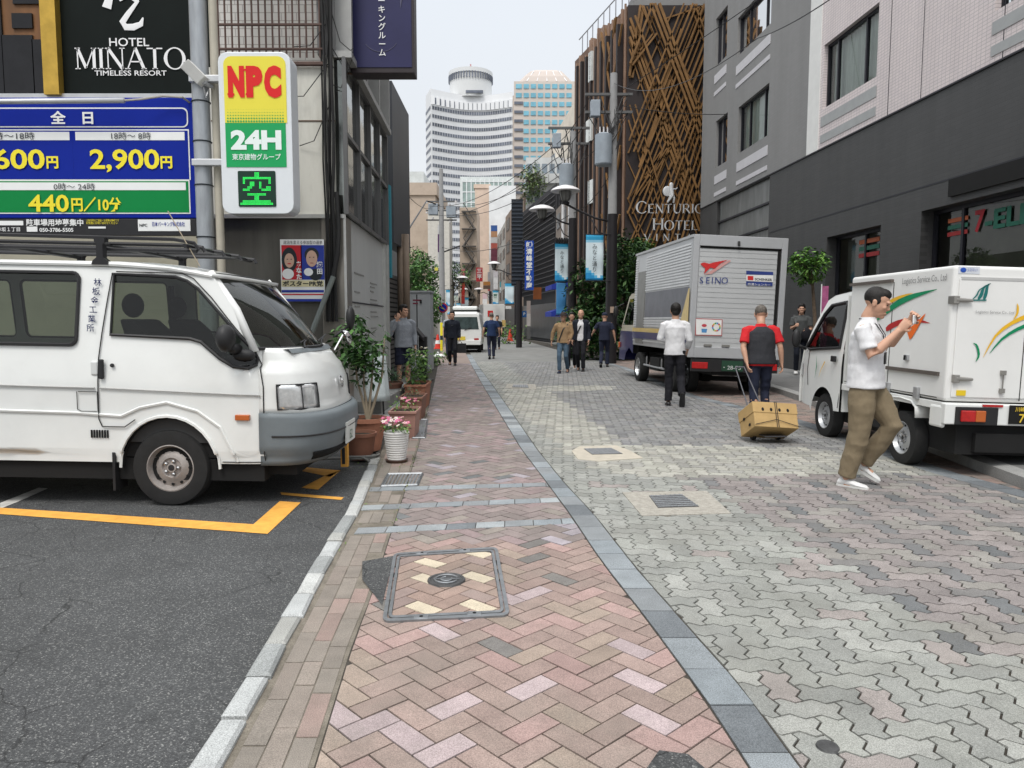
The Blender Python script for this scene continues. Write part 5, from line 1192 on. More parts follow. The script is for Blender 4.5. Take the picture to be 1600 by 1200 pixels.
# front: plan contour rows from the side round to the centre
def fx(z):
 t = [(.30, 1.12), (.42, 1.20), (.55, 1.23), (.70, 1.225), (.735, 1.20), (.76, 1.15), (.95, 1.13), (1.08, 1.07), (1.18, .99), (1.24, .92)]
 for (z0, x0), (z1, x1) in zip(t, t[1:]):
  if z <= z1: return x0 + (x1 - x0) * (max(z, z0) - z0) / (z1 - z0)
 return t[-1][1]
def fsurf(u, z, off=0): # u 0 (near side) .. 1 (far side)
 a = math.pi * (u - .5); e = .62; c, s_ = math.cos(a), math.sin(a); w_ = vmap(1)(.70, z)[1]
 x0 = .70 + max(0, (z - 1.18)) * -.4
 return Vector((x0 + (fx(z) - x0 + off) * (abs(c) ** e), (w_ + off) * (abs(s_) ** .72) * (1 if s_ > 0 else -1), z))
def fpatch(u0, u1, z0, z1, nu, nz, off, name, mat, th=.01, zf=None):
 rs = []
 for j in range(nz + 1):
  z = z0 + (z1 - z0) * j / nz; rs.append([fsurf(u0 + (u1 - u0) * i / nu, z, off) for i in range(nu + 1)])
 b = MB(); b.loft(rs, caps=False, closed=False); o = b.build(name, mat, van, smooth=True); md = o.modifiers.new('s', 'SOLIDIFY'); md.thickness = th; md.offset = -1 if off < .03 else -1; return o
fpatch(0, 1, .745, 1.245, 48, 12, 0, 'nose', m_white)
fpatch(0, 1, .33, .745, 48, 10, .012, 'bumper', m_bump, .03)
for u0, u1, nm in ((.05, .30, 'headlight'), (.70, .95, 'headlight')):
 fpatch(u0, u1, .775, .965, 10, 6, .008, nm, m_lens, .02); um = u0 + (u1 - u0) * (.55 if u0 < .5 else .45)
 b = MB(); b.tube([fsurf(um, z, .012) for z in (.775, .87, .965)], .004, 5); b.build('lens_divider', m_blk, van)
 b = MB(); lp = [fsurf(u0 + (u1 - u0) * t, .775, .01) for t in (0, .5, 1)] + [fsurf(u1, .87, .01)] + [fsurf(u0 + (u1 - u0) * t, .965, .01) for t in (1, .5, 0)] + [fsurf(u0, .87, .01)]; b.tube(lp, .008, 5, closed=True); b.build('headlight_surround', m_blk, van)
fpatch(.30, .70, .752, .775, 14, 2, .006, 'grille_slot', m_black, .01); fpatch(.22, .78, .36, .42, 14, 2, .016, 'air_intake', m_black, .01)
b = MB(); b.tube([fsurf(u, .565, .016) for u in [.02 + .96 * i / 30 for i in range(31)]], .007, 5); b.build('bumper_groove', m_blk, van)
c = fsurf(.5, .93, .012); b = MB(); b.lathe([(.052, 0), (.055, .012), (.043, .014), (.042, .004)], c, (1, 0, .2), 24); b.box(c.x, c.y - .055, c.z - .009, c.x + .016, c.y + .055, c.z + .009); b.build('badge', m_chrome, van)
c = fsurf(.47, .50, .02); pl = thing('p', None, None); bpy.data.objects.remove(pl); b = MB(); b.box(c.x, -.22, .42, c.x + .012, .11, .60); b.build('number_plate', m_plate, van)
text('52', M('plate_green', (.03, .13, .06), .6), (c.x + .016, -.12, .45), (0, 1, 0), (0, 0, 1), .11, van, world=False, name='plate_number')
fpatch(0.0, 1, .745, .752, 40, 1, -.03, 'bumper_top', m_bump, .005)
# windscreen, pillars, cowl
def wbot(t): # t -1..1
 return Vector((.68 + .26 * (1 - abs(t) ** 2.4), .735 * t, 1.235))
def wtop(t): return Vector((.31 + .07 * (1 - t * t), .66 * t, 1.812 - .0 * t * t))
rs = [[wbot(-1 + 2 * k / 20).lerp(wtop(-1 + 2 * k / 20), j / 8) + Vector((.035 * math.sin(math.pi * j / 8), 0, .01 * math.sin(math.pi * j / 8))) for k in range(21)] for j in range(9)]
b = MB(); b.loft(rs, caps=False, closed=False); b.build('windscreen', m_carg, van, smooth=True)
for t, nm in ((-1, 'a_pillar'), (1, 'a_pillar')): b = MB(); p, q = wbot(t), wtop(t); b.tube([p + Vector((-.02, t * .012, -.02)), p.lerp(q, .5) + Vector((.015, t * .02, .01)), q + Vector((-.02, t * .005, .01))], .034, 8); b.build(nm, m_white, van, smooth=True)
b = MB(); b.tube([wbot(-1 + 2 * k / 20) + Vector((.0, 0, .005)) for k in range(21)], .013, 6); b.tube([wtop(-1 + 2 * k / 20) + Vector((.01, 0, 0)) for k in range(21)], .012, 6); b.build('windscreen_rubber', m_blk, van)
rs = [[wbot(t) + Vector((-.02, 0, -.02)) for t in [-.9 + 1.8 * k / 16 for k in range(17)]], [Vector((fsurf(.5 + t * .30, 1.235, .0).x + .008, t * .70, 1.238 + 0 * t)) for t in [-.9 + 1.8 * k / 16 for k in range(17)]], [Vector((fsurf(.5 + t * .30, 1.20, .0).x + .006, t * .70, 1.205)) for t in [-.9 + 1.8 * k / 16 for k in range(17)]]]
b = MB(); b.loft(rs, caps=False, closed=False); b.build('cowl', m_bump, van)
for y0, y1 in ((-.45, .05), (.1, .55)):
 b = MB(); p = Vector((.96, y0, 1.245)); b.tube([p, Vector((.90, y0 + .2, 1.28)), Vector((.86, y1, 1.31))], .008, 6); b.tube([Vector((.90, y0 + .08, 1.28)), Vector((.85, y1 + .12, 1.33))], .006, 5); b.build('wiper', m_blk, van)
# door mirror
b = MB(); x, z = vp(372, 528); b.ell((x - .03, -HW - .12, z + .02), (.07, .09, .105), 16, 10); b.build('door_mirror', m_blk, van, smooth=True)
b = MB(); b.tube([(x, -HW + .02, z - .07), (x - .01, -HW - .1, z - .05)], [.05, .03], 8); b.ell((x + .05, -HW + .03, z - .11), (.09, .05, .05)); b.build('mirror_arm', m_blk, van, smooth=True)
# far-side mirrors on stalks
b = MB(); c = Vector((1.02, .78, 1.30)); b.tube([(.95, .6, 1.18), (1.0, .72, 1.32), c], .012, 6); b.lathe([(.001, .05), (.045, .045), (.075, .02), (.085, 0), (.08, -.01), (.001, -.012)], c, (.75, .3, .35), 20); b.build('round_fender_mirror', m_chrome, van, smooth='auto')
b = MB(); b.ell((1.02, .98, 1.49), (.045, .075, .12), 12, 8); b.tube([(.9, .78, 1.3), (1.02, .95, 1.42)], .012, 5); b.build('far_mirror', m_blk, van, smooth=True)
# interior
b = MB(); b.box(XB + .05, -.74, .38, .68, .74, .55); b.box(.3, -.7, .55, .66, .7, 1.16); b.build('floor_and_dash', m_under, van)
for s in (-1, 1): b = MB(); b.box(XB, .74 * s, .5, .3, .76 * s, 1.12); b.build('door_card', M('trim_dark', (.04, .04, .04), .8), van)
for y in (-.42, .38):
 b = MB(); b.loft([[Vector((x, y + yy, z)) for yy, in [(-.22,), (.22,)] for x in ((x0, x1) if yy < 0 else (x1, x0))] for x0, x1, z in ((-.25, .25, .6), (-.25, .28, .85), (-.32, .0, .88), (-.42, -.22, 1.35), (-.45, -.33, 1.45))]); b.build('seat', m_seat, van, bevel=.05)
 b = MB(); b.ell((-.44, y, 1.56), (.06, .14, .10), 14, 8); b.build('headrest', m_seat, van, smooth=True)
b = MB(); cw = Vector((.22, -.38, 1.18)); u1 = Vector((.45, 0, .9)).normalized(); u2 = Vector((0, 1, 0)); b.tube([cw + (u1 * math.cos(a) + u2 * math.sin(a)) * .18 for a in [2 * math.pi * k / 20 for k in range(20)]], .013, 6, closed=True); b.tube([cw - u2 * .17, cw + u2 * .17], .01, 5); b.build('steering_wheel', m_blk, van)
b = MB(); b.box(-2.4, -.6, .55, -1.3, .5, 1.12); b.build('cargo_box', M('cardboard_dark', (.18, .13, .08), .8), van)
for s in (-1, 1): b = MB(); b.tube([(-.62, .73 * s, 1.16), (-.62, .64 * s, 1.76)], .03, 6); b.build('b_pillar_trim', m_seat, van)
b = MB(); b.box(XB, -.73, .36, XB + .03, .73, 1.85); b.build('tailgate', m_white, van)
b = MB(); b.box(XB, -.74, .2, .72, .74, .37); b.box(.5, -.66, .24, .95, .66, .36); b.build('underbody', m_under, van)
for ax in (0, -2.25):
 b = MB();
 for s in (-1, 1): b.loft([[Vector((ax + .37 * math.cos(a), s * y, .30 + .39 * math.sin(a))) for a in [math.pi * k / 12 for k in range(13)]] for y in (.79, .52)], caps=False, closed=False)
 b.build('wheel_arch_liner', m_under, van); wheel(van, ax, -.70, -1, .30, .17, m_rust); wheel(van, ax, .70, 1, .30, .17, m_rust)
b = MB(); b.box(-.44, -.80, .12, -.42, -.62, .42); b.build('mud_flap', m_blk, van)
# roof rack
m_rack = M('rack_black', (.03, .03, .032), .45, .4)
for y in (-.58, -.19, .19, .58): b = MB(); b.tube([(XB, y, 2.05), (.05, y, 2.035), (.20, y, 2.02), (.22, y, 1.985)], .016, 8); b.build('rack_rail', m_rack, van)
b = MB(); b.tube([(XB, -.66, 2.0), (.18, -.64, 1.985)], .014, 6); b.build('lower_rail', m_rack, van)
b = MB(); b.tube([(XB, -.66, 2.1), (.0, -.64, 2.075), (.16, -.64, 2.05), (.2, -.64, 1.99)], .014, 6); b.build('lower_rail', m_rack, van)
for x in (-.53, -1.5, -2.5, .12):
 b = MB(); b.tube([(x, -.72, 2.02), (x, .72, 2.02)], .018, 6); b.build('rack_crossbar', m_rack, van)
 for y in (-.70, .70):
  if x > 0: continue
  b = MB(); b.loft([[Vector((x + dx * w1, y + dy * .03 * (1 if y > 0 else 1), z)) for dx, dy in ((-1, -1), (1, -1), (1, 1), (-1, 1))] for w1, z in ((.065, 1.865), (.055, 1.895), (.025, 1.92), (.025, 2.02), (.04, 2.04), (.04, 2.07))]); b.build('rack_foot', m_rack, van)
b = MB(); x, z = vp(305, 412); b.tube([(x, -.66, z), (x - .24, -.66, z + .42)], .004, 5); b.build('aerial', M('aerial_brass', (.45, .38, .28), .4, .5), van)
# ---------------------------------------------------------------- white refrigerated light truck (local +X = nose, +Y = side we see)
yawL = R(91.2)
lt = thing('light_delivery_truck', 'small white refrigerated box truck with green and yellow swooshes parked on the right', 'truck', (3.82, 6.5, 0), rot=(R(1.6), 0, yawL))
W2 = .71
def lw(y): return y
m_box = M('white_grp', (.72, .72, .70), .35, var=.05, scale=1, coat=.25, stain=.05)
# origin at rear-left corner: body centre y = -W2
cyb = -W2
b = MB(); b.box(.0, cyb - W2, .70, 1.87, cyb + W2, 1.90); b.build('cargo_box', m_box, lt, bevel=.03, seg=3)
b = MB(); b.box(-.012, cyb - W2 + .05, .74, 0, cyb + W2 - .05, 1.79); b.build('rear_door', m_box, lt, bevel=.006)
ty = lambda y: -y # distance from the near (left) edge
m_gap = m_seam
b = MB(); b.box(-.016, -.06, 1.775, .0, -1.36, 1.80); b.build('drip_rail', M('drip_rail', (.45, .45, .44), .5), lt)
b = MB(); b.box(-.0145, -.66, .72, -.011, -.668, 1.78); b.build('door_gap', m_gap, lt)
def sidebox(x0, z0, x1, z1, name, mat, t=.012, bev=0): b = MB(); b.box(x0, 0 - .002, z0, x1, t, z1); return b.build(name, mat, lt, bevel=bev)
# side door outline, rails
for (x0, z0, x1, z1) in ((.965, .74, .975, 1.80), (.93, .72, 1.9, .727), (.12, .72, .93, .727)): sidebox(x0, z0, x1, z1, 'side_gap', m_gap, .003)
sidebox(.98, 1.80, 1.86, 1.83, 'door_track', M('rail_brown', (.10, .085, .075), .5), .03); sidebox(.10, .92, .98, .955, 'lower_track', M('rail_brown', (.10, .085, .075), .5), .025)
sidebox(.60, 1.03, .67, 1.085, 'side_latch', m_rim, .02, .004); b = MB(); b.box(.63, .018, 1.035, .66, .026, 1.08); b.build('latch_hole', m_black, lt)
for x in (.38, .90, ): sidebox(x, .68, x + .07, .79, 'box_bracket', m_rim, .03, .004)
# graphics on the side and back
m_gr = M('livery_green', (.0, .22, .09), .4); m_ye = M('livery_yellow', (.72, .42, .02), .4); m_ora = M('livery_orange', (.72, .14, .02), .4); m_rd = M('livery_red', (.40, .02, .02), .4); m_txt = M('livery_grey', (.22, .22, .22), .5); m_teal = M('livery_teal', (.01, .14, .13), .4)
def swoosh(pts, wid, mat, name, mp):
 n = len(pts); L_, R_2 = [], []
 for i, p in enumerate(pts):
  q0, q1 = pts[max(i - 1, 0)], pts[min(i + 1, n - 1)]; d = Vector((q1[0] - q0[0], q1[1] - q0[1])).normalized(); nn = Vector((-d.y, d.x)); t = i / (n - 1)
  w_ = wid[i] / 2; L_.append((p[0] + nn.x * w_, p[1] + nn.y * w_)); R_2.append((p[0] - nn.x * w_, p[1] - nn.y * w_))
 poly = L_ + R_2[::-1]; b = MB(); vs = [mp(a, c) for a, c in poly]; b.add(vs, [(i, i + 1, 2 * n - 2 - i, 2 * n - 1 - i) for i in range(n - 1)]); return b.build(name, mat, lt)
def spx(px, py): # pixel -> local side coordinates
 M_ = Matrix.LocRotScale(lt.location, lt.rotation_euler, None); Mi = M_.inverted(); o_ = Mi @ Vector((0, 0, HC)); d_ = Mi.to_3x3() @ ray(px, py); t = -o_.y / d_.y; p = o_ + d_ * t; return (p.x, p.z)
def rpx(px, py):
 M_ = Matrix.LocRotScale(lt.location, lt.rotation_euler, None); Mi = M_.inverted(); o_ = Mi @ Vector((0, 0, HC)); d_ = Mi.to_3x3() @ ray(px, py); t = (-.016 - o_.x) / d_.x; p = o_ + d_ * t; return (p.y, p.z)
smp = lambda a, c: Vector((a, .006, c)); rmp = lambda a, c: Vector((-.02, a, c))
def cv(pts, n=9):
 out = []
 for i in range(n):
  t = i / (n - 1) * (len(pts) - 1); k = min(int(t), len(pts) - 2); f = t - k
  p0, p1, p2, p3 = pts[max(k - 1, 0)], pts[k], pts[k + 1], pts[min(k + 2, len(pts) - 1)]
  out.append(tuple(.5 * (2 * p1[c] + (p2[c] - p0[c]) * f + (2 * p0[c] - 5 * p1[c] + 4 * p2[c] - p3[c]) * f * f + (3 * p1[c] - p0[c] - 3 * p2[c] + p3[c]) * f ** 3) for c in (0, 1)))
 return out
tap = [.004, .03, .05, .06, .065, .06, .045, .025, .003]
swoosh(cv([spx(*p) for p in [(1365, 505), (1385, 488), (1405, 473), (1430, 462), (1465, 452)]]), tap, m_gr, 'green_swoosh', smp)
swoosh(cv([spx(*p) for p in [(1352, 512), (1372, 487), (1398, 468), (1427, 458)]]), [.003, .02, .03, .04, .045, .04, .03, .018, .003], m_ye, 'yellow_swoosh', smp)
swoosh(cv([spx(*p) for p in [(1420, 524), (1432, 510), (1447, 490)]]), [.10, .11, .10, .085, .07, .05, .035, .02, .003], m_ora, 'orange_star_arm', smp)
swoosh(cv([spx(*p) for p in [(1385, 515), (1400, 506), (1425, 500), (1454, 505)]]), [.04, .06, .06, .055, .05, .04, .03, .02, .003], m_rd, 'red_star_arm', lambda a, c: Vector((a, .0055, c)))
swoosh(cv([rpx(*p) for p in [(1536, 558), (1555, 525), (1580, 505), (1610, 492), (1650, 480)]]), [.003, .012, .02, .028, .032, .036, .04, .04, .03], m_ye, 'yellow_swoosh', rmp)
swoosh(cv([rpx(*p) for p in [(1546, 552), (1565, 530), (1590, 514), (1620, 503), (1660, 494)]]), [.003, .012, .02, .026, .03, .034, .036, .03, .02], m_gr, 'green_swoosh', rmp)
swoosh(cv([rpx(*p) for p in [(1524, 565), (1529, 555), (1526, 540), (1520, 536)]]), [.002, .01, .016, .02, .02, .018, .014, .008, .002], m_gr, 'green_leaf', rmp)
swoosh(cv([rpx(*p) for p in [(1583, 500), (1589, 490), (1590, 480), (1589, 474)]]), [.002, .01, .016, .02, .02, .018, .014, .008, .002], m_ye, 'yellow_leaf', rmp)
for k in range(3): swoosh(cv([rpx(*p) for p in [(1519 + 9 * k, 468), (1526 + 7 * k, 461 - k), (1531 + 6 * k, 452 - 3 * k), (1548, 443)]]), [.012, .026, .03, .03, .026, .02, .014, .008, .003] if k else [.004, .01, .012, .014, .012, .01, .008, .006, .002], m_teal, 'sail_mark', rmp)
swoosh([rpx(1519, 469), rpx(1541, 469)], [.012, .012], m_teal, 'sail_mark_base', rmp)
a, z = spx(1411, 444); a2, _ = spx(1480, 440); text('Logistics Service Co., Ltd', m_txt, (a, .007, z), (-1, 0, .0), (0, 0, 1), .085, lt, world=False, width=abs(a - a2))
a, z = rpx(1524, 489); a2, _ = rpx(1584, 489); text('Logistics Service Co., Ltd', m_txt, (-.02, a, z), (0, -1, 0), (0, 0, 1), .035, lt, world=False, width=abs(a - a2))
a, z = rpx(1499, 427); a1, z1 = rpx(1533, 417); b = MB(); b.box(-.004, a, z, -.0, a1, z1); b.build('sticker', M('sticker_pale', (.6, .63, .68), .5), lt); b = MB(); b.ell((-.006, a - .04, (z + z1) / 2), (.003, .028, .022), 14, 6); b.build('sticker_logo', M('logo_blue', (.02, .08, .4), .5), lt); text('JC ロジネット', M('logo_blue', (.02, .08, .4), .5), (-.006, a - .075, z + .022), (0, -1, 0), (0, 0, 1), .032, lt, world=False, width=.09)
a, z = rpx(1494, 618); a1, z1 = rpx(1509, 610); b = MB(); b.box(-.02, a, z, -.012, a1, z1); b.build('warning_sticker', M('yellow_sticker', (.7, .5, .02), .6), lt)
m_hinge = M('hinge_grey', (.30, .29, .27), .4, .6)
for py in (471, 594):
 a, z = rpx(1488, py); b = MB(); b.box(-.045, a + .0, z - .02, .05, a - .05, z + .05); b.tube([(-.03, a - .02, z + .015), (-.035, a - .17, z + .012)], [.022, .014], 6); b.build('door_hinge', m_hinge, lt, bevel=.005)
a, z = rpx(1565, 600); b = MB(); b.tube([(-.03, a, z - .06), (-.03, a, z + .10)], .006, 6); b.box(-.04, a - .02, z + .08, -.012, a + .02, z + .12); b.box(-.04, a - .02, z - .08, -.012, a + .02, z - .04); b.build('door_bolt', m_hinge, lt)
# bed, rear panel, lamps
m_bed = m_white
b = MB(); b.box(-.04, cyb - W2 - .01, .50, .03, cyb + W2 + .01, .685); b.build('tail_board', m_bed, lt, bevel=.01)
b = MB(); b.box(.0, cyb - W2, .62, 1.95, cyb + W2, .69); b.build('deck', m_bed, lt, bevel=.006)
b = MB(); b.box(-.055, -.08, .50, -.02, -.46, .66); b.build('lamp_housing', m_blk, lt, bevel=.006)
for (y0, y1, mt_, nm) in ((-.12, -.25, m_rl, 'tail_lamp'), (-.25, -.34, m_amber, 'rear_indicator')): b = MB(); b.box(-.075, y0, .53, -.05, y1, .63); b.build(nm, mt_, lt, bevel=.008)
b = MB(); b.box(-.05, -.32, .665, -.035, -.50, .685); b.build('rear_reflector', m_rl, lt)
b = MB(); b.box(-.06, -.56, .52, -.045, -.89, .685); b.build('number_plate', m_black, lt); m_py = M('plate_yellow', (.72, .5, .05), .6)
text('7 7', m_py, (-.064, -.64, .535), (0, -1, 0), (0, 0, 1), .11, lt, world=False, name='plate_number', bold=.01); text('川崎 880', m_py, (-.064, -.60, .635), (0, -1, 0), (0, 0, 1), .045, lt, world=False, name='plate_number', bold=.01)
for y in (0, -2 * W2):
 ss = 1 if y == 0 else -1
 # rear wing: curved white mudguard bracket
 prof = [(.12, .50), (.12, .66), (.35, .67), (.36, .62), (.42, .56), (.40, .50)]
 b = MB(); b.box(.0, y - .03 * ss, .46, .20, y + .012 * ss, .66); b.build('corner_panel', m_bed, lt, bevel=.02)
 b = MB(); pts = [(1.02, .52), (1.0, .60), (.90, .655), (.70, .67), (.50, .655), (.42, .60), (.40, .50)]
 b.loft([[Vector((x, y + o_ * ss, z)) for x, z in pts] for o_ in (.015, -.16)], caps=False, closed=False); o = b.build('rear_wing', m_bed, lt, smooth=True); md = o.modifiers.new('s', 'SOLIDIFY'); md.thickness = .012
b = MB(); b.box(.05, cyb - .55, .22, 2.2, cyb + .55, .5); b.box(.0, cyb - .4, .25, .06, cyb + .4, .42); b.build('chassis', m_under, lt)
b = MB(); b.box(1.1, -.12, .3, 1.6, -.02, .5); b.build('side_tank', m_under, lt)
wheel(lt, .70, -.10, 1, .265, .14); wheel(lt, .70, -2 * W2 + .1, -1, .265, .14); wheel(lt, 2.42, -.10, 1, .265, .14); wheel(lt, 2.42, -2 * W2 + .1, -1, .265, .14)
# cab
CW = .725; cc = cyb
def chw(z): return CW - (.015 if z < .9 else .015 + .11 * ((z - .9) / .9) ** 1.3)
co = [(1.98, .36), (2.12, .36)] + [(2.42 + .31 * math.cos(a), .28 + .33 * math.sin(a)) for a in [math.pi * k / 14 for k in range(14, -1, -1)]] + [(2.78, .34), (3.12, .36), (3.16, .75), (3.10, 1.05), (2.62, 1.66), (2.45, 1.72), (1.98, 1.76)]
cw_ = [(2.06, 1.10), (2.06, 1.60), (2.10, 1.63), (2.46, 1.60), (2.62, 1.49), (2.98, 1.08), (2.86, 1.05)]
for s in (1, -1):
 f = lambda x, z, s=s: (x, cc + s * (chw(z) - .05 * max(0, (x - 2.85) / .3) ** 2), z)
 vs, fs = panel(co, [cw_], f, .12); o = npanel(co, [cw_], f, .12, 'cab_side', m_white, lt, s)
 b = MB(); b.tube([(f(x, z)[0], f(x, z)[1] + s * .01, z) for x, z in cw_], .02, 6, closed=True); b.build('window_rubber', m_blk, lt)
 vs, fs = panel(cw_, [], lambda x, z, s=s: (f(x, z)[0], f(x, z)[1] + s * .003, z), .3); b = MB(); b.add(vs, fs); b.build('door_window', m_dglass, lt)
 b = MB(); b.tube([(f(x, z)[0], f(x, z)[1] + s * .01, z) for x, z in [(2.0, 1.72), (2.0, .40)]], .004, 4); b.tube([(f(x, z)[0], f(x, z)[1] + s * .01, z) for x, z in [(2.86, 1.03), (2.88, .8), (2.84, .6)]], .004, 4); b.build('door_gap', m_seam, lt)
 b = MB(); b.ell((2.98, cc + s * (CW + .12), 1.18), (.05, .06, .12), 12, 8); b.tube([(3.0, cc + s * CW * .97, 1.05), (2.98, cc + s * (CW + .1), 1.1)], .02, 6); b.build('door_mirror', m_blk, lt, smooth=True)
b = MB(); b.box(2.08, cc + CW + .0, .93, 2.2, cc + CW + .022, 1.0); b.build('door_handle', m_blk, lt, bevel=.008)
b = MB(); rs = [[Vector((x, cc + t * hw_, z + .03 * (1 - t * t))) for t in [-1 + k / 6 for k in range(13)]] for x, hw_, z in ((1.98, chw(1.74), 1.76), (2.45, chw(1.7), 1.72), (2.63, chw(1.66), 1.66))]; b.loft(rs, caps=False, closed=False); b.build('cab_roof', m_white, lt, smooth=True)
b = MB(); b.loft([[Vector((x, cc + t * chw(z), z)) for t in (-.98, -.5, 0, .5, .98)] for x, z in ((2.63, 1.66), (3.10, 1.05))], caps=False, closed=False); b.build('windscreen', m_dglass, lt)
b = MB(); b.loft([[Vector((x + .05 * (1 - t * t), cc + t * chw(z) * .98, z)) for t in (-1, -.6, 0, .6, 1)] for x, z in ((3.10, 1.05), (3.16, .75), (3.14, .36))], caps=False, closed=False); b.build('cab_front', m_white, lt, smooth=True)
b = MB(); b.box(1.97, cc - .68, .36, 1.99, cc + .68, 1.7); b.build('cab_back', m_white, lt)
b = MB(); b.box(2.05, cc - .6, .45, 2.9, cc + .6, 1.0); b.build('cab_interior', m_under, lt);
for y in (-.33, .33): b = MB(); b.box(2.08, cc + y - .2, 1.0, 2.2, cc + y + .2, 1.45); b.build('seat', m_seat, lt, bevel=.05)
b = MB(); b.box(3.08, cc + .45, .70, 3.19, cc + .68, .88); b.build('headlight', m_lens, lt, bevel=.02)
swoosh([(2.60, .98), (2.58, .85), (2.61, .70)], [.002, .02, .002], m_gr, 'green_leaf', lambda a, c: Vector((a, cc + CW + .012, c))); swoosh([(2.36, .92), (2.45, .82), (2.5, .72)], [.02, .012, .002], m_ye, 'yellow_leaf', lambda a, c: Vector((a, cc + CW + .012, c)))
# ---------------------------------------------------------------- silver aluminium delivery lorry (local +X = nose)
pr = P(1073, 560, 13.5); yawS = R(95)
st = thing('delivery_lorry', 'silver ribbed box lorry with navy and yellow cab stopped beside the hotel trees', 'lorry', (pr.x, 13.5, 0), rot=(R(2.0), 0, yawS))
WB = 1.74; m_al = M('aluminium', (.52, .53, .54), .34, .55, var=.08, scale=1.5, stain=.12, stretch=(1, 1, .4)); m_alr = M('aluminium_rear', (.45, .46, .47), .42, .3, var=.06, scale=2, stain=.1); m_navy = M('navy_paint', (.015, .018, .10), .35, coat=.4); m_yel = M('yellow_paint', (.62, .45, .14), .4, coat=.4)
LB = 4.1; z0, z1 = .84, 2.97
b = MB(); b.box(.03, -WB + .03, z0, LB, -.0, z1 - .03); b.build('box_body', m_al, st, bevel=.01)
b = MB()
for (y0, y1, za, zb) in ((0.01, -.10, z0 - .1, z1), (-WB + .09, -WB - .02, z0 - .1, z1), (-.10, -WB + .09, z1 - .2, z1), (-.10, -WB + .09, z0 - .1, z0 + .1)): b.box(-.02, y0, za, .05, y1, zb)
b.build('rear_frame', m_alr, st, bevel=.008)
b = MB(); n = 20; rs = []
for k in range(n + 1):
 z = z0 + .1 + (z1 - .3 - z0) * k / n
 for q in (0, 1): rs.append([Vector((.012 - .006 * q, -.11, z - .006 * q)), Vector((.012 - .006 * q, -WB + .10, z - .006 * q))])
b.loft(rs, caps=False, closed=False); b.build('roller_door', M('roller_door', (.50, .51, .51), .38, .25, var=.05, scale=1.5, stain=.1), st)
b = MB(); b.box(-.0, -.12, z1 - .24, .02, -WB + .11, z1 - .2); b.box(-.0, -WB + .16, z0 + .1, .018, -WB + .10, z1 - .2); b.build('door_shade_strip', m_black, st)  # black strips paint in the shade along the roller door's edges
ribs = MB()
for k in range(34):
 z = z0 + .10 + (z1 - z0 - .22) * k / 34
 for x0, x1 in ((.14, LB - .95), (LB - .25, LB - .04)):
  if x1 > 1 and x0 < 1 and 1.45 < z < 2.02: continue
  if z < 1.24 and z > 1.0: continue
  ribs.box(x0, 0.0, z, x1, .018, z + .030)
ribs.build('side_ribs', M('rib_alu', (.66, .67, .68), .3, .5), st)
b = MB(); b.box(.14, 0, 1.44, LB - .98, .010, 2.03); b.build('side_film', M('dark_film', (.13, .135, .16), .35, .3, var=.3, scale=2), st)
b = MB(); b.box(LB - .92, 0, z0 + .05, LB - .28, .012, z1 - .45); b.build('side_door', M('grey_side_door', (.20, .20, .19), .35, .4, var=.2), st)
b = MB(); b.box(.02, 0.0, z1 - .05, LB, .03, z1); b.box(.02, -WB, z1 - .05, LB, -WB - .03, z1); b.build('roof_rail', m_alr, st)
b = MB(); b.box(.05, .019, 1.15, LB - .0, .024, 1.24); b.add([(.05, .024, 1.24), (.6, .024, 1.24), (.12, .024, 2.0), (.05, .024, 2.0)], [(0, 1, 2, 3)]); b.build('yellow_stripe', m_yel, st)
b = MB(); b.box(.05, .019, 1.0, LB, .024, 1.15); b.build('navy_stripe', m_navy, st)
m_sred = M('logo_red', (.55, .03, .03), .5); m_snav = M('logo_navy', (.03, .05, .20), .5)
def smap(px, py):
 M_ = Matrix.LocRotScale(st.location, st.rotation_euler, None); Mi = M_.inverted(); o_ = Mi @ Vector((0, 0, HC)); d_ = Mi.to_3x3() @ ray(px, py); t = (-.003 - o_.x) / d_.x; p = o_ + d_ * t; return (p.y, p.z)
def rpoly(pts, name, mat, off=-.004): b = MB(); v = [smap(*p) for p in pts]; b.prism(v, lambda a, c, t: Vector((off + t, a, c)), -.002, 0); return b.build(name, mat, st)
rpoly([(1094, 412), (1100, 410), (1108, 412), (1120, 409), (1137, 406), (1125, 412), (1117, 420), (1110, 418), (1100, 428), (1102, 419), (1098, 416)], 'leaping_animal_logo', m_sred)
rpoly([(1118, 419), (1127, 412), (1140, 406), (1142, 408), (1112, 428), (1100, 429)], 'logo_shadow', M('logo_pink', (.55, .30, .28), .5), -.002)
for ch, x in zip('SEINO', (1093, 1103, 1112, 1117, 1127)):
 a, z = smap(x, 443); text(ch, m_snav, (-.006, a, z), (0, -1, 0), (0, 0, 1), .165, st, world=False, sx=1.0)
rpoly([(1166, 423), (1208, 425), (1208, 430), (1166, 429)], 'sticker_band', m_snav); rpoly([(1166, 429.2), (1208, 430.2), (1208, 440.8), (1166, 439)], 'sticker_white', M('sticker_white', (.72, .72, .70), .5)); rpoly([(1166, 439.5), (1207, 441), (1207, 447), (1166, 446)], 'sticker_band', m_snav)
rpoly([(1168, 431), (1177, 431.4), (1177, 438), (1168, 437.6)], 'sticker_red_box', m_sred, -.006)
a, z = smap(1179, 438); a2, _ = smap(1206, 438); text('SCHENKER', m_black, (-.008, a, z), (0, -1, 0), (0, 0, 1), .06, st, world=False, width=abs(a - a2), bold=.02)
a, z = smap(1168, 445.5); a2, _ = smap(1204, 438); text('西濃シェンカー', M('sticker_white', (.72, .72, .70), .5), (-.008, a, z), (0, -1, 0), (0, 0, 1), .05, st, world=False, width=abs(a - a2))
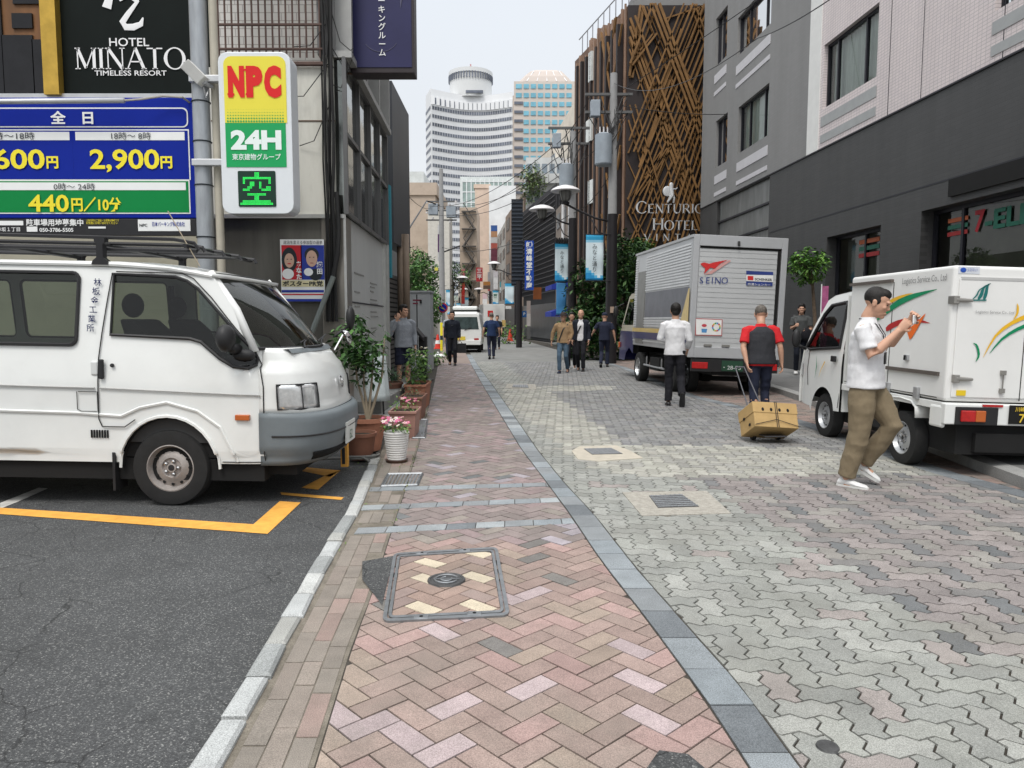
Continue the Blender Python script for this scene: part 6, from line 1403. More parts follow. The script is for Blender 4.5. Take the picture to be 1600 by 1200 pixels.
rpoly([(1086, 497), (1129, 499), (1128, 525), (1086, 524)], 'notice_border', M('notice_red', (.42, .12, .12), .6)); rpoly([(1087.5, 498.4), (1127.6, 500.2), (1126.8, 523.6), (1087.5, 522.8)], 'notice_card', M('sticker_white', (.72, .72, .70), .5), -.006)
a, z = smap(1119, 511); b = MB()
for k in range(12): A = 2 * math.pi * k / 12; b.col = [(.5, .05, .05), (.6, .4, .05), (.05, .3, .1), (.05, .2, .5)][k % 4]; b.add([(-.010, a + r * math.cos(B), z + r * math.sin(B)) for r, B in ((.085, A), (.055, A), (.055, A + .45), (.085, A + .45))], [(0, 1, 2, 3)])
b.build('colour_wheel_print', M('prints', attr=True, rough=.6), st)
b = MB(); a, z = smap(1100, 512)
b.col = (.5, .06, .08); b.add([(-.0095, a + .05 * math.cos(t), z + .04 + .03 * math.sin(t)) for t in [k * .785 for k in range(8)]], [tuple(range(8))]); b.col = (.08, .25, .5); b.add([(-.0095, a - .05, z - .09), (-.0095, a + .04, z - .09), (-.0095, a + .05, z - .02), (-.0095, a - .06, z - .02)], [(0, 1, 2, 3)]); b.build('cartoon_print', M('prints', attr=True, rough=.6), st)
b = MB(); b.box(-.05, -.05, z0 - .35, .0, -WB + .05, z0 - .12); b.build('rear_bumper', m_blk, st)
b = MB(); b.box(-.06, -.06, z0 - .30, -.04, -.36, z0 - .18); b.build('tail_lamp', m_rl, st, bevel=.01); b = MB(); b.box(-.06, -WB + .36, z0 - .30, -.04, -WB + .06, z0 - .18); b.build('tail_lamp', m_rl, st, bevel=.01)
b = MB(); b.box(-.065, -.62, z0 - .33, -.05, -1.02, z0 - .14); b.build('number_plate', M('plate_dark_green', (.02, .06, .035), .5), st)
text('・28-75', M('plate_pale', (.55, .58, .56), .6), (-.07, -.65, z0 - .30), (0, -1, 0), (0, 0, 1), .10, st, world=False, name='plate_number', width=.33)
b = MB();
for y in (-.28, -.62, -1.05, -1.4): b.box(-.035, y, z0 + .11, -.0, y - .14, z0 + .15)
b.build('door_catch', m_hinge, st); b = MB(); b.tube([(-.03, -WB / 2 + .05, z1 - .10), (-.05, -WB / 2 + .05, z1 - .17)], .025, 8); b.build('rear_camera', m_blk, st)
b = MB(); b.box(.0, -1.3, .42, 4.2, -.45, .68); b.box(1.9, -.3, .35, 2.6, -.02, .62); b.tube([(.2, -1.2, .35), (1.0, -.6, .3), (1.6, -.5, .33)], .05, 8); b.build('chassis', m_under, st)
b = MB();
for x in (1.75, 2.9): b.tube([(x, -.03, .62), (x, -.03, .42)], .015, 5)
b.tube([(1.6, -.03, .42), (3.1, -.03, .42)], .022, 6); b.build('side_guard', m_rim, st)
for x in (1.1, 3.62): wheel(st, x, -.12, 1, .34, .20, M('chrome_rim', (.5, .5, .5), .25, .9), 8); wheel(st, x, -WB + .12, -1, .34, .20, m_rim, 8)
wheel(st, 1.1, -.42, 1, .34, .18, m_rim, 0)
# cab of the lorry
for s in (1, -1):
 f = lambda x, z, s=s: (x, -WB / 2 + s * (.83 - (.0 if z < 1.15 else .12 * (z - 1.15) / 1.0)), z)
 low = [(LB + .1, .45), (LB + .1, 1.12), (LB + 1.42, 1.12), (LB + 1.5, .9), (LB + 1.5, .42), (LB + 1.0, .42), (LB + .95, .62), (LB + .55, .72), (LB + .25, .62)][::-1]
 vs, fs = panel([(LB + .1, .5), (LB + .2, .75), (LB + 1.5, .45), (LB + 1.5, .95), (LB + 1.44, 1.15), (LB + .1, 1.15)][:0] or [(LB + .1, .62), (LB + .5, .75), (LB + .8, .6), (LB + .9, .42), (LB + 1.5, .42), (LB + 1.5, .95), (LB + 1.44, 1.15), (LB + .1, 1.15)], [], f, .2); b = MB(); b.add(vs, fs); b.build('cab_lower', m_navy, st)
 up = [(LB + .1, 1.15), (LB + 1.44, 1.15), (LB + 1.1, 2.0), (LB + .9, 2.08), (LB + .1, 2.08)]; wn = [(LB + .3, 1.3), (LB + 1.28, 1.3), (LB + .98, 1.95), (LB + .3, 1.95)]
 vs, fs = panel(up, [wn], f, .2); b = MB(); b.add(vs, fs); b.build('cab_upper', M('cab_pillar', (.36, .33, .25), .4), st)
 vs, fs = panel(wn, [], f, .4); b = MB(); b.add(vs, fs); b.build('cab_window', m_dglass, st)
 b = MB(); b.ell((LB + 1.35, -WB / 2 + s * 1.0, 1.62), (.05, .07, .16), 10, 8); b.tube([(LB + 1.3, -WB / 2 + s * .8, 1.85), (LB + 1.38, -WB / 2 + s * .97, 1.75), (LB + 1.35, -WB / 2 + s * .97, 1.35), (LB + 1.35, -WB / 2 + s * .8, 1.2)], .014, 6); b.build('cab_mirror', m_blk, st, smooth=True)
b = MB(); b.loft([[Vector((x, -WB / 2 + t * h_, z)) for t in (-1, 0, 1)] for x, h_, z in ((LB + .1, .72, 2.1), (LB + .9, .72, 2.1), (LB + 1.1, .73, 2.0))], caps=False, closed=False); b.build('cab_roof', m_navy, st)
b = MB(); b.loft([[Vector((x, -WB / 2 + t * h_, z)) for t in (-1, 0, 1)] for x, h_, z in ((LB + 1.1, .73, 2.0), (LB + 1.44, .83, 1.15))], caps=False, closed=False); b.build('windscreen', m_dglass, st)
b = MB(); b.box(LB + 1.4, -WB / 2 - .82, .42, LB + 1.5, -WB / 2 + .82, 1.15); b.build('cab_front', m_navy, st); b = MB(); b.box(LB + 1.42, -.04, .72, LB + 1.52, .0, .86); b.build('side_indicator', m_amber, st, bevel=.01)
b = MB(); b.box(LB + .1, -WB / 2 - .7, .5, LB + .14, -WB / 2 + .7, 2.05); b.box(LB + .15, -WB / 2 - .6, .6, LB + 1.3, -WB / 2 + .6, 1.25); b.build('cab_back', m_under, st)
# ---------------------------------------------------------------- small white van far up the street (we see its tail)
pv = P(726, 552, 32); mv = thing('far_minivan', 'white kei minivan with a roof box stopped far up the street, seen from behind', 'van', (pv.x, 32, 0))
def mvring(y, w_, zt_): return [Vector((-w_, y, .35)), Vector((w_, y, .35)), Vector((w_ * 1.02, y, 1.0)), Vector((w_ * .86, y, zt_ - .08)), Vector((w_ * .7, y, zt_)), Vector((-w_ * .7, y, zt_)), Vector((-w_ * .86, y, zt_ - .08)), Vector((-w_ * 1.02, y, 1.0))]
b = MB(); b.loft([mvring(0, .73, 1.70), mvring(.25, .75, 1.78), mvring(2.6, .75, 1.76), mvring(3.3, .72, 1.1)]); b.build('body', m_white, mv, bevel=.03)
b = MB(); b.add([(-.62, -.012, 1.02), (.62, -.012, 1.02), (.55, .0, 1.55), (-.55, .0, 1.55)], [(0, 1, 2, 3)]); b.build('rear_window', M('dark_rear_glass', (.05, .07, .07), .1, var=.5, scale=3), mv)
b = MB(); b.box(-.70, -.06, .34, .70, .04, .55); b.build('rear_bumper', m_white, mv, bevel=.02)
b = MB(); b.box(-.30, -.075, .55, .04, -.06, .71); b.build('number_plate', M('kei_plate', (.65, .5, .06), .5), mv)
for x in (-.58, .42): b = MB(); b.box(x, -.065, .56, x + .2, -.04, .63); b.build('tail_lamp', m_rl, mv)
b = MB(); b.box(-.55, .4, 1.86, .55, 2.0, 2.02); b.build('roof_box', m_white, mv, bevel=.06); b = MB(); b.box(-.6, .6, 1.78, .6, .65, 1.87); b.box(-.6, 1.7, 1.78, .6, 1.75, 1.87); b.build('roof_bars', m_blk, mv)
b = MB(); b.tube([(.0, -.02, .98), (.3, -.03, 1.1)], .012, 5); b.build('wiper', m_blk, mv)
for x, s in ((-.62, -1), (.62, 1)):
 for y in (.45, 2.6): b = MB(); b.lathe([(.001, -.08), (.27, -.08), (.28, 0), (.27, .08), (.001, .08)], (x, y, .28), (1, 0, 0), 20); b.build('wheel', m_tyre, mv)
b = MB(); b.box(-.6, .1, .15, .6, 3.2, .36); b.build('underbody', m_under, mv)
pq = P(788, 520, 62); fl = thing('far_box_lorry', 'white box lorry with a red mark standing farthest up the street', 'lorry', (pq.x - .9, 62, 0), rz=R(8))
b = MB(); b.box(-.85, 0, .8, .95, 4, 2.75); b.build('box_body', m_box, fl, bevel=.02); b = MB(); b.box(-.5, -.02, 1.7, -.05, 0, 2.2); b.build('red_mark', m_sred, fl)
b = MB(); b.box(-.8, .2, .35, .9, 5.2, .8); b.build('chassis', m_under, fl)
for x in (-.7, .8):
 b = MB(); b.lathe([(.001, -.1), (.36, -.1), (.36, .1), (.001, .1)], (x, .9, .38), (1, 0, 0), 16); b.build('wheel', m_tyre, fl)
# ================================================================ PEOPLE
def ering(c, t, side, ru, rv, n=16):
 t = Vector(t).normalized(); u = (side - t * side.dot(t)).normalized(); v = t.cross(u)
 return [c + u * ru * math.cos(2 * math.pi * k / n) + v * rv * math.sin(2 * math.pi * k / n) for k in range(n)]
def etube(b, pts, rad, side, n=16):
 pts = [Vector(p) for p in pts]; m = len(pts); rg = []
 for i, p in enumerate(pts):
  t = pts[min(i + 1, m - 1)] - pts[max(i - 1, 0)]; r = rad[i]; ru, rv = r if isinstance(r, tuple) else (r, r); rg.append(ering(p, t, Vector(side), ru, rv, n))
 b.loft(rg)
def remesh(b, name, mat, parent, vox, folds=0.0, seed=0, smooth_it=3, shrinkz=None):
 me = bpy.data.meshes.new(name); me.from_pydata(b.v, [], b.f); bm = bmesh.new(); bm.from_mesh(me); bmesh.ops.recalc_face_normals(bm, faces=bm.faces); bm.to_mesh(me); bm.free()
 o = bpy.data.objects.new('t', me); COL.objects.link(o); r = o.modifiers.new('r', 'REMESH'); r.mode = 'VOXEL'; r.voxel_size = vox
 s = o.modifiers.new('s', 'SMOOTH'); s.factor = .5; s.iterations = smooth_it; bpy.context.view_layer.update()
 m2 = bpy.data.meshes.new_from_object(o.evaluated_get(bpy.context.evaluated_depsgraph_get())); bpy.data.objects.remove(o)
 if folds:
  nrm_ = [v.normal.copy() for v in m2.vertices]; out_ = []
  for v, nv in zip(m2.vertices, nrm_):
   p = v.co.copy(); q = noise.noise((p.x * 9 + seed, p.y * 9, p.z * 5 + seed)); q2 = noise.noise((p.x * 5, p.y * 5 + seed, p.z * 16)); q3 = noise.noise((p.x * 30, p.y * 30, p.z * 22 + seed))
   out_ += (p + nv * folds * (-(abs(q) ** .6) * 1.4 + .6 + q2 * .9 + q3 * .25))[:]
  m2.vertices.foreach_set('co', out_)
 m2.name = name; m2.polygons.foreach_set('use_smooth', [True] * len(m2.polygons)); m2.materials.clear(); m2.materials.append(mat)
 ob = bpy.data.objects.new(name, m2); COL.objects.link(ob); ob.parent = parent; return ob
def hand(b, w, d, pn, curl=.5, s=1.0, spread=.1, right=1, pinch=False):
 """palm + five fingers; w wrist, d hand direction, pn palm normal (the side the fingers close to)"""
 d = Vector(d).normalized(); pn = Vector(pn); pn = (pn - d * pn.dot(d)).normalized(); sd_ = d.cross(pn) * right
 etube(b, [w - d * .01, w + d * .03 * s, w + d * .06 * s, w + d * .088 * s], [(.026 * s, .02 * s), (.034 * s, .017 * s), (.04 * s, .015 * s), (.036 * s, .012 * s)], sd_, 12)
 Ls = [.068, .078, .072, .056]
 for k in range(4):
  off = (1.5 - k) * .0205 * s; p = w + d * .082 * s + sd_ * off; a = (1.5 - k) * spread; dd = (d + sd_ * a).normalized(); cu = curl * (1 + .12 * k); q = [p]; ang = 0.0
  for j, fr in enumerate((.45, .32, .23)):
   ang += cu * (.55, .9, .6)[j]; q.append(q[-1] + (dd * math.cos(ang) + pn * math.sin(ang)) * Ls[k] * fr * s * 1.1)
  etube(b, q, [.0098 * s, .0092 * s, .0085 * s, .0068 * s], sd_, 8)
 p = w + d * .025 * s + sd_ * .03 * s; q = [p, p + (d * .6 + sd_ * .75 + pn * .3).normalized() * .034 * s, p + (d * .6 + sd_ * .75 + pn * .3).normalized() * .034 * s + (d * .85 + sd_ * .15 + pn * (.4 + curl * .4)).normalized() * .03 * s]
 q.append(q[-1] + (d * .8 - sd_ * .15 + pn * (.5 + curl * .4)).normalized() * .024 * s); etube(b, q, [.014 * s, .0115 * s, .010 * s, .0078 * s], pn, 8)
m_skin = M('skin', (.50, .29, .20), .5, var=.08, scale=9); m_hair = M('black_hair', (.012, .010, .009), .55, var=.4, scale=30, bump=.5, bscale=160, stretch=(1, 1, .3)); m_hgrey = M('grey_hair', (.12, .105, .09), .6, var=.5, scale=40, bump=.5, bscale=160)
m_eye = M('eye_dark', (.02, .015, .012), .3); m_lip = M('lip', (.36, .15, .12), .5)
def cloth(name, c, **k): return M('cloth_' + name, c, .85, var=k.get('var', .10), scale=k.get('scale', 14), bump=.35, bscale=k.get('bs', 420), spec=.25)
def person(label, x, y, f, H=1.70, top=None, topL=.5, legs=None, shoes=None, arms=None, stance=None, head=(0, 0), hair='short', hairm=None, near=False, build=1.0, sleeve=1.0, shorts=False, lean=0.0, collar=True, group=None, z=0.0, jacket=None, loose=1.0, jopen=False, hands=(.5, .5), palm=None, skirt=None, hatm=None, grp=None):
 """f: facing (x, y). arms: [(elbow, wrist), ...] right then left, in (forward, outward, up) from the shoulder. stance: [(knee, ankle), ...] from the hip"""
 k = H / 1.70; f = Vector((f[0], f[1], 0)).normalized(); r = Vector((f.y, -f.x, 0)); U = Vector((0, 0, 1))
 root = thing('person', label, 'person', (x, y, z), group=grp)
 st_ = stance or [((.02, 0, -.41), (.0, 0, -.83)), ((.02, 0, -.41), (0, 0, -.83))]
 low = min(s_[1][2] for s_ in st_); hipz = -low * k + .075 * k
 pel = Vector((0, 0, hipz + .02 * k)); up = (U + f * lean).normalized()
 chest = pel + up * .33 * k; neck = pel + up * .515 * k + f * lean * .05; fh = Matrix.Rotation(head[0], 3, 'Z') @ f; rh_ = Vector((fh.y, -fh.x, 0)); upH = (U + fh * math.sin(head[1])).normalized(); fh2 = (fh - U * math.sin(head[1])).normalized()
 hc = neck + up * .015 * k + upH * .135 * k + fh * .02 * k
 sh = {1: neck - up * .065 * k + r * .165 * k * build, -1: neck - up * .065 * k - r * .165 * k * build}
 hip = {1: pel + r * .085 * k - U * .02, -1: pel - r * .085 * k - U * .02}
 J = {}
 ar = arms or [((-.02, .05, -.27), (.06, .06, -.50)), ((-.02, .05, -.27), (.06, .06, -.50))]
 for s, i in ((1, 0), (-1, 1)):
  out = r * s; e, w_ = ar[i]
  J['el', s] = sh[s] + (f * e[0] + out * e[1] + U * e[2]) * k; J['wr', s] = sh[s] + (f * w_[0] + out * w_[1] + U * w_[2]) * k
  kn, an = st_[i][:2]; J['kn', s] = hip[s] + (f * kn[0] + out * kn[1] + U * kn[2]) * k; J['an', s] = hip[s] + (f * an[0] + out * an[1] + U * an[2]) * k
 # ---- body
 b = MB(); q = k
 etube(b, [neck - up * .06 * q, neck + up * .03 * q, hc - upH * .06 * q - fh * .012 * q], [.066 * q, .058 * q, .058 * q], r)
 Rm = Matrix((rh_, fh2, upH)).transposed()
 HS = 1.07; E = lambda c, rad: b.ell(hc + (rh_ * c[0] + fh2 * c[1] + upH * c[2]) * q * HS, tuple(a * q * HS for a in rad), 18, 12, Rm)
 E((0, -.012, .032), (.074, .092, .083)); E((0, .012, -.02), (.066, .078, .085)); E((0, .03, -.065), (.047, .056, .048)); E((0, .068, -.094), (.022, .02, .018))
 E((0, .082, .022), (.05, .016, .012)); E((-.036, .062, -.022), (.02, .02, .018)); E((.036, .062, -.022), (.02, .02, .018))
 etube(b, [hc + (fh2 * .085 + upH * .012) * q, hc + (fh2 * .098 - upH * .012) * q, hc + (fh2 * .106 - upH * .03) * q, hc + (fh2 * .088 - upH * .04) * q], [(.008 * q, .008 * q), (.010 * q, .01 * q), (.016 * q, .012 * q), (.012 * q, .008 * q)], rh_, 10)
 E((0, .083, -.062), (.026, .012, .006)); E((0, .082, -.072), (.02, .012, .006))
 for s in (-1, 1): E((.074 * s, -.008, -.008), (.010, .018, .032)); E((.079 * s, -.014, .006), (.007, .014, .016))
 etube(b, [chest, neck - up * .05 * q, neck - up * .02], [(.12 * q, .08 * q), (.13 * q, .07 * q), (.07 * q, .055 * q)], r)
 etube(b, [pel - U * .05, pel + up * .1 * q, chest], [(.12 * q, .08 * q), (.10 * q, .07 * q), (.12 * q, .08 * q)], r)
 for s, i in ((1, 0), (-1, 1)):
  S_, El, Wr = sh[s], J['el', s], J['wr', s]
  etube(b, [S_ - up * .0 - r * s * .05 * q, S_, S_.lerp(El, .5), El, El.lerp(Wr, .25), El.lerp(Wr, .6), Wr], [.05 * q, .05 * q, .044 * q, .038 * q, .041 * q, .034 * q, .025 * q], f + r * .3)
  d = (Wr - El).normalized(); pn = (palm[i] if palm else (-r * s)); pn = Vector(pn) if isinstance(pn, Vector) else (f * pn[0] + r * s * pn[1] + U * pn[2])
  hand(b, Wr, d, pn, hands[i], q * 1.0, right=(1 if (d.cross(pn)).dot(f if abs(d.z) > .5 else U) > 0 else -1))
  kn, an, h_ = J['kn', s], J['an', s], hip[s]
  etube(b, [h_ + U * .03, h_.lerp(kn, .4), kn, kn.lerp(an, .3) - f * .01, kn.lerp(an, .75), an], [.075 * q, .07 * q, .052 * q, .053 * q, .036 * q, .034 * q], r)
  toe = f * .13 if (not stance or len(st_[i]) < 3) else (f * st_[i][2][0] + r * s * st_[i][2][1] + U * st_[i][2][2]).normalized() * .13
  etube(b, [an, an - U * .04 * q, an - U * .05 * q + toe * .6 * q], [.035 * q, .035 * q, .03 * q], r)
 body = remesh(b, 'body', m_skin, root, .006 if near else .011, smooth_it=2)
 for s in (-1, 1):
  b = MB(); b.ell(hc + (rh_ * .030 * s + fh2 * .083 + upH * .004) * q, (.012 * q, .006 * q, .0055 * q), 10, 6, Rm); b.build('eye', m_eye, root, smooth=True)
  b = MB(); etube(b, [hc + (rh_ * .015 * s + fh2 * .095 + upH * .022) * q, hc + (rh_ * .034 * s + fh2 * .089 + upH * .027) * q, hc + (rh_ * .05 * s + fh2 * .074 + upH * .02) * q], [.003 * q, .0035 * q, .002 * q], U, 6); b.build('eyebrow', hairm or m_hair, root)
 b = MB(); b.ell(hc + (fh2 * .0915 - upH * .067) * q, (.022 * q, .005 * q, .0035 * q), 10, 6, Rm); b.build('mouth', m_lip, root)
 # ---- hair
 b = MB()
 if hair == 'bald':
  E((0, -.036, .026), (.076, .078, .074)); E((-.064, -.016, .02), (.012, .04, .034)); E((.064, -.016, .02), (.012, .04, .034)); E((0, -.024, .056), (.054, .070, .0575))
 elif hair == 'crop': E((0, -.022, .042), (.077, .090, .081)); E((0, .02, .075), (.056, .06, .045)); E((-.064, -.01, .015), (.014, .04, .04)); E((.064, -.01, .015), (.014, .04, .04))
 elif hair == 'long':
  E((0, -.022, .042), (.084, .098, .09)); E((0, .02, .078), (.06, .065, .046)); E((0, -.05, -.05), (.085, .06, .11))
 elif hair == 'hat':
  E((0, -.01, .055), (.087, .105, .075)); rg = [[hc + upH * zz * q + (rh_ * .15 * rr0 * math.cos(a) + fh2 * .17 * rr0 * math.sin(a)) * q for a in [2 * math.pi * kk / 18 for kk in range(18)]] for zz, rr0 in ((.045, .5), (.035, 1), (.028, 1), (.03, .5))]; b.loft(rg)
 elif hair == 'cap': E((0, -.01, .05), (.082, .1, .075)); etube(b, [hc + (fh2 * .05 + upH * .06) * q, hc + (fh2 * .16 + upH * .04) * q], [(.065 * q, .006 * q), (.05 * q, .004 * q)], rh_, 12)
 else: E((0, -.022, .045), (.080, .094, .086)); E((0, .025, .078), (.06, .062, .046)); E((-.066, -.008, .018), (.015, .045, .045)); E((.066, -.008, .018), (.015, .045, .045)); E((0, -.05, -.02), (.065, .05, .06))
 remesh(b, 'hat' if hair in ('hat', 'cap') else 'hair', hatm or hairm or m_hair, root, .007 if near else .011, folds=.002, smooth_it=1)
 # ---- trousers
 L_ = loose; b = MB()
 wz = .085 * q
 etube(b, [pel + up * .10 * q, pel + up * .04 * q, pel - U * .04 * q, pel - U * .09 * q], [(.140 * q * build, .098 * q * build), (.150 * q * build, .108 * q * build), (.158 * q * build, .115 * q * build), (.13 * q, .09 * q)], r, 20)
 for s in (1, -1):
  kn, an, h_ = J['kn', s], J['an', s], hip[s]
  if shorts: etube(b, [h_ + U * .02, h_.lerp(kn, .5), h_.lerp(kn, .95)], [(.092 * q, .10 * q), (.092 * q, .095 * q), (.09 * q, .09 * q)], r)
  else: etube(b, [h_ + U * .03, h_.lerp(kn, .45), kn, kn.lerp(an, .5), an + U * .015], [(.088 * q, .098 * q), (.080 * q * L_, .088 * q * L_), (.064 * q * L_, .068 * q * L_), (.060 * q * L_, .062 * q * L_), (.056 * q * L_, .060 * q * L_)], r)
 if skirt: pass
 remesh(b, 'trousers', legs, root, .009 if near else .013, folds=.008 if near else .005, seed=len(label), smooth_it=2)
 # ---- shoes
 for s, i in ((1, 0), (-1, 1)):
  an = J['an', s]; kn = J['kn', s]; td = Vector(f) if len(st_[i]) < 3 else (f * st_[i][2][0] + r * s * st_[i][2][1] + U * st_[i][2][2]).normalized(); upf = (U - td * td.dot(U)).normalized(); sl = r
  b = MB(); base = an - upf * .065 * q
  rg = []
  for t, wd, hh in ((-.075, .022, .035), (-.06, .034, .06), (-.02, .038, .078), (.03, .039, .065), (.08, .044, .045), (.13, .045, .034), (.165, .036, .026), (.18, .02, .016)):
   c = base + td * t * q; rg.append([c + sl * wd * q * math.cos(a) + upf * (hh * q * .5 * (1 + math.sin(a))) for a in [2 * math.pi * kk / 14 for kk in range(14)]])
  b.loft(rg); sh_o = b.build('shoe', shoes, root, smooth='auto')
  b = MB(); out_ = [(-.08, .024), (-.06, .036), (0, .039), (.06, .044), (.12, .047), (.165, .04), (.186, .02)]; poly = [(t, w__) for t, w__ in out_] + [(t, -w__) for t, w__ in out_[::-1]]
  b.prism(poly, lambda a, c, t: base + td * a * q + sl * c * q + upf * t, -.012 * q, .008 * q); b.build('sole', M('sole_white', (.6, .6, .58), .6) if shoes.name == 'cloth_white_shoe' else m_blk, sh_o)
 # ---- top
 b = MB(); B_ = build * (1.0 if not jacket else 1.03); hem = pel - U * (.06 * q) + up * 0
 etube(b, [hem, pel + up * .04 * q, pel + up * .14 * q, chest - up * .04 * q, chest + up * .06 * q, neck - up * .085 * q, neck - up * .04 * q, neck + up * .012 * q], [(.168 * q * B_, .126 * q * B_), (.160 * q * B_, .122 * q * B_), (.150 * q * B_, .116 * q * B_), (.160 * q * B_, .118 * q * B_), (.168 * q * B_, .122 * q), (.142 * q * B_, .10 * q), (.095 * q, .08 * q), (.066 * q, .066 * q)], r, 22)
 for s in (1, -1):
  S_, El, Wr = sh[s], J['el', s], J['wr', s]
  if sleeve <= .5: pts = [S_ - r * s * .09 * q + up * .005, S_ - r * s * .03 * q - up * .004, S_ - up * .02 + r * s * .01 * q, S_.lerp(El, .35), S_.lerp(El, .62 + sleeve * .4)]; rad = [.05 * q, .062 * q, .068 * q, .069 * q, .072 * q]
  else:
   e_ = El.lerp(Wr, min(1, sleeve) * .95); pts = [S_ - r * s * .09 * q + up * .005, S_ - r * s * .03 * q - up * .004, S_ - up * .02 + r * s * .01 * q, S_.lerp(El, .5), El, El.lerp(e_, .5), e_]; rad = [.05 * q, .06 * q, .066 * q, .061 * q, .056 * q, .049 * q, .042 * q]
  etube(b, pts, rad, f + r * .3, 14)
 remesh(b, 'shirt' if not jacket else 'jacket', top, root, .009 if near else .013, folds=.0065 if near else .005, seed=len(label) * 3, smooth_it=2)
 return root, dict(neck=neck, chest=chest, pel=pel, sh=sh, J=J, f=f, r=r, hc=hc, up=up, k=k, fh=fh2, rh=rh_, upH=upH)
def strap(root, pts, wd, name, mat, nrm, th=.004):
 b = MB(); n = len(pts); pts = [Vector(p) for p in pts]; rg = []
 for i, p in enumerate(pts):
  t = (pts[min(i + 1, n - 1)] - pts[max(i - 1, 0)]).normalized(); s_ = t.cross(Vector(nrm)).normalized(); nn = s_.cross(t); rg.append([p + s_ * wd / 2, p - s_ * wd / 2, p - s_ * wd / 2 + nn * th, p + s_ * wd / 2 + nn * th])
 b.loft(rg); return b.build(name, mat, root)
c_white = cloth('white', (.66, .66, .67)); c_khaki = cloth('khaki', (.19, .15, .095)); c_blacktr = cloth('black_trouser', (.014, .014, .018)); c_navy = cloth('navy', (.018, .022, .042)); c_wshoe = cloth('white_shoe', (.66, .66, .65)); c_bshoe = M('black_shoe', (.015, .014, .014), .35); c_tanshoe = M('tan_sole_shoe', (.06, .035, .02), .5)
c_grey = cloth('grey_marl', (.27, .29, .32), var=.18, scale=60); c_red = cloth('red', (.52, .02, .025)); c_vest = cloth('charcoal', (.03, .031, .036)); c_tan = cloth('tan', (.30, .20, .11)); c_jean = cloth('denim', (.075, .12, .17), var=.25); c_dgrey = cloth('dark_grey', (.075, .08, .08)); c_suit = cloth('suit', (.012, .015, .024)); c_bluet = cloth('blue_tee', (.016, .032, .085))
# --- man in white polo photographing with his phone
px0 = P(1346, 755, 6.22)
root, D = person('man in white polo shirt and khaki trousers walking while looking down at a raised phone', px0.x, 6.22, (.80, -.6), H=1.69, top=c_white, legs=c_khaki, shoes=c_wshoe,
 arms=[((.08, .03, -.235), (.26, -.06, -.02)), ((.10, .02, -.20), (.30, -.13, .045))], sleeve=.32, head=(.08, .34), hair='crop', near=True, build=1.2, lean=.0, loose=1.27, hands=(1.0, .9),
 stance=[((-.01, 0.02, -.41), (-.10, .02, -.82), (.97, .15, -.0)), ((.20, .0, -.36), (-.01, .02, -.715), (.82, .0, -.42))], palm=[(.3, -.6, .5), (.2, -.7, .3)])
k = D['k']; w1, w2 = D['J']['wr', 1], D['J']['wr', -1]; f, r = D['f'], D['r']
ph_ = thing('phone', 'white phone held up in both hands by the man in the white polo', 'phone', Vector(root.location) + (w1 + w2) / 2 + f * .085 + Vector((0, 0, .055)), rot=(R(0), R(0), math.atan2(f.y, f.x)))
b = MB(); b.box(-.016, -.075, -.035, -.006, .075, .035); b.build('phone_case', M('phone_white', (.72, .72, .72), .3), ph_, bevel=.006); b = MB(); b.box(-.0175, -.068, -.031, -.016, .068, .031); b.build('screen', M('phone_screen', (.02, .02, .022), .1), ph_)
U = Vector((0, 0, 1)); n0, c0, pz = D['neck'], D['chest'], D['pel']
fr = lambda a, h, o=.135: c0 + f * o + r * a + D['up'] * h
b = MB(); b.tube([n0 + r * .06 + f * .02 + U * .0, n0 + r * .055 + f * .075 - U * .04, fr(.045, .06, .128), fr(.015, -.02, .128), fr(.0, -.09, .135)], .004, 6); b.tube([n0 - r * .06 + f * .02, n0 - r * .055 + f * .075 - U * .04, fr(-.04, .06, .128), fr(-.01, -.02, .128), fr(0, -.09, .135)], .004, 6); b.tube([n0 + r * .06 + f * .02, n0 + r * .05 - f * .06 + U * .01, n0 - r * .05 - f * .06 + U * .01, n0 - r * .06 + f * .02], .004, 6)
b.build('lanyard', m_blk, root)
b = MB(); c = fr(0, -.135, .142); b.box(-.033, -.006, -.05, .033, .006, .05, Matrix.Translation(c) @ Matrix((tuple(r) + (0,), tuple(f) + (0,), (0, 0, 1, 0), (0, 0, 0, 1))).transposed()); b.build('badge_holder', m_blk, root, bevel=.004)
b = MB(); m_btn = M('button', (.5, .5, .5), .5)
for h in (.09, .05): b.ell(fr(0, h, .128), (.005, .005, .005), 8, 4)
b.build('buttons', m_btn, root)
b = MB(); etube(b, [n0 - D['up'] * .015 + f * .0, n0 + D['up'] * .022], [(.078, .072), (.066, .060)], r, 20); o = b.build('collar', c_white, root, smooth='auto')
b = MB(); etube(b, [w2 - (w2 - D['J']['el', -1]).normalized() * .045, w2 - (w2 - D['J']['el', -1]).normalized() * .015], [.031, .030], U, 14); b.build('wristwatch', m_blk, root)
# --- man in white shirt walking away
q = P(1053, 628, 12.1)
root, D = person('man in untucked white shirt and black trousers walking away towards the silver lorry', q.x, 12.1, (.10, 1), H=1.69, top=c_white, legs=c_blacktr, shoes=c_bshoe, near=True,
 arms=[((-.02, .06, -.27), (.12, .05, -.42)), ((.02, .07, -.25), (.16, -.10, -.30))], sleeve=.9, hair='short', build=1.05,
 stance=[((.03, .02, -.40), (-.20, .02, -.70), (.35, 0, -.9)), ((.06, 0, -.41), (.05, 0, -.82))], loose=1.08)
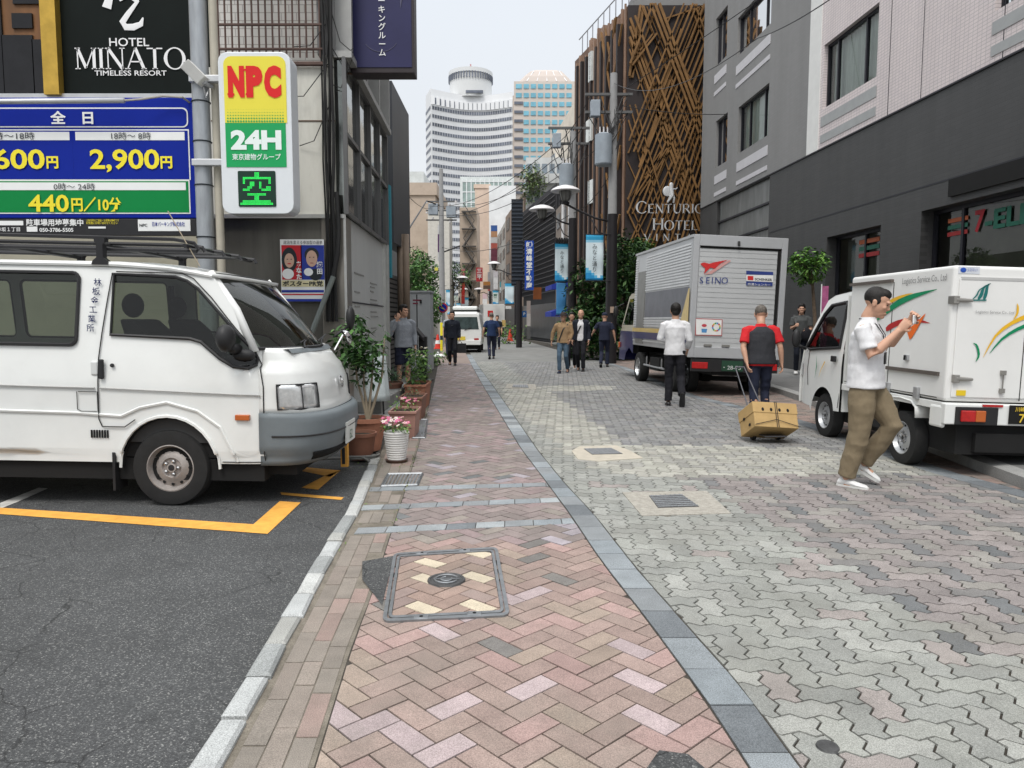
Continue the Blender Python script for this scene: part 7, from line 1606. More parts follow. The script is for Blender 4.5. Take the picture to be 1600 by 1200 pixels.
# --- man in red shirt and black vest pulling a trolley
q = P(1186, 655, 9.9)
root, D = person('grey haired man in red shirt and charcoal vest pulling a trolley behind his back', q.x, 9.9, (.12, 1), H=1.64, top=c_red, legs=c_navy, shoes=c_bshoe, near=True,
 arms=[((-.05, .07, -.25), (-.03, .10, -.47)), ((-.08, .06, -.25), (-.15, .02, -.46))], sleeve=.35, hair='crop', hairm=m_hgrey, build=1.14, lean=.10,
 stance=[((.10, .0, -.40), (-.02, 0, -.80)), ((.0, .0, -.41), (-.12, 0, -.80))], head=(-.1, .3))
D2 = D; pr_ = root
b = MB(); n0, c0, pz, r, f, up, k = D['neck'], D['chest'], D['pel'], D['r'], D['f'], D['up'], D['k']; B_ = 1.14
etube(b, [pz - U * .035, pz + up * .04, pz + up * .14, c0 - up * .04, c0 + up * .06, n0 - up * .075, n0 - up * .03], [(.180 * B_, .140 * B_), (.170 * B_, .136 * B_), (.160 * B_, .130 * B_), (.168 * B_, .130 * B_), (.164 * B_, .132), (.128 * B_, .112), (.08, .082)], r, 22); remesh(b, 'vest', c_vest, root, .009, folds=.005, seed=4)
tb = P(1200, 690, 8.55); tr = thing('hand_trolley', 'folding two-wheeled trolley dragged behind the man in the charcoal vest', 'trolley', (tb.x, 8.55, 0), rz=R(4))
hp = Vector(pr_.location) + D['J']['wr', -1] + Vector((0, .0, -.06)) - Vector(tr.location)
b = MB(); m_tube = M('trolley_tube', (.12, .12, .13), .35, .7)
for x in (-.10, .10): b.tube([(x, .12, .10), (hp.x + x * .6, hp.y, hp.z)], .009, 8)
b.tube([(hp.x - .06, hp.y, hp.z), (hp.x + .06, hp.y, hp.z)], .012, 8); b.build('handle', m_tube, tr)
b = MB(); b.tube([(-.14, .1, .06), (.14, .1, .06)], .01, 8); b.box(-.13, -.22, .085, .13, .14, .10); b.build('base_plate', m_tube, tr)
for x in (-.15, .15): b = MB(); b.lathe([(.001, -.02), (.055, -.02), (.062, -.008), (.062, .008), (.055, .02), (.001, .02)], (x, .08, .062), (1, 0, 0), 20); b.build('wheel', m_tyre, tr, smooth='auto')
bx = thing('fruit_box', 'tan cardboard fruit box with hand holes strapped on the trolley', 'box', (tb.x - .02, 8.42, .13), rot=(R(-27), R(4), R(6)))
m_card = M('cardboard', (.42, .28, .12), .8, var=.12, scale=6, stain=.15); b = MB(); b.box(-.26, -.17, .0, .26, .22, .29); b.build('carton', m_card, bx, bevel=.006); b = MB(); b.box(-.267, -.177, .17, .267, .227, .30); b.build('lid', m_card, bx, bevel=.005)
for x in (-.15, -.05, .05, .15): b = MB(); b.ell((x, -.178, .21), (.016, .003, .022), 12, 6); b.build('hand_hole', m_black, bx)
for y, zz in ((-.05, .06), (.08, .17)): b = MB(); b.ell((-.268, y, zz), (.003, .03, .018), 12, 6); b.build('side_hole', m_black, bx)
b = MB(); b.box(-.21, -.12, .30, .21, .04, .3025); b.build('print_red', M('print_red', (.45, .12, .08), .8, var=.5, scale=30), bx); b = MB(); b.box(-.21, -.15, .30, .21, -.125, .3025); b.build('print_green', M('print_green', (.10, .20, .10), .8, var=.4, scale=30), bx)
b = MB()
for x0 in (0, .02): b.tube([(x0, -.182, .0), (x0, -.182, .305), (x0, .22, .305)], .004, 5)
b.tube([(-.26, -.182, .02), (0, -.186, .09), (.26, -.182, .02)], .004, 5); b.tube([(-.2, -.1, .307), (-.1, .1, .31), (.1, .1, .31), (.22, -.1, .307)], .004, 5); b.build('strap_cord', m_blk, bx)
# --- woman with rucksack by the wall
q = P(1250, 588, 17.6)
root, D = person('woman with dark rucksack in grey t-shirt standing against the dark shop wall', P(1249, 588, 17.6).x, 17.6, (-.35, -1), H=1.68, top=c_dgrey, legs=c_suit, shoes=c_wshoe, sleeve=.3, hair='long', arms=[((.02, .05, -.26), (.18, -.02, -.20)), ((.0, .06, -.27), (.12, -.02, -.30))], z=.11, stance=[((.08, 0, -.40), (-.05, 0, -.80)), ((.0, 0, -.41), (.10, 0, -.83))])
b = MB(); c = D['chest'] - D['f'] * .20; b.ell(c - Vector((0, 0, .05)), (.16, .12, .24), 14, 10); b.build('rucksack', c_suit, root, smooth=True)
strap(root, [D['sh'][1] - D['f'] * .1, D['sh'][1] + Vector((0, 0, .07)), D['chest'] + D['f'] * .13 + D['r'] * .12, D['pel'] + D['r'] * .16 + D['up'] * .1], .05, 'rucksack_strap', m_blk, D['f'])
b = MB(); c = D['pel'] + D['f'] * .16 - D['r'] * .12 + Vector((0, 0, .05)); b.ell(c, (.13, .07, .16), 12, 8); b.build('shoulder_bag', c_blacktr, root, smooth=True)
# --- man in grey hoodie on the phone behind the planters
root, D = person('man in grey hoodie and navy shorts talking on a phone behind the flower pots', P(632, 600, 15).x, 14.9, (.35, -1), H=1.71, top=c_grey, legs=c_navy, shoes=c_wshoe, sleeve=1, hair='short', build=1.12, near=True, shorts=True, arms=[((.10, .08, -.24), (.16, -.03, .03)), ((-.03, .05, -.27), (.05, .05, -.48))], head=(.6, .0), z=.0, palm=[(-1, 0, .2), (0, -1, 0)])
b = MB(); etube(b, [D['neck'] - D['f'] * .05 - U * .05, D['neck'] - D['f'] * .06 + U * .02, D['neck'] + U * .03], [(.11, .07), (.10, .07), (.07, .06)], D['r']); remesh(b, 'hood', c_grey, root, .012, folds=.004)
b = MB(); w_ = D['J']['wr', 1] + U * .08 - D['f'] * .02; b.box(-.01, -.035, -.06, .01, .035, .06, Matrix.Translation(w_)); b.build('phone', m_blk, root, bevel=.004)
b = MB(); c = D['chest'] - D['f'] * .05 - D['r'] * .24 - U * .05
b = MB(); b.ell(D['chest'] - D['f'] * .18 + D['r'] * .10 - U * .08, (.12, .12, .16), 12, 8); b.build('bag', c_navy, root, smooth=True)
# --- street walkers
walk = [((.16, .0, -.38), (.12, .0, -.80)), ((.06, .0, -.40), (-.22, .0, -.76), (.8, 0, -.6))]; walk2 = [walk[1], walk[0]]
def far(label, px, py, f, **kw):
 g_ = G(px, py); kw.setdefault('stance', walk); return person(label, g_.x, g_.y, f, **kw)
root, D = far('man in dark suit jacket walking towards us on the pink footway with a black bag', 707, 571, (.05, -1), H=1.72, top=c_suit, legs=c_blacktr, shoes=c_bshoe, jacket=True, hair='short', stance=walk2)
b = MB(); c = D['J']['wr', -1] - U * .30; b.box(-.2, -.06, -.16, .2, .06, .14, Matrix.Translation(c)); b.tube([c + Vector((-.08, 0, .14)), c + Vector((0, 0, .26)), c + Vector((.08, 0, .14))], .01, 6); b.build('bag', m_blk, root, bevel=.03)
strap(root, [D['neck'] + D['f'] * .02 + D['r'] * .02, D['chest'] + D['f'] * .135], .05, 'tie', c_vest, D['f'])
root, D = far('man in navy t-shirt and dark trousers walking away in the middle of the street', 768, 561, (-.1, 1), H=1.70, top=c_bluet, legs=c_navy, shoes=c_bshoe, sleeve=.3, hair='crop', hairm=m_hgrey, build=1.08, arms=[((-.02, .1, -.25), (.1, .12, -.42)), ((-.02, .1, -.25), (.05, .13, -.46))])
root, D = far('man in tan jacket, wide hat and blue jeans walking towards us on the right', 880, 583, (-.25, -1), H=1.64, top=c_tan, legs=c_jean, shoes=c_navy, jacket=True, hair='hat', hatm=M('hat_dark', (.03, .022, .02), .8), build=1.12, arms=[((-.03, .12, -.24), (-.02, .15, -.46)), ((.03, .06, -.25), (.10, .02, -.42))])
strap(root, [D['sh'][-1] + U * .07, D['chest'] + D['f'] * .14 - D['r'] * .02, D['pel'] + D['r'] * .1 + D['f'] * .14], .03, 'bag_strap', m_blk, D['f'])
root, D = far('bald man in white t-shirt under black jacket walking beside the man in tan', 907, 580, (-.2, -1), H=1.72, top=c_white, legs=c_blacktr, shoes=c_bshoe, sleeve=1, hair='bald', stance=walk2, build=1.0)
strap(root, [D['sh'][-1] + U * .075, D['chest'] + D['f'] * .135, D['pel'] + D['r'] * .13 + D['f'] * .12 + U * .05], .035, 'bag_strap', m_blk, D['f'])
b = MB(); r, f, up = D['r'], D['f'], D['up']; n0, c0, pz = D['neck'], D['chest'], D['pel']
for s in (1, -1):
 o = r * s; etube(b, [pz - U * .06 + o * .13, pz + up * .1 + o * .12, c0 + o * .125, n0 - up * .06 + o * .1, n0 - up * .01 + o * .05], [(.07, .135), (.065, .13), (.065, .13), (.06, .10), (.03, .06)], r); S_, El, Wr = D['sh'][s], D['J']['el', s], D['J']['wr', s]; etube(b, [S_ - o * .05, S_, S_.lerp(El, .5), El, El.lerp(Wr, .9)], [.082, .075, .067, .06, .052], f + r * .3)
etube(b, [pz - U * .06 - f * .07, c0 - f * .08, n0 - up * .05 - f * .05], [(.16, .07), (.16, .07), (.12, .06)], r); remesh(b, 'black_jacket', c_suit, root, .013, folds=.004)
far('person in beige top half hidden between the man in tan and the bald man', 893, 577, (-.1, -1), H=1.66, top=c_tan, legs=c_blacktr, shoes=c_wshoe, hair='long', sleeve=.8)
root, D = far('man in navy work clothes walking away beside the black pole under the banner', 944, 574, (.2, 1), H=1.66, top=c_navy, legs=c_navy, shoes=c_bshoe, hair='cap', hatm=c_navy, sleeve=.35, build=1.08, arms=[((-.02, .1, -.25), (.02, .14, -.46)), ((.05, .14, -.22), (.16, .2, -.30))])
far('person in pale cap half hidden behind the man in the suit jacket', 703, 559, (.05, -1), H=1.74, top=cloth('pale_blue', (.3, .32, .36)), legs=c_navy, shoes=c_bshoe, hair='cap', hatm=cloth('cap_blue', (.12, .3, .45)), sleeve=.4)
far('person in dark top farther along just right of the man in navy t-shirt', 777, 546, (0, -1), H=1.66, top=c_suit, legs=c_navy, shoes=c_bshoe, hair='short', sleeve=.5)
# ================================================================ SIGNS, POLES, PLANTS
RX, UZ = (1, 0, 0), (0, 0, 1)
def flat(root, x0, y0, x1, y1, Y, th, name, mat, bev=0, r=0):
 p, q = P(x0, y1, Y), P(x1, y0, Y); b = MB()
 if r:
  k = Y / FPX; pts = rrect(p.x, p.z, q.x, q.z, r * k); b.prism(pts, lambda a, c, t: Vector((a, Y + t, c)), 0, th)
 else: b.box(p.x, Y, p.z, q.x, Y + th, q.z)
 return b.build(name, mat, root, world=True, bevel=bev)
m_blue = M('sign_blue', (.004, .018, .25), .5, var=.04, spec=.12); m_green = M('sign_leaf_green', (.005, .20, .05), .5, var=.04, spec=.12); m_yel2 = M('sign_yellow', (.78, .66, .03), .4, var=.02); m_wh = M('sign_white', (.74, .75, .74), .4, var=.03); m_alu = M('alu', (.5, .51, .52), .4, .5, var=.1); m_ink = M('ink', (.02, .025, .03), .6)
m_galv = M('galvanised_pole', (.33, .35, .37), .45, .4, var=.2, scale=4, stain=.2, stretch=(3, 3, .6))
# price board
Yp = 8.5; kp = Yp / FPX; pb = thing('price_board', 'large blue and green parking price board on white frame above the parked van', 'sign', P(150, 340, Yp))
flat(pb, -260, 152, 308, 341, Yp, .12, 'panel', m_blue, .01); b = MB(); p, q = P(308, 345, Yp), P(314, 148, Yp); b.box(p.x, Yp - .02, p.z, q.x, Yp + .14, q.z); b.build('side_frame', M('dark_sign_frame', (.03, .03, .04), .5), pb, world=True)
def pbx(x0, y0, x1, y1, name, mat, off, r=0): return flat(pb, x0, y0, x1, y1, Yp - off, .004, name, mat, r=r)
pbx(-260, 168, 293, 199, 'header_outline', m_wh, .006, 8); pbx(-260, 170, 291, 197, 'header_fill', m_blue, .009, 7)
pbx(-260, 202, 295, 281, 'grid_outline', m_wh, .006); pbx(-260, 204, 112, 280, 'price_cell', m_blue, .009); pbx(116, 204, 293, 280, 'price_cell', m_blue, .009)
pbx(-260, 206, 108, 219, 'time_strip', m_wh, .012); pbx(118, 206, 288, 219, 'time_strip', m_wh, .012)
pbx(-260, 281, 296, 334, 'lower_outline', m_wh, .006); pbx(-260, 283, 294, 332, 'green_cell', m_green, .009); pbx(-260, 285, 290, 297, 'time_strip', m_wh, .012)
def pt(s, x, y, h, w_, mat, root=pb, Y=Yp, bold=.0, off=.02, align='LEFT'): return text(s, mat, P(x, y, Y - off), RX, UZ, h * Y / FPX, root, width=w_ * Y / FPX if w_ else None, bold=bold, ext=.001, align=align)
pt('全　日', 79, 192, 20, 65, m_wh, bold=.03); pt('8時～18時', -4 - 14, 217, 12, 70, m_ink); pt('18時～ 8時', 174, 217, 12, 60, m_ink)
pt('1,600', -40, 263, 40, 108, m_yel2, bold=.022); pt('円', 73, 261, 20, 18, m_yel2, bold=.035); pt('2,900', 141, 263, 40, 106, m_yel2, bold=.022); pt('円', 251, 261, 20, 18, m_yel2, bold=.035)
pt('0時～ 24時', 84, 296, 11.5, 63, m_ink); pt('440', 45, 330, 35, 62, m_yel2, bold=.022); pt('円／10分', 112, 328, 22, 77, m_yel2, bold=.03)
lo_ = thing('recruit_strip', 'narrow black strip of small white notices directly under the blue price board', 'sign', P(150, 368, Yp))
flat(lo_, -260, 342, 306, 368, Yp, .08, 'panel', M('strip_black', (.018, .018, .02), .4), .004)
for (x0, y0, x1, y1, nm) in ((216, 343, 297, 361, 'white_card'), (-40, 345, 36, 352, 'white_card'), (42, 354, 58, 362, 'white_card'), (138, 354, 165, 357, 'white_card')): flat(lo_, x0, y0, x1, y1, Yp - .006, .004, nm, m_wh)
pt('駐車場用地募集中', 41, 352, 11, 88, m_wh, lo_, bold=.02, off=.008); pt('050-3786-5505', 62, 362, 8, 52, m_wh, lo_, bold=.02, off=.008); pt('赤坂１丁目', -5, 361, 7, 36, m_wh, lo_, bold=.01, off=.008); pt('NPC', 218, 354, 6, 12, m_ink, lo_, off=.01, bold=.02); pt('日本パーキング株式会社', 238, 353, 7.5, 50, m_blue, lo_, off=.01, bold=.01)
pt('土地活用のご相談・お見積は無料です', 135, 346, 4, 50, m_yel2, lo_, off=.01); pt('お気軽にお問い合わせください', 135, 350, 4, 48, m_yel2, lo_, off=.01)
tb_ = thing('fluorescent_fitting', 'long pale strip lamp fitting lying along the top of the blue price board', 'lamp', P(100, 158, Yp - .15))
b = MB(); b.tube([P(-260, 161, Yp - .18), P(194, 157, Yp - .18)], .03, 10); b.build('tube_body', m_alu, tb_, world=True, smooth=True); b = MB(); b.tube([P(194, 157, Yp - .18), P(220, 155, Yp - .15), P(255, 150, Yp - .1), P(285, 152, Yp - .1), P(296, 160, Yp)], .012, 6); b.build('flex', M('pale_cable', (.35, .33, .3), .6), tb_, world=True)
# galvanised pole with camera and clamps
pc = P(331, 300, 8.35); pole = thing('sign_pole', 'thick galvanised pole between the price board and the yellow and green lit sign', 'pole', (pc.x, 8.35, -.03))
b = MB(); b.tube([(pc.x - .085, 8.35, -.03), (pc.x - .085, 8.35, 8)], .092, 20); b.build('shaft', m_galv, pole, world=True, smooth='auto')
b = MB(); b.tube([(pc.x + .07, 8.37, -.03), (pc.x + .07, 8.37, 8)], .045, 12); b.build('conduit', M('cream_conduit', (.42, .39, .32), .6, var=.1), pole, world=True, smooth='auto')
for y in (127, 160, 222, 258, 290, 371):
 z = P(330, y, 8.35).z; b = MB(); b.tube([(pc.x - .085 + .096 * math.cos(a), 8.35 + .096 * math.sin(a), z) for a in [2 * math.pi * kk / 16 for kk in range(16)]], .008, 5, closed=True); b.build('band', m_ink if y not in (127, 258) else m_alu, pole, world=True)
for y in (128, 257): z = P(330, y, 8.35).z; b = MB(); b.box(pc.x - .16, 8.22, z - .035, P(352, y, 8.3).x, 8.30, z + .035); b.build('bracket', m_alu, pole, world=True, bevel=.006)
cm = thing('security_camera', 'white box security camera on the galvanised pole pointing down at the car park', 'camera', P(316, 128, 8.2))
a_, b_ = P(291, 101, 8.05), P(318, 128, 8.15); d_ = (b_ - a_).normalized(); b = MB(); u_ = d_.cross(Vector((0, 1, 0))).normalized(); v_ = Vector((0, 1, 0)); rg = []
for c, w__ in ((a_, .062), (b_, .062)): rg.append([c + u_ * w__ * s1 + v_ * .06 * s2 for s1, s2 in ((-1, -1), (1, -1), (1, 1), (-1, 1))])
b.loft(rg); b.build('housing', M('camera_white', (.62, .62, .60), .45), cm, world=True, bevel=.008)
b = MB(); b.tube([b_, P(325, 133, 8.25), P(331, 135, 8.3)], .025, 8); b.tube([P(318, 136, 8.2), P(322, 152, 8.25), P(326, 140, 8.3)], .008, 6); b.build('arm', m_alu, cm, world=True); b = MB(); b.ell(a_ - d_ * .0, (.03, .03, .03)); b.build('lens', m_blk, cm, world=True)
# lit NPC sign
Yn = 8.15; ns = thing('lit_vacancy_sign', 'tall yellow and green lit parking sign with red letters and green dot display', 'sign', P(400, 335, Yn))
flat(ns, 348, 81, 453, 334, Yn, .26, 'cabinet', M('sign_cabinet', (.62, .65, .67), .35, .1, var=.03), .012, 14)
def nx(x0, y0, x1, y1, name, mat, off=.006, r=0): return flat(ns, x0, y0, x1, y1, Yn - off, .005, name, mat, r=r)
def lit(name, c, e): return M(name, c, .4, emit=e, var=.02)
m_ly, m_lg, m_lr, m_lw = lit('lit_yellow', (.60, .53, .05), .12), lit('lit_green', (.005, .24, .07), .2), lit('lit_red', (.50, .01, .01), .15), lit('lit_white', (.62, .68, .66), .1)
p0, p1 = P(352, 192, Yn), P(446, 88, Yn); b = MB(); pts = [(p0.x, p0.z)] + [(p1.x, p0.z)] + rrect(p0.x, p0.z, p1.x, p1.z, .085)[:10]; b.prism(pts, lambda a, c, t: Vector((a, Yn + t, c)), -.006, -.001); b.build('yellow_face', m_ly, ns, world=True)
nx(354, 192, 446, 261, 'green_face', m_lg)
b = MB();
for i in range(22):
 for j in range(5):
  x, y = 356 + i * 4.1 + (j % 2) * 0, 171 + j * 4.6; r_ = (.35 + j * .32) * Yn / FPX; c = P(x, y, Yn - .009); b.add([(c.x + r_ * math.cos(t), c.y, c.z + r_ * math.sin(t)) for t in [k_ * 1.0472 for k_ in range(6)]], [tuple(range(6))])
b.build('halftone_dots', m_lg, ns, world=True)
for ch, x, w_ in (('N', 356.5, 25), ('P', 385, 25), ('C', 413, 26)): text(ch, m_lr, P(x, 148, Yn - .012), RX, UZ, 56 * Yn / FPX, ns, width=w_ * Yn / FPX, bold=.075, ext=.001)
b = MB()
for (x0, x1, y0, y1) in ((355.5, 364, 107.5, 110.5), (375, 384, 107.5, 110.5), (355.5, 366, 145.5, 149), (384, 395, 145.5, 149), (384, 390, 107.5, 110.5)): p, q = P(x0, y1, Yn - .013), P(x1, y0, Yn - .013); b.box(p.x, p.y - .001, p.z, q.x, p.y, q.z)
b.build('letter_serifs', m_lr, ns, world=True)
pt('24H', 361, 232, 37, 77, m_lw, ns, Yn, bold=.05, off=.012); pt('東京建物グループ', 363, 249, 10, 74, m_lw, ns, Yn, bold=.01, off=.012)
nx(373, 267, 430, 323, 'display_panel', M('display_black', (.006, .03, .018), .3), .008, 2)
dots = ["......##......", "......##......", ".############.", ".#..........#.", ".#..##..#...#.", "....##..#.....", "...##...#..##.", ".###.....####.", "..............", "...########...", "......##......", "......##......", ".############.", "##############"]
b = MB(); m_led = M('led_green', (.02, .62, .08), .4, emit=1.1)
for j, row in enumerate(dots):
 for i, ch in enumerate(row):
  if ch == '#':
   for di in (0, .5):
    for dj in (0, .5):
     c = P(376.5 + (i + di) * 3.65, 270 + (j + dj) * 3.65, Yn - .011); r_ = .72 * Yn / FPX; b.add([(c.x + r_ * math.cos(t), c.y, c.z + r_ * math.sin(t)) for t in [k_ * 1.0472 for k_ in range(6)]], [tuple(range(6))])
b.build('led_character', m_led, ns, world=True)
# posters on the steel cladding (stylised flat print)
po = thing('election_poster', 'red and blue poster with two portraits pinned to the dark steel cladding', 'poster', P(473, 470, 9.42))
Yq = 9.40
def q_(x0, y0, x1, y1, name, mat, off): return flat(po, x0, y0, x1, y1, Yq - off, .002, name, mat)
m_pr, m_pbl, m_pc, m_pk = M('print_scarlet', (.48, .02, .03), .5), M('print_blue', (.02, .04, .28), .5), M('print_cream', (.62, .56, .34), .5), M('print_skin', (.55, .36, .27), .5)
q_(440, 374, 506, 471, 'paper', m_wh, 0); q_(441, 383, 471, 437, 'red_field', m_pr, .003); q_(471, 383, 506, 437, 'blue_field', m_pbl, .003); q_(440, 438, 506, 448, 'cream_band', m_pc, .003); q_(440, 453, 506, 457, 'blue_line', m_pbl, .003); q_(440, 459, 506, 461, 'red_line', m_pr, .003); q_(440, 467, 506, 471, 'blue_foot', m_pbl, .003)
def blob(x, y, rx, ry, mat, off, name):
 b = MB(); c = P(x, y, Yq - off); k__ = Yq / FPX; b.add([(c.x + rx * k__ * math.cos(t), c.y, c.z + ry * k__ * math.sin(t)) for t in [2 * math.pi * i / 24 for i in range(24)]], [tuple(range(24))]); b.build(name, mat, po, world=True)
blob(452, 406, 12, 19, m_ink, .005, 'print_hair'); blob(452, 407, 7.5, 11, m_pk, .007, 'print_face'); blob(450, 428, 9, 8, m_wh, .006, 'print_blouse')
blob(487, 398, 11, 11, m_ink, .005, 'print_hair'); blob(487, 404, 8.5, 12.5, m_pk, .007, 'print_face'); blob(493, 429, 10, 9, m_ink, .006, 'print_suit'); blob(482, 425, 7, 6, m_wh, .008, 'print_glove')
for x, y, mt_ in ((449, 405, m_ink), (455, 405, m_ink), (484, 402, m_ink), (490, 402, m_ink)): blob(x, y, 1.2, .7, mt_, .009, 'print_eye')
blob(452, 412, 3, .9, m_pr, .009, 'print_mouth'); blob(487, 411, 3, .9, m_lip, .009, 'print_mouth')
text('あなた', m_wh, P(467, 416, Yq - .011), RX, UZ, 9 * Yq / FPX, po, vertical=True, bold=.04); text('織田', m_wh, P(499.5, 417, Yq - .011), RX, UZ, 9.5 * Yq / FPX, po, vertical=True, bold=.03)
pt('ポスターPR党', 442, 446.5, 9, 62, m_ink, po, Yq, bold=.03, off=.006); pt('政治を変える参加型の選挙', 443, 381, 6, 60, m_ink, po, Yq, off=.006)
# big indigo hanging sign
Yi = 9.9; hg = thing('indigo_hanging_sign', 'dark indigo vertical sign with white characters hanging high over the left footway', 'sign', P(597, 112, Yi))
flat(hg, 549, -120, 645, 114, Yi, .28, 'cabinet', M('sign_frame_dark', (.035, .028, .03), .45), .008); flat(hg, 552, -120, 641, 105, Yi - .01, .01, 'face', M('indigo', (.022, .022, .075), .4, var=.12, scale=2))
text('ワーキングルーム', m_wh, P(596, -8, Yi - .02), RX, UZ, 11.6 * Yi / FPX, hg, vertical=True, bold=.012)
b = MB(); b.tube([P(575 + 28 * math.cos(t) + 20, 55 + 26 * math.sin(t), Yi - .013) for t in [.5 + i * .16 for i in range(14)]], .004, 4); b.tube([P(630, -60, Yi - .013), P(627, -5, Yi - .013), P(626, 12, Yi - .013)], [.004, .02, .003], 6); b.build('line_art', M('line_grey', (.12, .12, .18), .5), hg, world=True)
b = MB(); b.box(P(535, 5, Yi).x, Yi + .05, P(549, 6, Yi).z, P(549, 0, Yi).x, Yi + .2, P(549, -6, Yi).z); b.box(P(535, 5, Yi).x, Yi + .05, P(549, 112, Yi).z, P(549, 0, Yi).x, Yi + .12, P(549, 104, Yi).z); b.build('bracket', M('rusty_bracket', (.10, .05, .03), .7), hg, world=True)
# ---------------------------------------------------------------- street lamps, poles, banners
m_pole = M('black_pole', (.022, .020, .022), .5, .2, var=.1); m_conc = M('concrete_pole', (.30, .30, .30), .85, var=.1, stain=.2); m_trans = M('transformer_grey', (.30, .34, .38), .5, .2, var=.1, stain=.15); m_lampw = M('lamp_shade_white', (.62, .60, .60), .35, var=.05); m_lampg = M('lamp_globe', (.20, .20, .19), .3, var=.2)
def lamp(label, pole_px, gy, head_px, arm_y, Yd=None, group='mushroom street lamps along the street', pole_r=.16, ztop=None, banner=None, flip=False):
 g0 = G(pole_px, gy) if Yd is None else P(pole_px, 500, Yd); Y = g0.y; hp_ = P(head_px[0], head_px[1], Y - .1)
 r = thing('street_lamp', label, 'street lamp', (g0.x, Y, 0), group=group)
 zt_ = ztop or (P(pole_px, arm_y, Y).z + .25); b = MB(); b.tube([(0, 0, 0), (0, 0, 2.4), (0, 0, zt_)], [pole_r, pole_r * .95, pole_r * .85], 14); b.build('pole', m_pole, r, smooth='auto')
 h = hp_ - g0; h.y = 0; za = P(pole_px, arm_y, Y).z; h.z = hp_.z
 b = MB(); b.tube([(0, 0, za), (h.x * .35, 0, za + .12), (h.x * .7, 0, za + .35), (h.x, 0, h.z - .42)], .035, 8); b.tube([(0, 0, za - .5), (h.x * .3, 0, za - .3), (h.x * .45, 0, za + .1)], .02, 6); b.build('arm', m_pole, r, smooth=True)
 b = MB(); b.lathe([(.001, .17), (.12, .165), (.28, .12), (.42, .05), (.48, -.01), (.47, -.03), (.3, -.02), (.001, 0)], (h.x, 0, h.z), (0, 0, 1), 28); b.build('lamp_shade', m_lampw, r, smooth='auto')
 b = MB(); b.lathe([(.17, 0), (.185, -.1), (.15, -.26), (.10, -.34), (.001, -.35)], (h.x, 0, h.z), (0, 0, 1), 16); b.build('globe', m_lampg, r, smooth=True)
 b = MB();
 for q in range(8): a = 2 * math.pi * q / 8; b.tube([(h.x + .19 * math.cos(a), .19 * math.sin(a), h.z - .01), (h.x + .19 * math.cos(a), .19 * math.sin(a), h.z - .14), (h.x + .12 * math.cos(a), .12 * math.sin(a), h.z - .36)], .008, 4)
 b.lathe([(.13, -.36), (.13, -.42), (.05, -.44)], (h.x, 0, h.z), (0, 0, 1), 12); b.build('lamp_cage', m_pole, r)
 return r, g0
def banner(label, x0, y0, x1, y1, Y, mats, txt=None, group='pale blue street banners'):
 p, q = P(x0, y1, Y), P(x1, y0, Y); r = thing('street_banner', label, 'banner', ((p.x + q.x) / 2, Y, p.z), group=group); w_, h_ = q.x - p.x, q.z - p.z
 b = MB(); n = 16; vs = []; fs = []
 nx_, nz_ = 6, 18
 for j in range(nz_ + 1):
  for i in range(nx_ + 1): vs.append((-w_ / 2 + w_ * i / nx_, .03 * math.sin(j * .5) * (i / nx_), h_ * j / nz_))
 for j in range(nz_):
  for i in range(nx_): fs.append((j * 7 + i, j * 7 + i + 1, (j + 1) * 7 + i + 1, (j + 1) * 7 + i))
 cols = []
 for j in range(nz_):
  t = (j + .5) / nz_
  for i in range(nx_):
   u = (i + .5) / nx_; hill = .16 + .10 * math.sin(u * 5 + 1)
   c = (.02, .25, .52) if t < hill * .7 else ((.10, .42, .65) if t < hill else ((.60, .70, .74) if t < .82 else ((.25, .52, .68) if t < .9 else (.03, .30, .52))))
   cols.append(c)
 if mats == 'blue': cols = [(.05, .20, .42)] * len(cols)
 b.add(vs, []); b.f = []; b.c = []
 for f_, c in zip(fs, cols): b.f.append(f_); b.c.append(c)
 o = b.build('cloth', M('banner_cloth', attr=True, rough=.7, var=.05), r, smooth=True); md = o.modifiers.new('s', 'SOLIDIFY'); md.thickness = .006
 b = MB(); b.tube([(-w_ / 2 - .05, 0, h_ + .02), (w_ / 2 + .25, 0, h_ + .02)], .015, 6); b.tube([(-w_ / 2 - .05, 0, -.02), (w_ / 2 + .25, 0, -.02)], .015, 6); b.build('rods', m_pole, r)
 if txt: text(txt, m_ink, (0, -.045, h_ * .70), RX, UZ, w_ * .30, r, vertical=True, world=False)
 return r
rA, gA = lamp('nearest mushroom street lamp on the thick black pole beside the silver lorry', 954, 568, (884, 297), 347, pole_r=.19)
rB, gB = lamp('second mushroom street lamp, on the black pole just beyond the nearest one', 893, 560, (847, 327), 352, pole_r=.17)
b = MB(); b.tube([(0, 0, 4.0), (0, 0, 9.2)], [.15, .11], 14); b.build('upper_concrete_pole', m_conc, rA, smooth='auto'); b = MB(); b.tube([(0, 0, 4.0), (0, 0, 8.2)], [.14, .11], 14); b.build('upper_concrete_pole', m_conc, rB, smooth='auto')
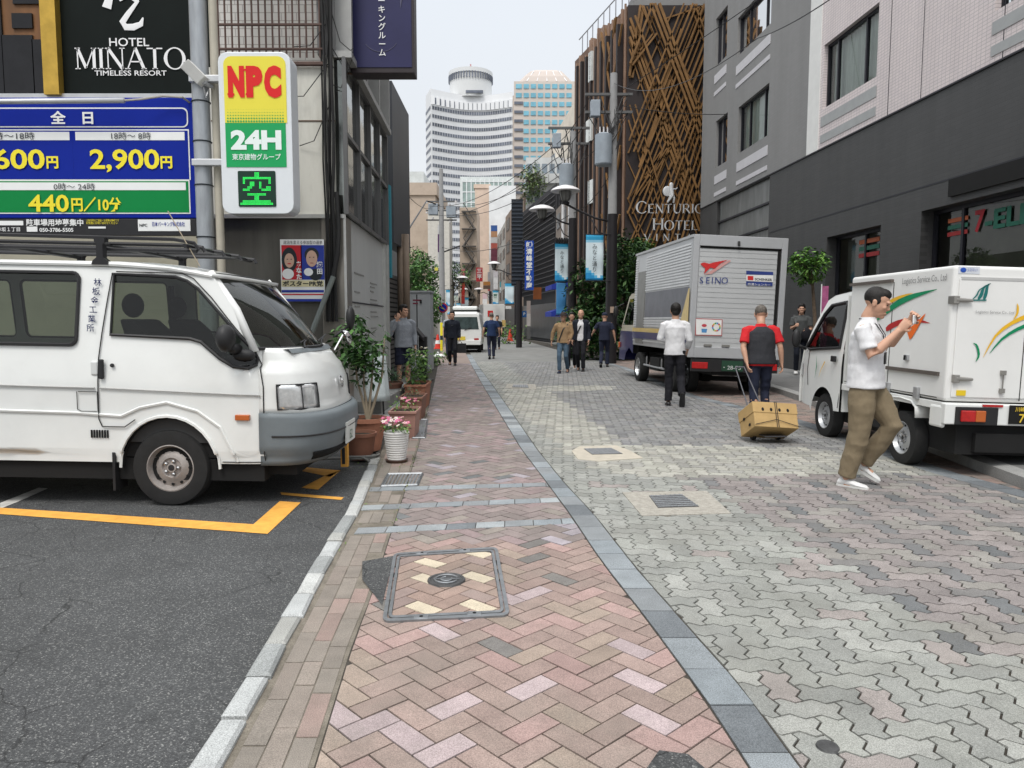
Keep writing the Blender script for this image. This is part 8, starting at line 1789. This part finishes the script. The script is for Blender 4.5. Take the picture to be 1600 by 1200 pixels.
for rt, g0, cx_, cy_, w2, h2 in ((rA, gA, 943, 235, .27, .95), (rB, gB, 885, 277, .26, .85)):
 c = P(cx_, cy_, g0.y - .25) - g0; c = Vector((c.x, -.25, c.z))
 b = MB(); b.lathe([(.001, h2 / 2 + .08), (w2 * .5, h2 / 2 + .06), (w2, h2 / 2), (w2, -h2 / 2 + .05), (w2 * .85, -h2 / 2), (.001, -h2 / 2)], c, (0, 0, 1), 20); b.build('transformer', m_trans, rt, smooth='auto')
 b = MB()
 for q in (-.12, 0, .12): b.tube([c + Vector((q, 0, h2 / 2 + .03)), c + Vector((q, 0, h2 / 2 + .25))], [.03, .018], 6)
 b.build('bushings', m_lampw, rt)
 b = MB(); zc = c.z + 1.2
 for dz in (0, .55): b.box(-.9, -.05, zc + dz, .6, .05, zc + dz + .08)
 b.build('cross_arms', M('arm_steel', (.12, .12, .12), .6, .4), rt)
 b = MB(); b.box(-.75, -.3, zc - .15, -.45, -.05, zc + .35); b.build('switch_box', m_trans, rt, bevel=.02)
 b = MB(); rr2 = random.Random(int(cx_))
 for q in range(16):
  s_ = Vector((rr2.uniform(-.9, .5), 0, zc + rr2.choice([0, .6]))); e_ = c + Vector((rr2.uniform(-.3, .4), rr2.uniform(-.1, .1), rr2.uniform(-.2, .6))); mid = (s_ + e_) / 2 + Vector((rr2.uniform(-.2, .3), -.1, -.25)); b.tube([s_, s_.lerp(mid, .5) + Vector((0, 0, -.04)), mid, mid.lerp(e_, .5) + Vector((0, 0, -.02)), e_], .014, 5)
 b.build('jumper_wires', m_blk, rt)
 b = MB(); b.box(-.06, -.23, 1.35 + .3, .06, -.18, 1.85); b.build('small_notice', M('notice_tan', (.35, .26, .2), .7), rt)
# extra lamp heads farther along
lampf = [('third mushroom street lamp, small, above the red and white shop sign', 806, (772, 412), 430, 52), ('fourth mushroom street lamp at the bend', 772, (748, 452), 462, 74), ('pale mushroom lamp on the left near the concrete pole', 700, (722, 434), 448, 60), ('tiny mushroom lamp left of the red vertical sign', 706, (725, 452), 462, 84), ('tiny mushroom lamp farthest up the street', 718, (736, 458), 468, 100)]
for lb_, pxp, hp_, ay, Yd in lampf: lamp(lb_, pxp, 0, hp_, ay, Yd=Yd, pole_r=.11)
banner('near banner with blue sky print and brush characters left of the nearest lamp pole', 915, 367, 943, 438, 23.9, 'sky', 'みなと通り'); banner('second banner with blue wave print on the pole behind the man in tan', 867, 379, 889, 440, 27.8, 'sky', 'みなと通り'); banner('plain deep blue lower banner under the second wave banner', 869, 441, 885, 492, 27.8, 'blue')
b = MB()
for i in range(5): p = P(870 + i * 4, 376, 27.8); b.ell((p.x, p.y, p.z), (.05, .02, .12), 8, 6)
b.tube([P(866, 380, 27.8), P(892, 380, 27.8)], .02, 5); fg = thing('figure_frieze', 'small black row of figures on the crossbar above the second wave banner', 'ornament', P(878, 380, 27.8)); b.build('figures', m_blk, fg, world=True)
banner('third small wave banner on the black pole by the lattice building', 789, 443, 803, 475, 50, 'sky'); banner('small wave banner in front of the grey shop building', 770, 454, 779, 475, 66, 'sky')
banner('tiny wave banner beside the red vertical sign', 721, 465, 732, 489, 72, 'sky'); banner('tiny wave banner on the left beside the concrete pole', 697, 453, 703, 478, 44, 'sky'); banner('faint wave banner between the pole and the red sign', 713, 474, 720, 488, 80, 'sky')
pq = G(809, 541); r = thing('black_pylon', 'black pole carrying a tall black louvred sign tower over the street', 'pole', P(811, 500, 38)); b = MB(); g1 = P(811, 500, 38); b.tube([(g1.x, 38, 0), (g1.x, 38, 3.4)], .16, 12); b.build('pole', m_pole, r, world=True)
flat(r, 799, 311, 817, 446, 38, .5, 'sign_box', M('black_sign', (.014, .018, .026), .4, var=.15)); b = MB()
for i in range(22): y = 315 + i * 6; p, q = P(799, y, 37.97), P(817, y + 2, 37.97); b.box(p.x, 37.96, q.z, q.x, 38.0, p.z)
b.build('louvres', M('louvre', (.04, .05, .065), .5), r, world=True)
Yz = 36.5; bs = thing('blue_vertical_sign', 'royal blue vertical sign with white characters beside the black louvred tower', 'sign', P(827, 453, Yz)); flat(bs, 820, 376, 834, 453, Yz, .25, 'panel', M('royal_blue', (.01, .06, .35), .4)); text('㈱清峰堂不動産', m_wh, P(827, 386, Yz - .02), RX, UZ, 9.6 * Yz / FPX, bs, vertical=True, bold=.03)
def vsign(label, x0, y0, x1, y1, Y, mats, txt=None, tcol=None, name='shop_sign'):
 r = thing(name, label, 'sign', P((x0 + x1) / 2, y1, Y)); n = len(mats);
 for i, c in enumerate(mats): flat(r, x0, y0 + (y1 - y0) * i / n, x1, y0 + (y1 - y0) * (i + 1) / n - .3, Y, .2, 'panel', M('sg_%.2f_%.2f_%.2f' % c, c, .5))
 if txt: text(txt, tcol or m_wh, P((x0 + x1) / 2, y0 + (x1 - x0) * .85, Y - .03), RX, UZ, (x1 - x0) * .82 * Y / FPX, r, vertical=True, bold=.02)
 b = MB(); b.tube([P(x0 + 1, y0, Y + .1), P(x0 - 2, y0, Y + .1)][:2], .03, 4); return r
vsign('slim stacked sign with blue top and maroon panels beyond the street bend', 767, 352, 777, 408, 64, [(.04, .10, .30), (.4, .22, .12), (.45, .45, .45), (.35, .08, .06), (.12, .03, .05), (.12, .03, .05)])
vsign('white vertical sign with a red dot over the street', 771, 424, 778, 452, 62, [(.5, .48, .5), (.62, .62, .62), (.6, .6, .6)]); vsign('white and green sign with a dark green character', 770, 458, 778, 472, 61, [(.6, .66, .62)], '薬', m_grn)
vsign('red sign with white characters hanging over the bend', 744, 418, 754, 440, 72, [(.42, .03, .04)], '三平'); vsign('tall thin scarlet pole sign with pink flower top', 721, 421, 726, 475, 66, [(.6, .12, .18), (.5, .04, .03), (.5, .04, .03), (.5, .05, .04)])
vsign('purple and white narrow vertical sign on the far left by the concrete pole', 684, 352, 688, 408, 46, [(.5, .5, .5), (.08, .02, .10), (.08, .02, .10), (.5, .5, .5)]); vsign('small pink edged white sign near the small wave banner', 754, 459, 761, 475, 63, [(.62, .45, .48), (.65, .65, .65)])
vsign('small blue wall sign on the grey brown building', 815, 486, 823, 496, 38.5, [(.02, .12, .35)], 'P'); vsign('white shop sign box low on the right behind the red cone', 700, 488, 712, 500, 90, [(.55, .57, .6)]); vsign('pale lit sign over the far crossing', 703, 462, 716, 469, 95, [(.45, .52, .48)]); vsign('dark wide sign above the far lorry', 756, 476, 779, 484, 92, [(.25, .05, .04)])
vsign('grey vertical sign hanging from the far right facade', 762, 425, 766, 470, 75, [(.3, .3, .32), (.4, .1, .1), (.5, .5, .5)]); vsign('orange brown sign box above the small wave banner', 755, 440, 766, 452, 70, [(.4, .18, .05), (.12, .08, .06)]); vsign('narrow white sign at the left of the bend', 732, 440, 737, 470, 86, [(.5, .5, .48), (.6, .6, .6)])
vsign('brown square shop sign under the blue awnings', 833, 449, 846, 468, 40, [(.22, .07, .02)]); vsign('pale upright sign between the pole and the grey brown building', 823, 470, 829, 530, 38.2, [(.35, .3, .28), (.45, .42, .4), (.1, .1, .1)]);
# concrete utility pole with no-parking sign on the left
Yu = 44; up_ = P(691, 500, Yu); r = thing('utility_pole', 'tall concrete utility pole with grey boxes on the left side of the street', 'utility pole', (up_.x, Yu, 0)); zt_ = P(691, 264, Yu).z
b = MB(); b.tube([(0, 0, 0), (0, 0, zt_)], [.2, .12], 14); b.build('shaft', m_conc, r, smooth='auto')
for x, y in ((-14, 328), (14, 332)): p = P(691 + x, y, Yu); b = MB(); b.box(p.x - up_.x - .28, -.2, p.z - .3, p.x - up_.x + .28, .2, p.z + .35); b.build('equipment_box', m_trans, r, bevel=.03)
b = MB()
for y in (316, 330, 345): p = P(691, y, Yu); b.box(-.9, -.04, p.z, .9, .04, p.z + .08)
b.build('cross_arms', M('arm_steel', (.12, .12, .12), .6, .4), r); b = MB(); rr2 = random.Random(2)
for q in range(14): z = rr2.uniform(P(691, 350, Yu).z, P(691, 315, Yu).z); b.lathe([(.001, .06), (.06, .05), (.06, -.05), (.001, -.06)], (rr2.choice([-.85, -.5, .5, .85]), -.05, z), (0, 0, 1), 8)
b.build('insulators', m_lampw, r); b = MB(); p = P(640, 356, 30); b.tube([(0, 0, P(691, 322, Yu).z), (-.8, -.5, P(691, 316, Yu).z), (p.x - up_.x, p.y - Yu, p.z)], .035, 6); b.tube([(0, 0, P(691, 395, Yu).z), (1.1, 0, P(691, 384, Yu).z)], .04, 6); b.build('cable_arm', m_blk, r)
Ys = 40; sp_ = P(692, 481, Ys); r = thing('no_parking_sign', 'round blue sign with red ring and slash on the left kerb pole', 'road sign', (sp_.x, Ys, 0)); b = MB(); b.tube([(0, 0, 0), (0, 0, sp_.z + .3)], .035, 8); b.build('post', m_galv, r)
for rr3, mt_, o_ in ((.27, m_red, -.05), (.20, m_blue, -.06)): b = MB(); b.lathe([(.001, .01), (rr3, .01), (rr3, 0), (.001, 0)], (0, o_, sp_.z), (0, -1, 0), 24); b.build('disc', mt_, r)
b = MB(); b.tube([(-.17, -.075, sp_.z + .17), (.17, -.075, sp_.z - .17)], .03, 4); b.build('slash', m_red, r)
# overhead wires
wr = thing('overhead_wires', 'black overhead wires strung between the street poles', 'wires', (2, 26, 7)); b = MB(); rr2 = random.Random(6)
def wire(a, c, sag=.6, r_=.012):
 a, c = Vector(a), Vector(c); b.tube([a.lerp(c, t) + Vector((0, 0, -sag * 4 * t * (1 - t))) for t in [i / 12 for i in range(13)]], r_, 5)
TA, TB = Vector((gA.x, gA.y, 0)), Vector((gB.x, gB.y, 0)); TU = Vector((up_.x, Yu, 0))
for dz, dx in ((8.6, -.7), (8.6, .4), (8.1, -.7), (8.1, .3), (6.2, 0)): wire(TA + Vector((dx, 0, dz)), TB + Vector((dx, 0, dz - .9)), .25); wire(TB + Vector((dx, 0, dz - .9)), TU + Vector((dx, 0, dz - .5)), .7, .014)
wire(TA + Vector((.3, 0, 8.7)), (12, 12, 12.5), .3); wire(TA + Vector((.3, 0, 8.2)), (9.0, 26, 8.6), .2)
wire((-2.3, 9.6, 4.6), (-3, 16, 5.5), .2, .008); wire((-3, 16, 5.2), TU + Vector((-.6, 0, 8)), .5, .012)
wire(P(1183, 60, 13) , P(1310, -10, 9), .05, .008); wire(P(1183, 60, 13), TA + Vector((0, 0, 8.9)), .5, .008)
b.build('wires', m_blk, wr, world=True)
# utility cabinet, info stand, clutter on the left
Yk = 20.5; r = thing('utility_cabinet', 'tall pale grey utility cabinet on the left footway behind the man in the hoodie', 'cabinet', P(655, 575, Yk)); m_cab = M('cabinet_grey', (.33, .35, .36), .5, var=.06, stain=.12)
p, q = P(632, 574, Yk), P(672, 457, Yk); b = MB(); b.box(p.x, Yk, 0, q.x, Yk + .8, q.z); b.build('body', m_cab, r, world=True, bevel=.015); b = MB(); b.box(p.x - .03, Yk - .03, q.z, q.x + .03, Yk + .83, q.z + .05); b.build('lid', m_cab, r, world=True)
for y in (468, 473): flat(r, 645, y, 653 + (473 - y), y + 2.2, Yk - .005, .004, 'label_strip', M('label_maroon', (.15, .02, .04), .6))
flat(r, 656, 469, 659, 474, Yk - .03, .03, 'lock', m_blk); flat(r, 651.6, 460, 652.1, 573, Yk - .003, .003, 'door_gap', m_seam)
Yl = 17.0; r = thing('info_stand', 'black sloping information stand on a post beside the utility cabinet', 'information stand', P(660, 595, Yl)); b = MB(); p0, p1 = P(646, 506, Yl), P(664, 527, Yl)
b.loft([[p + Vector((0, y, z)) for y, z in ((-.35, 0), (.25, 0), (.25, -.08), (-.35, -.08))] for p in (p0, p1)]); b.build('sloped_panel', m_blk, r, world=True, bevel=.01); b = MB(); q = P(661, 528, Yl); b.box(q.x - .09, Yl - .1, 0, q.x + .09, Yl + .1, q.z + .03); b.box(q.x - .2, Yl - .2, 0, q.x + .2, Yl + .2, .05); b.build('post', m_blk, r, world=True)
g_ = G(684, 560); r = thing('sandbag', 'white sandbag lying on the left kerb past the flower pots', 'sandbag', g_); b = MB(); b.ell((0, 0, .08), (.30, .2, .09), 14, 8); o = b.build('sack', m_wh, r, smooth=True); b = MB(); b.ell((0, .0, .2), (.05, .04, .05)); b.build('tied_neck', m_wh, r, smooth=True)
g_ = G(701, 547); r = thing('traffic_cone', 'red and white striped cone by the far left kerb', 'traffic cone', G(684, 545)); b = MB(); b.lathe([(.16, .0), (.05, .7), (.001, .72)], n=16); b.box(-.2, -.2, 0, .2, .2, .03); b.build('cone', M('cone_red', (.6, .05, .03), .5), r); b = MB(); b.lathe([(.125, .25), (.095, .42)], n=16); b.build('reflective_band', m_wh, r)
r = thing('yellow_bollard', 'yellow striped guard post at the far left kerb', 'bollard', G(690, 548)); b = MB(); b.tube([(0, 0, 0), (0, 0, 1.3)], .06, 10); b.build('post', m_yel2, r); b = MB(); b.tube([(0, 0, .5), (0, 0, .7)], .062, 10); b.build('band', m_ink, r)
r = thing('traffic_cone', 'lone red cone on the right footway beside the black sign tower', 'traffic cone', G(797, 533)); b = MB(); b.lathe([(.2, .0), (.06, .8), (.001, .82)], n=16); b.box(-.25, -.25, 0, .25, .25, .04); b.build('cone', M('cone_red', (.6, .05, .03), .5), r)
r = thing('yellow_post', 'short orange stub post at the kerb corner under the van nose', 'post', G(539, 729)); b = MB(); b.box(-.035, -.03, 0, .035, .03, .23); b.build('post', m_or, r, bevel=.006); b = MB(); b.box(-.02, -.033, .03, .01, -.03, .19); b.build('scrawl', m_ink, r)
# ---------------------------------------------------------------- plants
m_leaf = MATS['leaf']; m_bark = M('bark', (.16, .12, .085), .85, var=.3, scale=20, bump=.5); m_terra = M('terracotta', (.33, .145, .09), .75, var=.15, scale=8, stain=.2); m_soil = M('soil', (.04, .03, .02), .95)
def pot(root, r0, r1, h, mat, rim=True, c=(0, 0, 0), name='pot'):
 b = MB(); b.lathe([(.001, 0), (r0, 0), (r1 * .97, h * .86), (r1 * 1.06, h * .87), (r1 * 1.06, h), (r1 * .96, h), (r1 * .93, h * .88), (.001, h * .87)] if rim else [(.001, 0), (r0, 0), (r1, h), (r1 * .95, h), (r1 * .93, h * .92), (.001, h * .9)], c, (0, 0, 1), 28); b.build(name, mat, root, smooth='auto')
 b = MB(); b.lathe([(r1 * .9, h * .9), (.001, h * .91)], c, (0, 0, 1), 16); b.build('soil', m_soil, root)
G1 = [(.05, .12, .03), (.035, .09, .025), (.08, .17, .045), (.025, .06, .02)]; G2 = [(.10, .20, .04), (.07, .15, .03), (.15, .26, .06), (.04, .09, .025)]
def foliage(root, pts, size, cols, seed, name='leaves', **k): b = MB(); leaf_mass(b, pts, size, cols, random.Random(seed), **k); return b.build(name, m_leaf, root)
rl = random.Random(17)
g_ = P(576, 700, 8.0); r = thing('potted_shrub', 'large leafy shrub with bare forked stems in a terracotta pot by the van nose', 'potted plant', (g_.x, 8.0, 0)); pot(r, .13, .20, .36, m_terra)
b = MB(); tips = []
for q, (dx, dz) in enumerate(((-.14, 1.0), (-.05, .85), (.06, 1.05), (.20, 1.15))): e_ = Vector((dx, rl.uniform(-.1, .1), .36 + dz * .75)); b.tube([(0, 0, .3), (dx * .4, 0, .55), (dx * .8, 0, .36 + dz * .4), e_], [.018, .015, .012, .007], 7); tips.append(e_)
b.build('stems', M('pale_bark', (.30, .25, .18), .8, var=.2), r)
pts = []
for _ in range(1500):
 c = Vector((-.08, 0, 1.10)); d = Vector((rl.gauss(0, 1), rl.gauss(0, 1), rl.gauss(0, 1))).normalized() * rl.random() ** .4; p = c + Vector((d.x * .32, d.y * .30, d.z * .40))
 if noise.noise(p * 5.5) > -.08 : pts.append(p)
foliage(r, pts, .105, G1, 1, ar=.42)
g_ = P(566, 712, 7.6); r = thing('plant_pot', 'second brown terracotta pot standing empty in front of the shrub pot', 'pot', (g_.x, 7.5, 0)); pot(r, .12, .165, .27, M('terracotta_dark', (.22, .10, .065), .75, var=.15, stain=.3))
g_ = G(620, 722); r = thing('flower_pot', 'white ribbed pot of pink and white flowers nearest the camera', 'potted plant', g_)
b = MB(); pr2 = [];
for q in range(12): z = .03 + q * .0235; rd = .085 + .04 * (z / .3); pr2 += [(rd, z), (rd + .006, z + .008), (rd + .006, z + .015), (rd, z + .0235)]
b.lathe([(.001, .03)] + pr2 + [(.118, .31), (.001, .29)], n=28); b.build('pot', M('ribbed_white', (.60, .59, .57), .5, var=.08, stain=.12), r, smooth='auto'); b = MB(); b.lathe([(.001, 0), (.10, 0), (.115, .03), (.001, .03)], n=24); b.build('saucer', M('brown_saucer', (.07, .04, .03), .6), r)
def blooms(root, pts, size, cols, seed):
 b = MB(); rq = random.Random(seed)
 for p in pts:
  c = rq.choice(cols); p = Vector(p); t = Vector((rq.uniform(-.5, .5), rq.uniform(-.9, .1), 1)).normalized(); u = t.orthogonal().normalized(); v = t.cross(u)
  for k_2 in range(5):
   a = 2 * math.pi * k_2 / 5; d = u * math.cos(a) + v * math.sin(a); e_ = t.cross(d); b.add([p, p + d * size * .6 + e_ * size * .35 + t * size * .2, p + d * size + t * size * .15, p + d * size * .6 - e_ * size * .35 + t * size * .2], [(0, 1, 2, 3)], c)
  b.ell(p + t * size * .12, (size * .2,) * 3, 6, 4, col=(.6, .5, .2))
 b.build('flowers', M('petal', attr=True, rough=.6, var=.1), root)
pts = [(rl.uniform(-.13, .13), rl.uniform(-.12, .12), .31 + rl.random() * .08) for _ in range(130)]; foliage(r, pts, .05, G2, 3); blooms(r, [(rl.gauss(0, .075), rl.gauss(0, .06), .38 + rl.random() * .06) for _ in range(34)], .024, [(.60, .16, .30), (.65, .35, .42), (.70, .62, .60), (.55, .10, .25)], 4)
def trough(label, x0, x1, py, Y, mat, h=.2, dep=.5, cols=G2, fl=None, name='planter_trough', n=120, hh=.12, seed=0, ls=.05):
 p, q = P(x0, py, Y), P(x1, py, Y); cx = (p.x + q.x) / 2; w_ = (q.x - p.x) / 2; r = thing(name, label, 'planter', (cx, Y, 0)); b = MB()
 b.loft([[Vector((sx * w_ * f_, dep / 2 + sy * dep / 2 * f_, z)) for sx, sy in ((-1, -1), (1, -1), (1, 1), (-1, 1))] for f_, z in ((.85, 0), (.97, h * .88), (1.05, h * .9), (1.05, h), (.93, h), (.92, h * .9))]); b.build('trough', mat, r, bevel=.006); rq = random.Random(seed)
 b = MB(); b.box(-w_ * .9, dep * .08, h * .84, w_ * .9, dep * .92, h * .93); b.build('soil', m_soil, r)
 pts = [(rq.uniform(-w_, w_) * .95, rq.uniform(0, dep), h + rq.random() * hh) for _ in range(n)]; foliage(r, pts, ls, cols, seed)
 if fl: blooms(r, [(rq.uniform(-w_, w_), rq.uniform(0, dep), h + hh * rq.uniform(.6, 1.1)) for _ in range(fl[0])], .028, fl[1], seed)
 return r
trough('pink plastic planter with small flowers behind the white ribbed pot', 608, 650, 690, 8.75, M('pink_plastic', (.36, .20, .16), .6, var=.1), h=.33, dep=.5, fl=(9, [(.6, .15, .3), (.65, .4, .45)]), seed=11, n=90)
trough('brown oval planter with trimmed bare growth, third along the kerb', 624, 660, 660, 10.3, M('brown_planter', (.20, .10, .07), .65, var=.15), h=.34, dep=.6, seed=12, n=70, cols=[(.10, .10, .05), (.14, .13, .08), (.06, .10, .03)])
trough('terracotta planter with tall bushy greenery and pale roses, fourth along the kerb', 632, 665, 640, 11.6, m_terra, h=.40, dep=.8, seed=13, n=520, hh=.55, cols=G2, fl=(16, [(.62, .60, .5), (.6, .5, .4)]), ls=.085)
g_ = P(610, 620, 11.9); r = thing('potted_plant', 'round brown pot of spiky grass against the step', 'potted plant', (g_.x, 11.9, .16)); pot(r, .14, .2, .26, M('brown_planter', (.20, .10, .07), .65)); foliage(r, [(rl.gauss(0, .1), rl.gauss(0, .1), .26 + rl.random() * .15) for _ in range(130)], .2, [(.03, .07, .03), (.05, .10, .04)], 15, droop=-.9, ar=.09)
g_ = P(593, 640, 9.9); r = thing('covered_stand', 'white cloth covered stand beside the leafy shrub', 'stand', (P(588, 600, 9.8).x, 9.8, .0)); b = MB(); rg = []
for j in range(9):
 t = j / 8; z = .35 + .62 * t; rg.append([Vector((math.cos(a) * (.17 - .05 * t + .012 * math.sin(a * 7 + t)), math.sin(a) * (.17 - .05 * t), z)) for a in [2 * math.pi * i / 28 for i in range(28)]])
b.loft(rg); b.build('cloth', M('pale_cloth', (.45, .50, .50), .8, var=.12, scale=10, bump=.3, bscale=60), r, smooth=True); b = MB()
for x in (-.1, .1): b.tube([(x, 0, 0), (x * .8, 0, .5)], .012, 6)
b.build('legs', m_blk, r)
for k_2 in range(2):
 g_ = G(550 + 12 * k_2, 722 - 3 * k_2); r = thing('hose_pipe' if k_2 else 'pipe_offcut', ('old grey rubber hose coiled on the ground beside the brown pot' if k_2 else 'pale pipe offcut lying at the kerb under the van bumper'), 'hose' if k_2 else 'pipe', g_); b = MB()
 if k_2: b.tube([(.16 * math.cos(t) * (1 + t * .02), .10 * math.sin(t), .02 + t * .003) for t in [i * .4 for i in range(34)]], .011, 6)
 else: b.tube([(-.45, 0, .03), (-.1, .05, .03), (.12, -.0, .04), (.2, -.12, .03)], .014, 6)
 b.build('tube', M('old_rubber', (.16, .16, .15), .7), r)
def tree(label, x, y, h, crown_c, crown_r, n, size, cols, seed, trunk=.08, name='street_tree', cat='tree', group=None, z=0.0, thr=-.15, fr=2.2, limbs=7):
 r = thing(name, label, cat, (x, y, z), group=group); rq = random.Random(seed); b = MB(); cc = Vector(crown_c)
 b.tube([(0, 0, 0), (rq.uniform(-.03, .03), 0, h * .5), (cc.x * .6, cc.y * .6, cc.z - crown_r[2] * .3)], [trunk, trunk * .8, trunk * .5], 10)
 for q in range(limbs):
  a = rq.uniform(0, 6.28); e_ = cc + Vector((math.cos(a) * crown_r[0] * .75, math.sin(a) * crown_r[1] * .75, rq.uniform(-.5, .8) * crown_r[2])); s_ = Vector((cc.x * .5, cc.y * .5, max(.3, (cc.z - crown_r[2]) + rq.uniform(-.2, .6) * crown_r[2] * .5))); b.tube([s_, s_.lerp(e_, .5) + Vector((0, 0, .08 * h * .3)), e_], [trunk * .45, trunk * .3, trunk * .1], 6)
 b.build('trunk', m_bark, r); pts = []; off = Vector((seed * 3.1, 0, 0))
 while len(pts) < n:
  d = Vector((rq.gauss(0, 1), rq.gauss(0, 1), rq.gauss(0, 1))).normalized() * rq.random() ** .38; p = cc + Vector((d.x * crown_r[0], d.y * crown_r[1], d.z * crown_r[2]))
  if noise.noise(p * fr / max(crown_r[0], .3) + off) * 1.1 + (.75 - d.length) * .55 > thr: pts.append(p + Vector((0, 0, .06 * crown_r[2] * noise.noise(p * 3))))
 foliage(r, pts, size, cols, seed, 'crown'); return r
q = P(1263, 415, 15.5); tree('small round-headed street tree between the silver lorry and the white truck', P(1274, 500, 15.5).x, 15.5, q.z, (q.x - P(1274, 500, 15.5).x, 0, q.z - .1), (.44, .44, .40), 1100, .12, [(.12, .26, .04), (.07, .17, .03), (.17, .33, .06), (.03, .08, .02)], 41, trunk=.05, z=.11, thr=-.2)
DG = [(.025, .065, .02), (.04, .095, .025), (.015, .04, .015), (.06, .13, .03)]
for i, (x, y, Y, rx, rz, n, lab, cols) in enumerate(((925, 470, 27.5, 1.05, 1.7, 2300, 'dense dark camellia-like tree left of the nearest black pole', DG), (985, 440, 27.0, 1.15, 1.9, 2600, 'tall dark street tree behind the silver lorry cab', DG), (1000, 402, 28.2, .75, .75, 1000, 'light green tree top rising over the silver lorry roof', G2), (905, 520, 26.5, .9, 1.0, 1000, 'low dark shrub at the foot of the black poles', DG), (955, 520, 26.2, .9, 1.15, 1100, 'low evergreen shrub behind the navy clothed man', DG))):
 q = P(x, y, Y); tree(lab, q.x, Y, q.z, (0, 0, q.z), (rx, .9, rz), int(n * 1.7), .21, cols, 50 + i, trunk=.09)
for i, (x, y, Y, rx, rz, n, lab) in enumerate(((655, 440, 46, 1.5, 1.9, 1700, 'bright green tree over the utility cabinet on the left'), (664, 478, 40, 1.0, 1.3, 900, 'lower green tree beside the utility cabinet'), (708, 432, 62, 1.6, 1.3, 700, 'far green tree right of the concrete pole'), (648, 415, 52, 1.2, 1.3, 700, 'green tree top against the beige building'))):
 q = P(x, y, Y); tree(lab, q.x, Y, q.z, (0, 0, q.z), (rx, 1.2, rz), int(n * 1.5), .28, [(.07, .16, .04), (.11, .22, .05), (.04, .10, .03)], 70 + i, trunk=.1)
q = P(832, 285, 57); tree('straggling green plants spilling from a roof terrace on the right', q.x, 57, 1, (0, 0, .6), (1.1, .8, 1.7), 800, .3, [(.12, .18, .07), (.16, .22, .09), (.07, .11, .04)], 80, z=q.z - .6, name='roof_plants', cat='plants')
b = MB(); g_ = P(676, 560, 22.8); r = thing('kerb_plants', 'green weeds and low plants at the foot of the utility cabinet', 'plants', (g_.x, 22.8, 0)); foliage(r, [(rl.gauss(0, .2), rl.gauss(0, .5), rl.random() * .45) for _ in range(300)], .14, G2, 90)
g_ = P(793, 520, 44); r = thing('shopfront_plants', 'clump of green plants outside the shop past the red cone', 'plants', (g_.x, 44, 0)); foliage(r, [(rl.gauss(0, .5), rl.gauss(0, .4), rl.random() * 1.3) for _ in range(260)], .28, G2, 91)
# nobori flag by the wall
q = P(1290, 470, 15.0); r = thing('pink_flag', 'narrow pink banner on a white pole beside the small round tree', 'flag', (q.x, 15.0, .11)); b = MB(); b.tube([(-.09, 0, 0), (-.09, 0, P(1286, 444, 15).z - .11)], .012, 8); b.build('pole', m_wh, r); b = MB(); zt_ = P(1286, 447, 15).z - .11; b.box(-.08, -.004, .6, .05, .004, zt_); b.build('cloth', M('flag_pink', (.38, .10, .22), .7, var=.4, scale=6), r)
# denser signs and awnings up the street
for a in (('amber lit sign low on the right beyond the green plants', 784, 500, 790, 511, 60, [(.5, .34, .12)]), ('white awning band over the shop past the black sign tower', 790, 478, 799, 483, 52, [(.6, .6, .58)]),
          ('teal sign plate on the far right facade', 781, 440, 785, 458, 80, [(.05, .3, .35), (.55, .6, .6)]), ('yellow square sign high on the left past the trees', 679, 418, 684, 423, 40, [(.6, .55, .1)]),
          ('dark red awning band at the foot of the far brick shops', 757, 498, 766, 504, 84, [(.3, .05, .04)]), ('pale blue sign panel at the far left under the white lamp', 704, 474, 711, 484, 96, [(.25, .45, .6), (.6, .62, .62)]),
          ('narrow black sign left of the small wave banner', 764, 455, 768, 480, 68, [(.03, .03, .03)]), ('white bracket sign sticking out over the lattice building', 812, 373, 817, 377, 38.0, [(.65, .65, .65)])): vsign(*a)
for (x0, x1, yt, Y, c, lab) in ((700, 716, 466, 105, (.42, .40, .36), 'low pale shop building far left under the street lamps'), (716, 742, 440, 108, (.35, .30, .27), 'small brown shop building far ahead left of the bend'), (742, 760, 452, 112, (.5, .49, .47), 'small white shop building far ahead at the bend')):
 block(lab, x0, x1, yt, Y, 6, c, 4, 4, wcol=(.12, .12, .12))
receding('row of low grey shops along the left side beyond the cabinet', 668, 50, 690, 84, 470, (.30, .28, .26), 1, 6, 4, left=True, z0=.6)
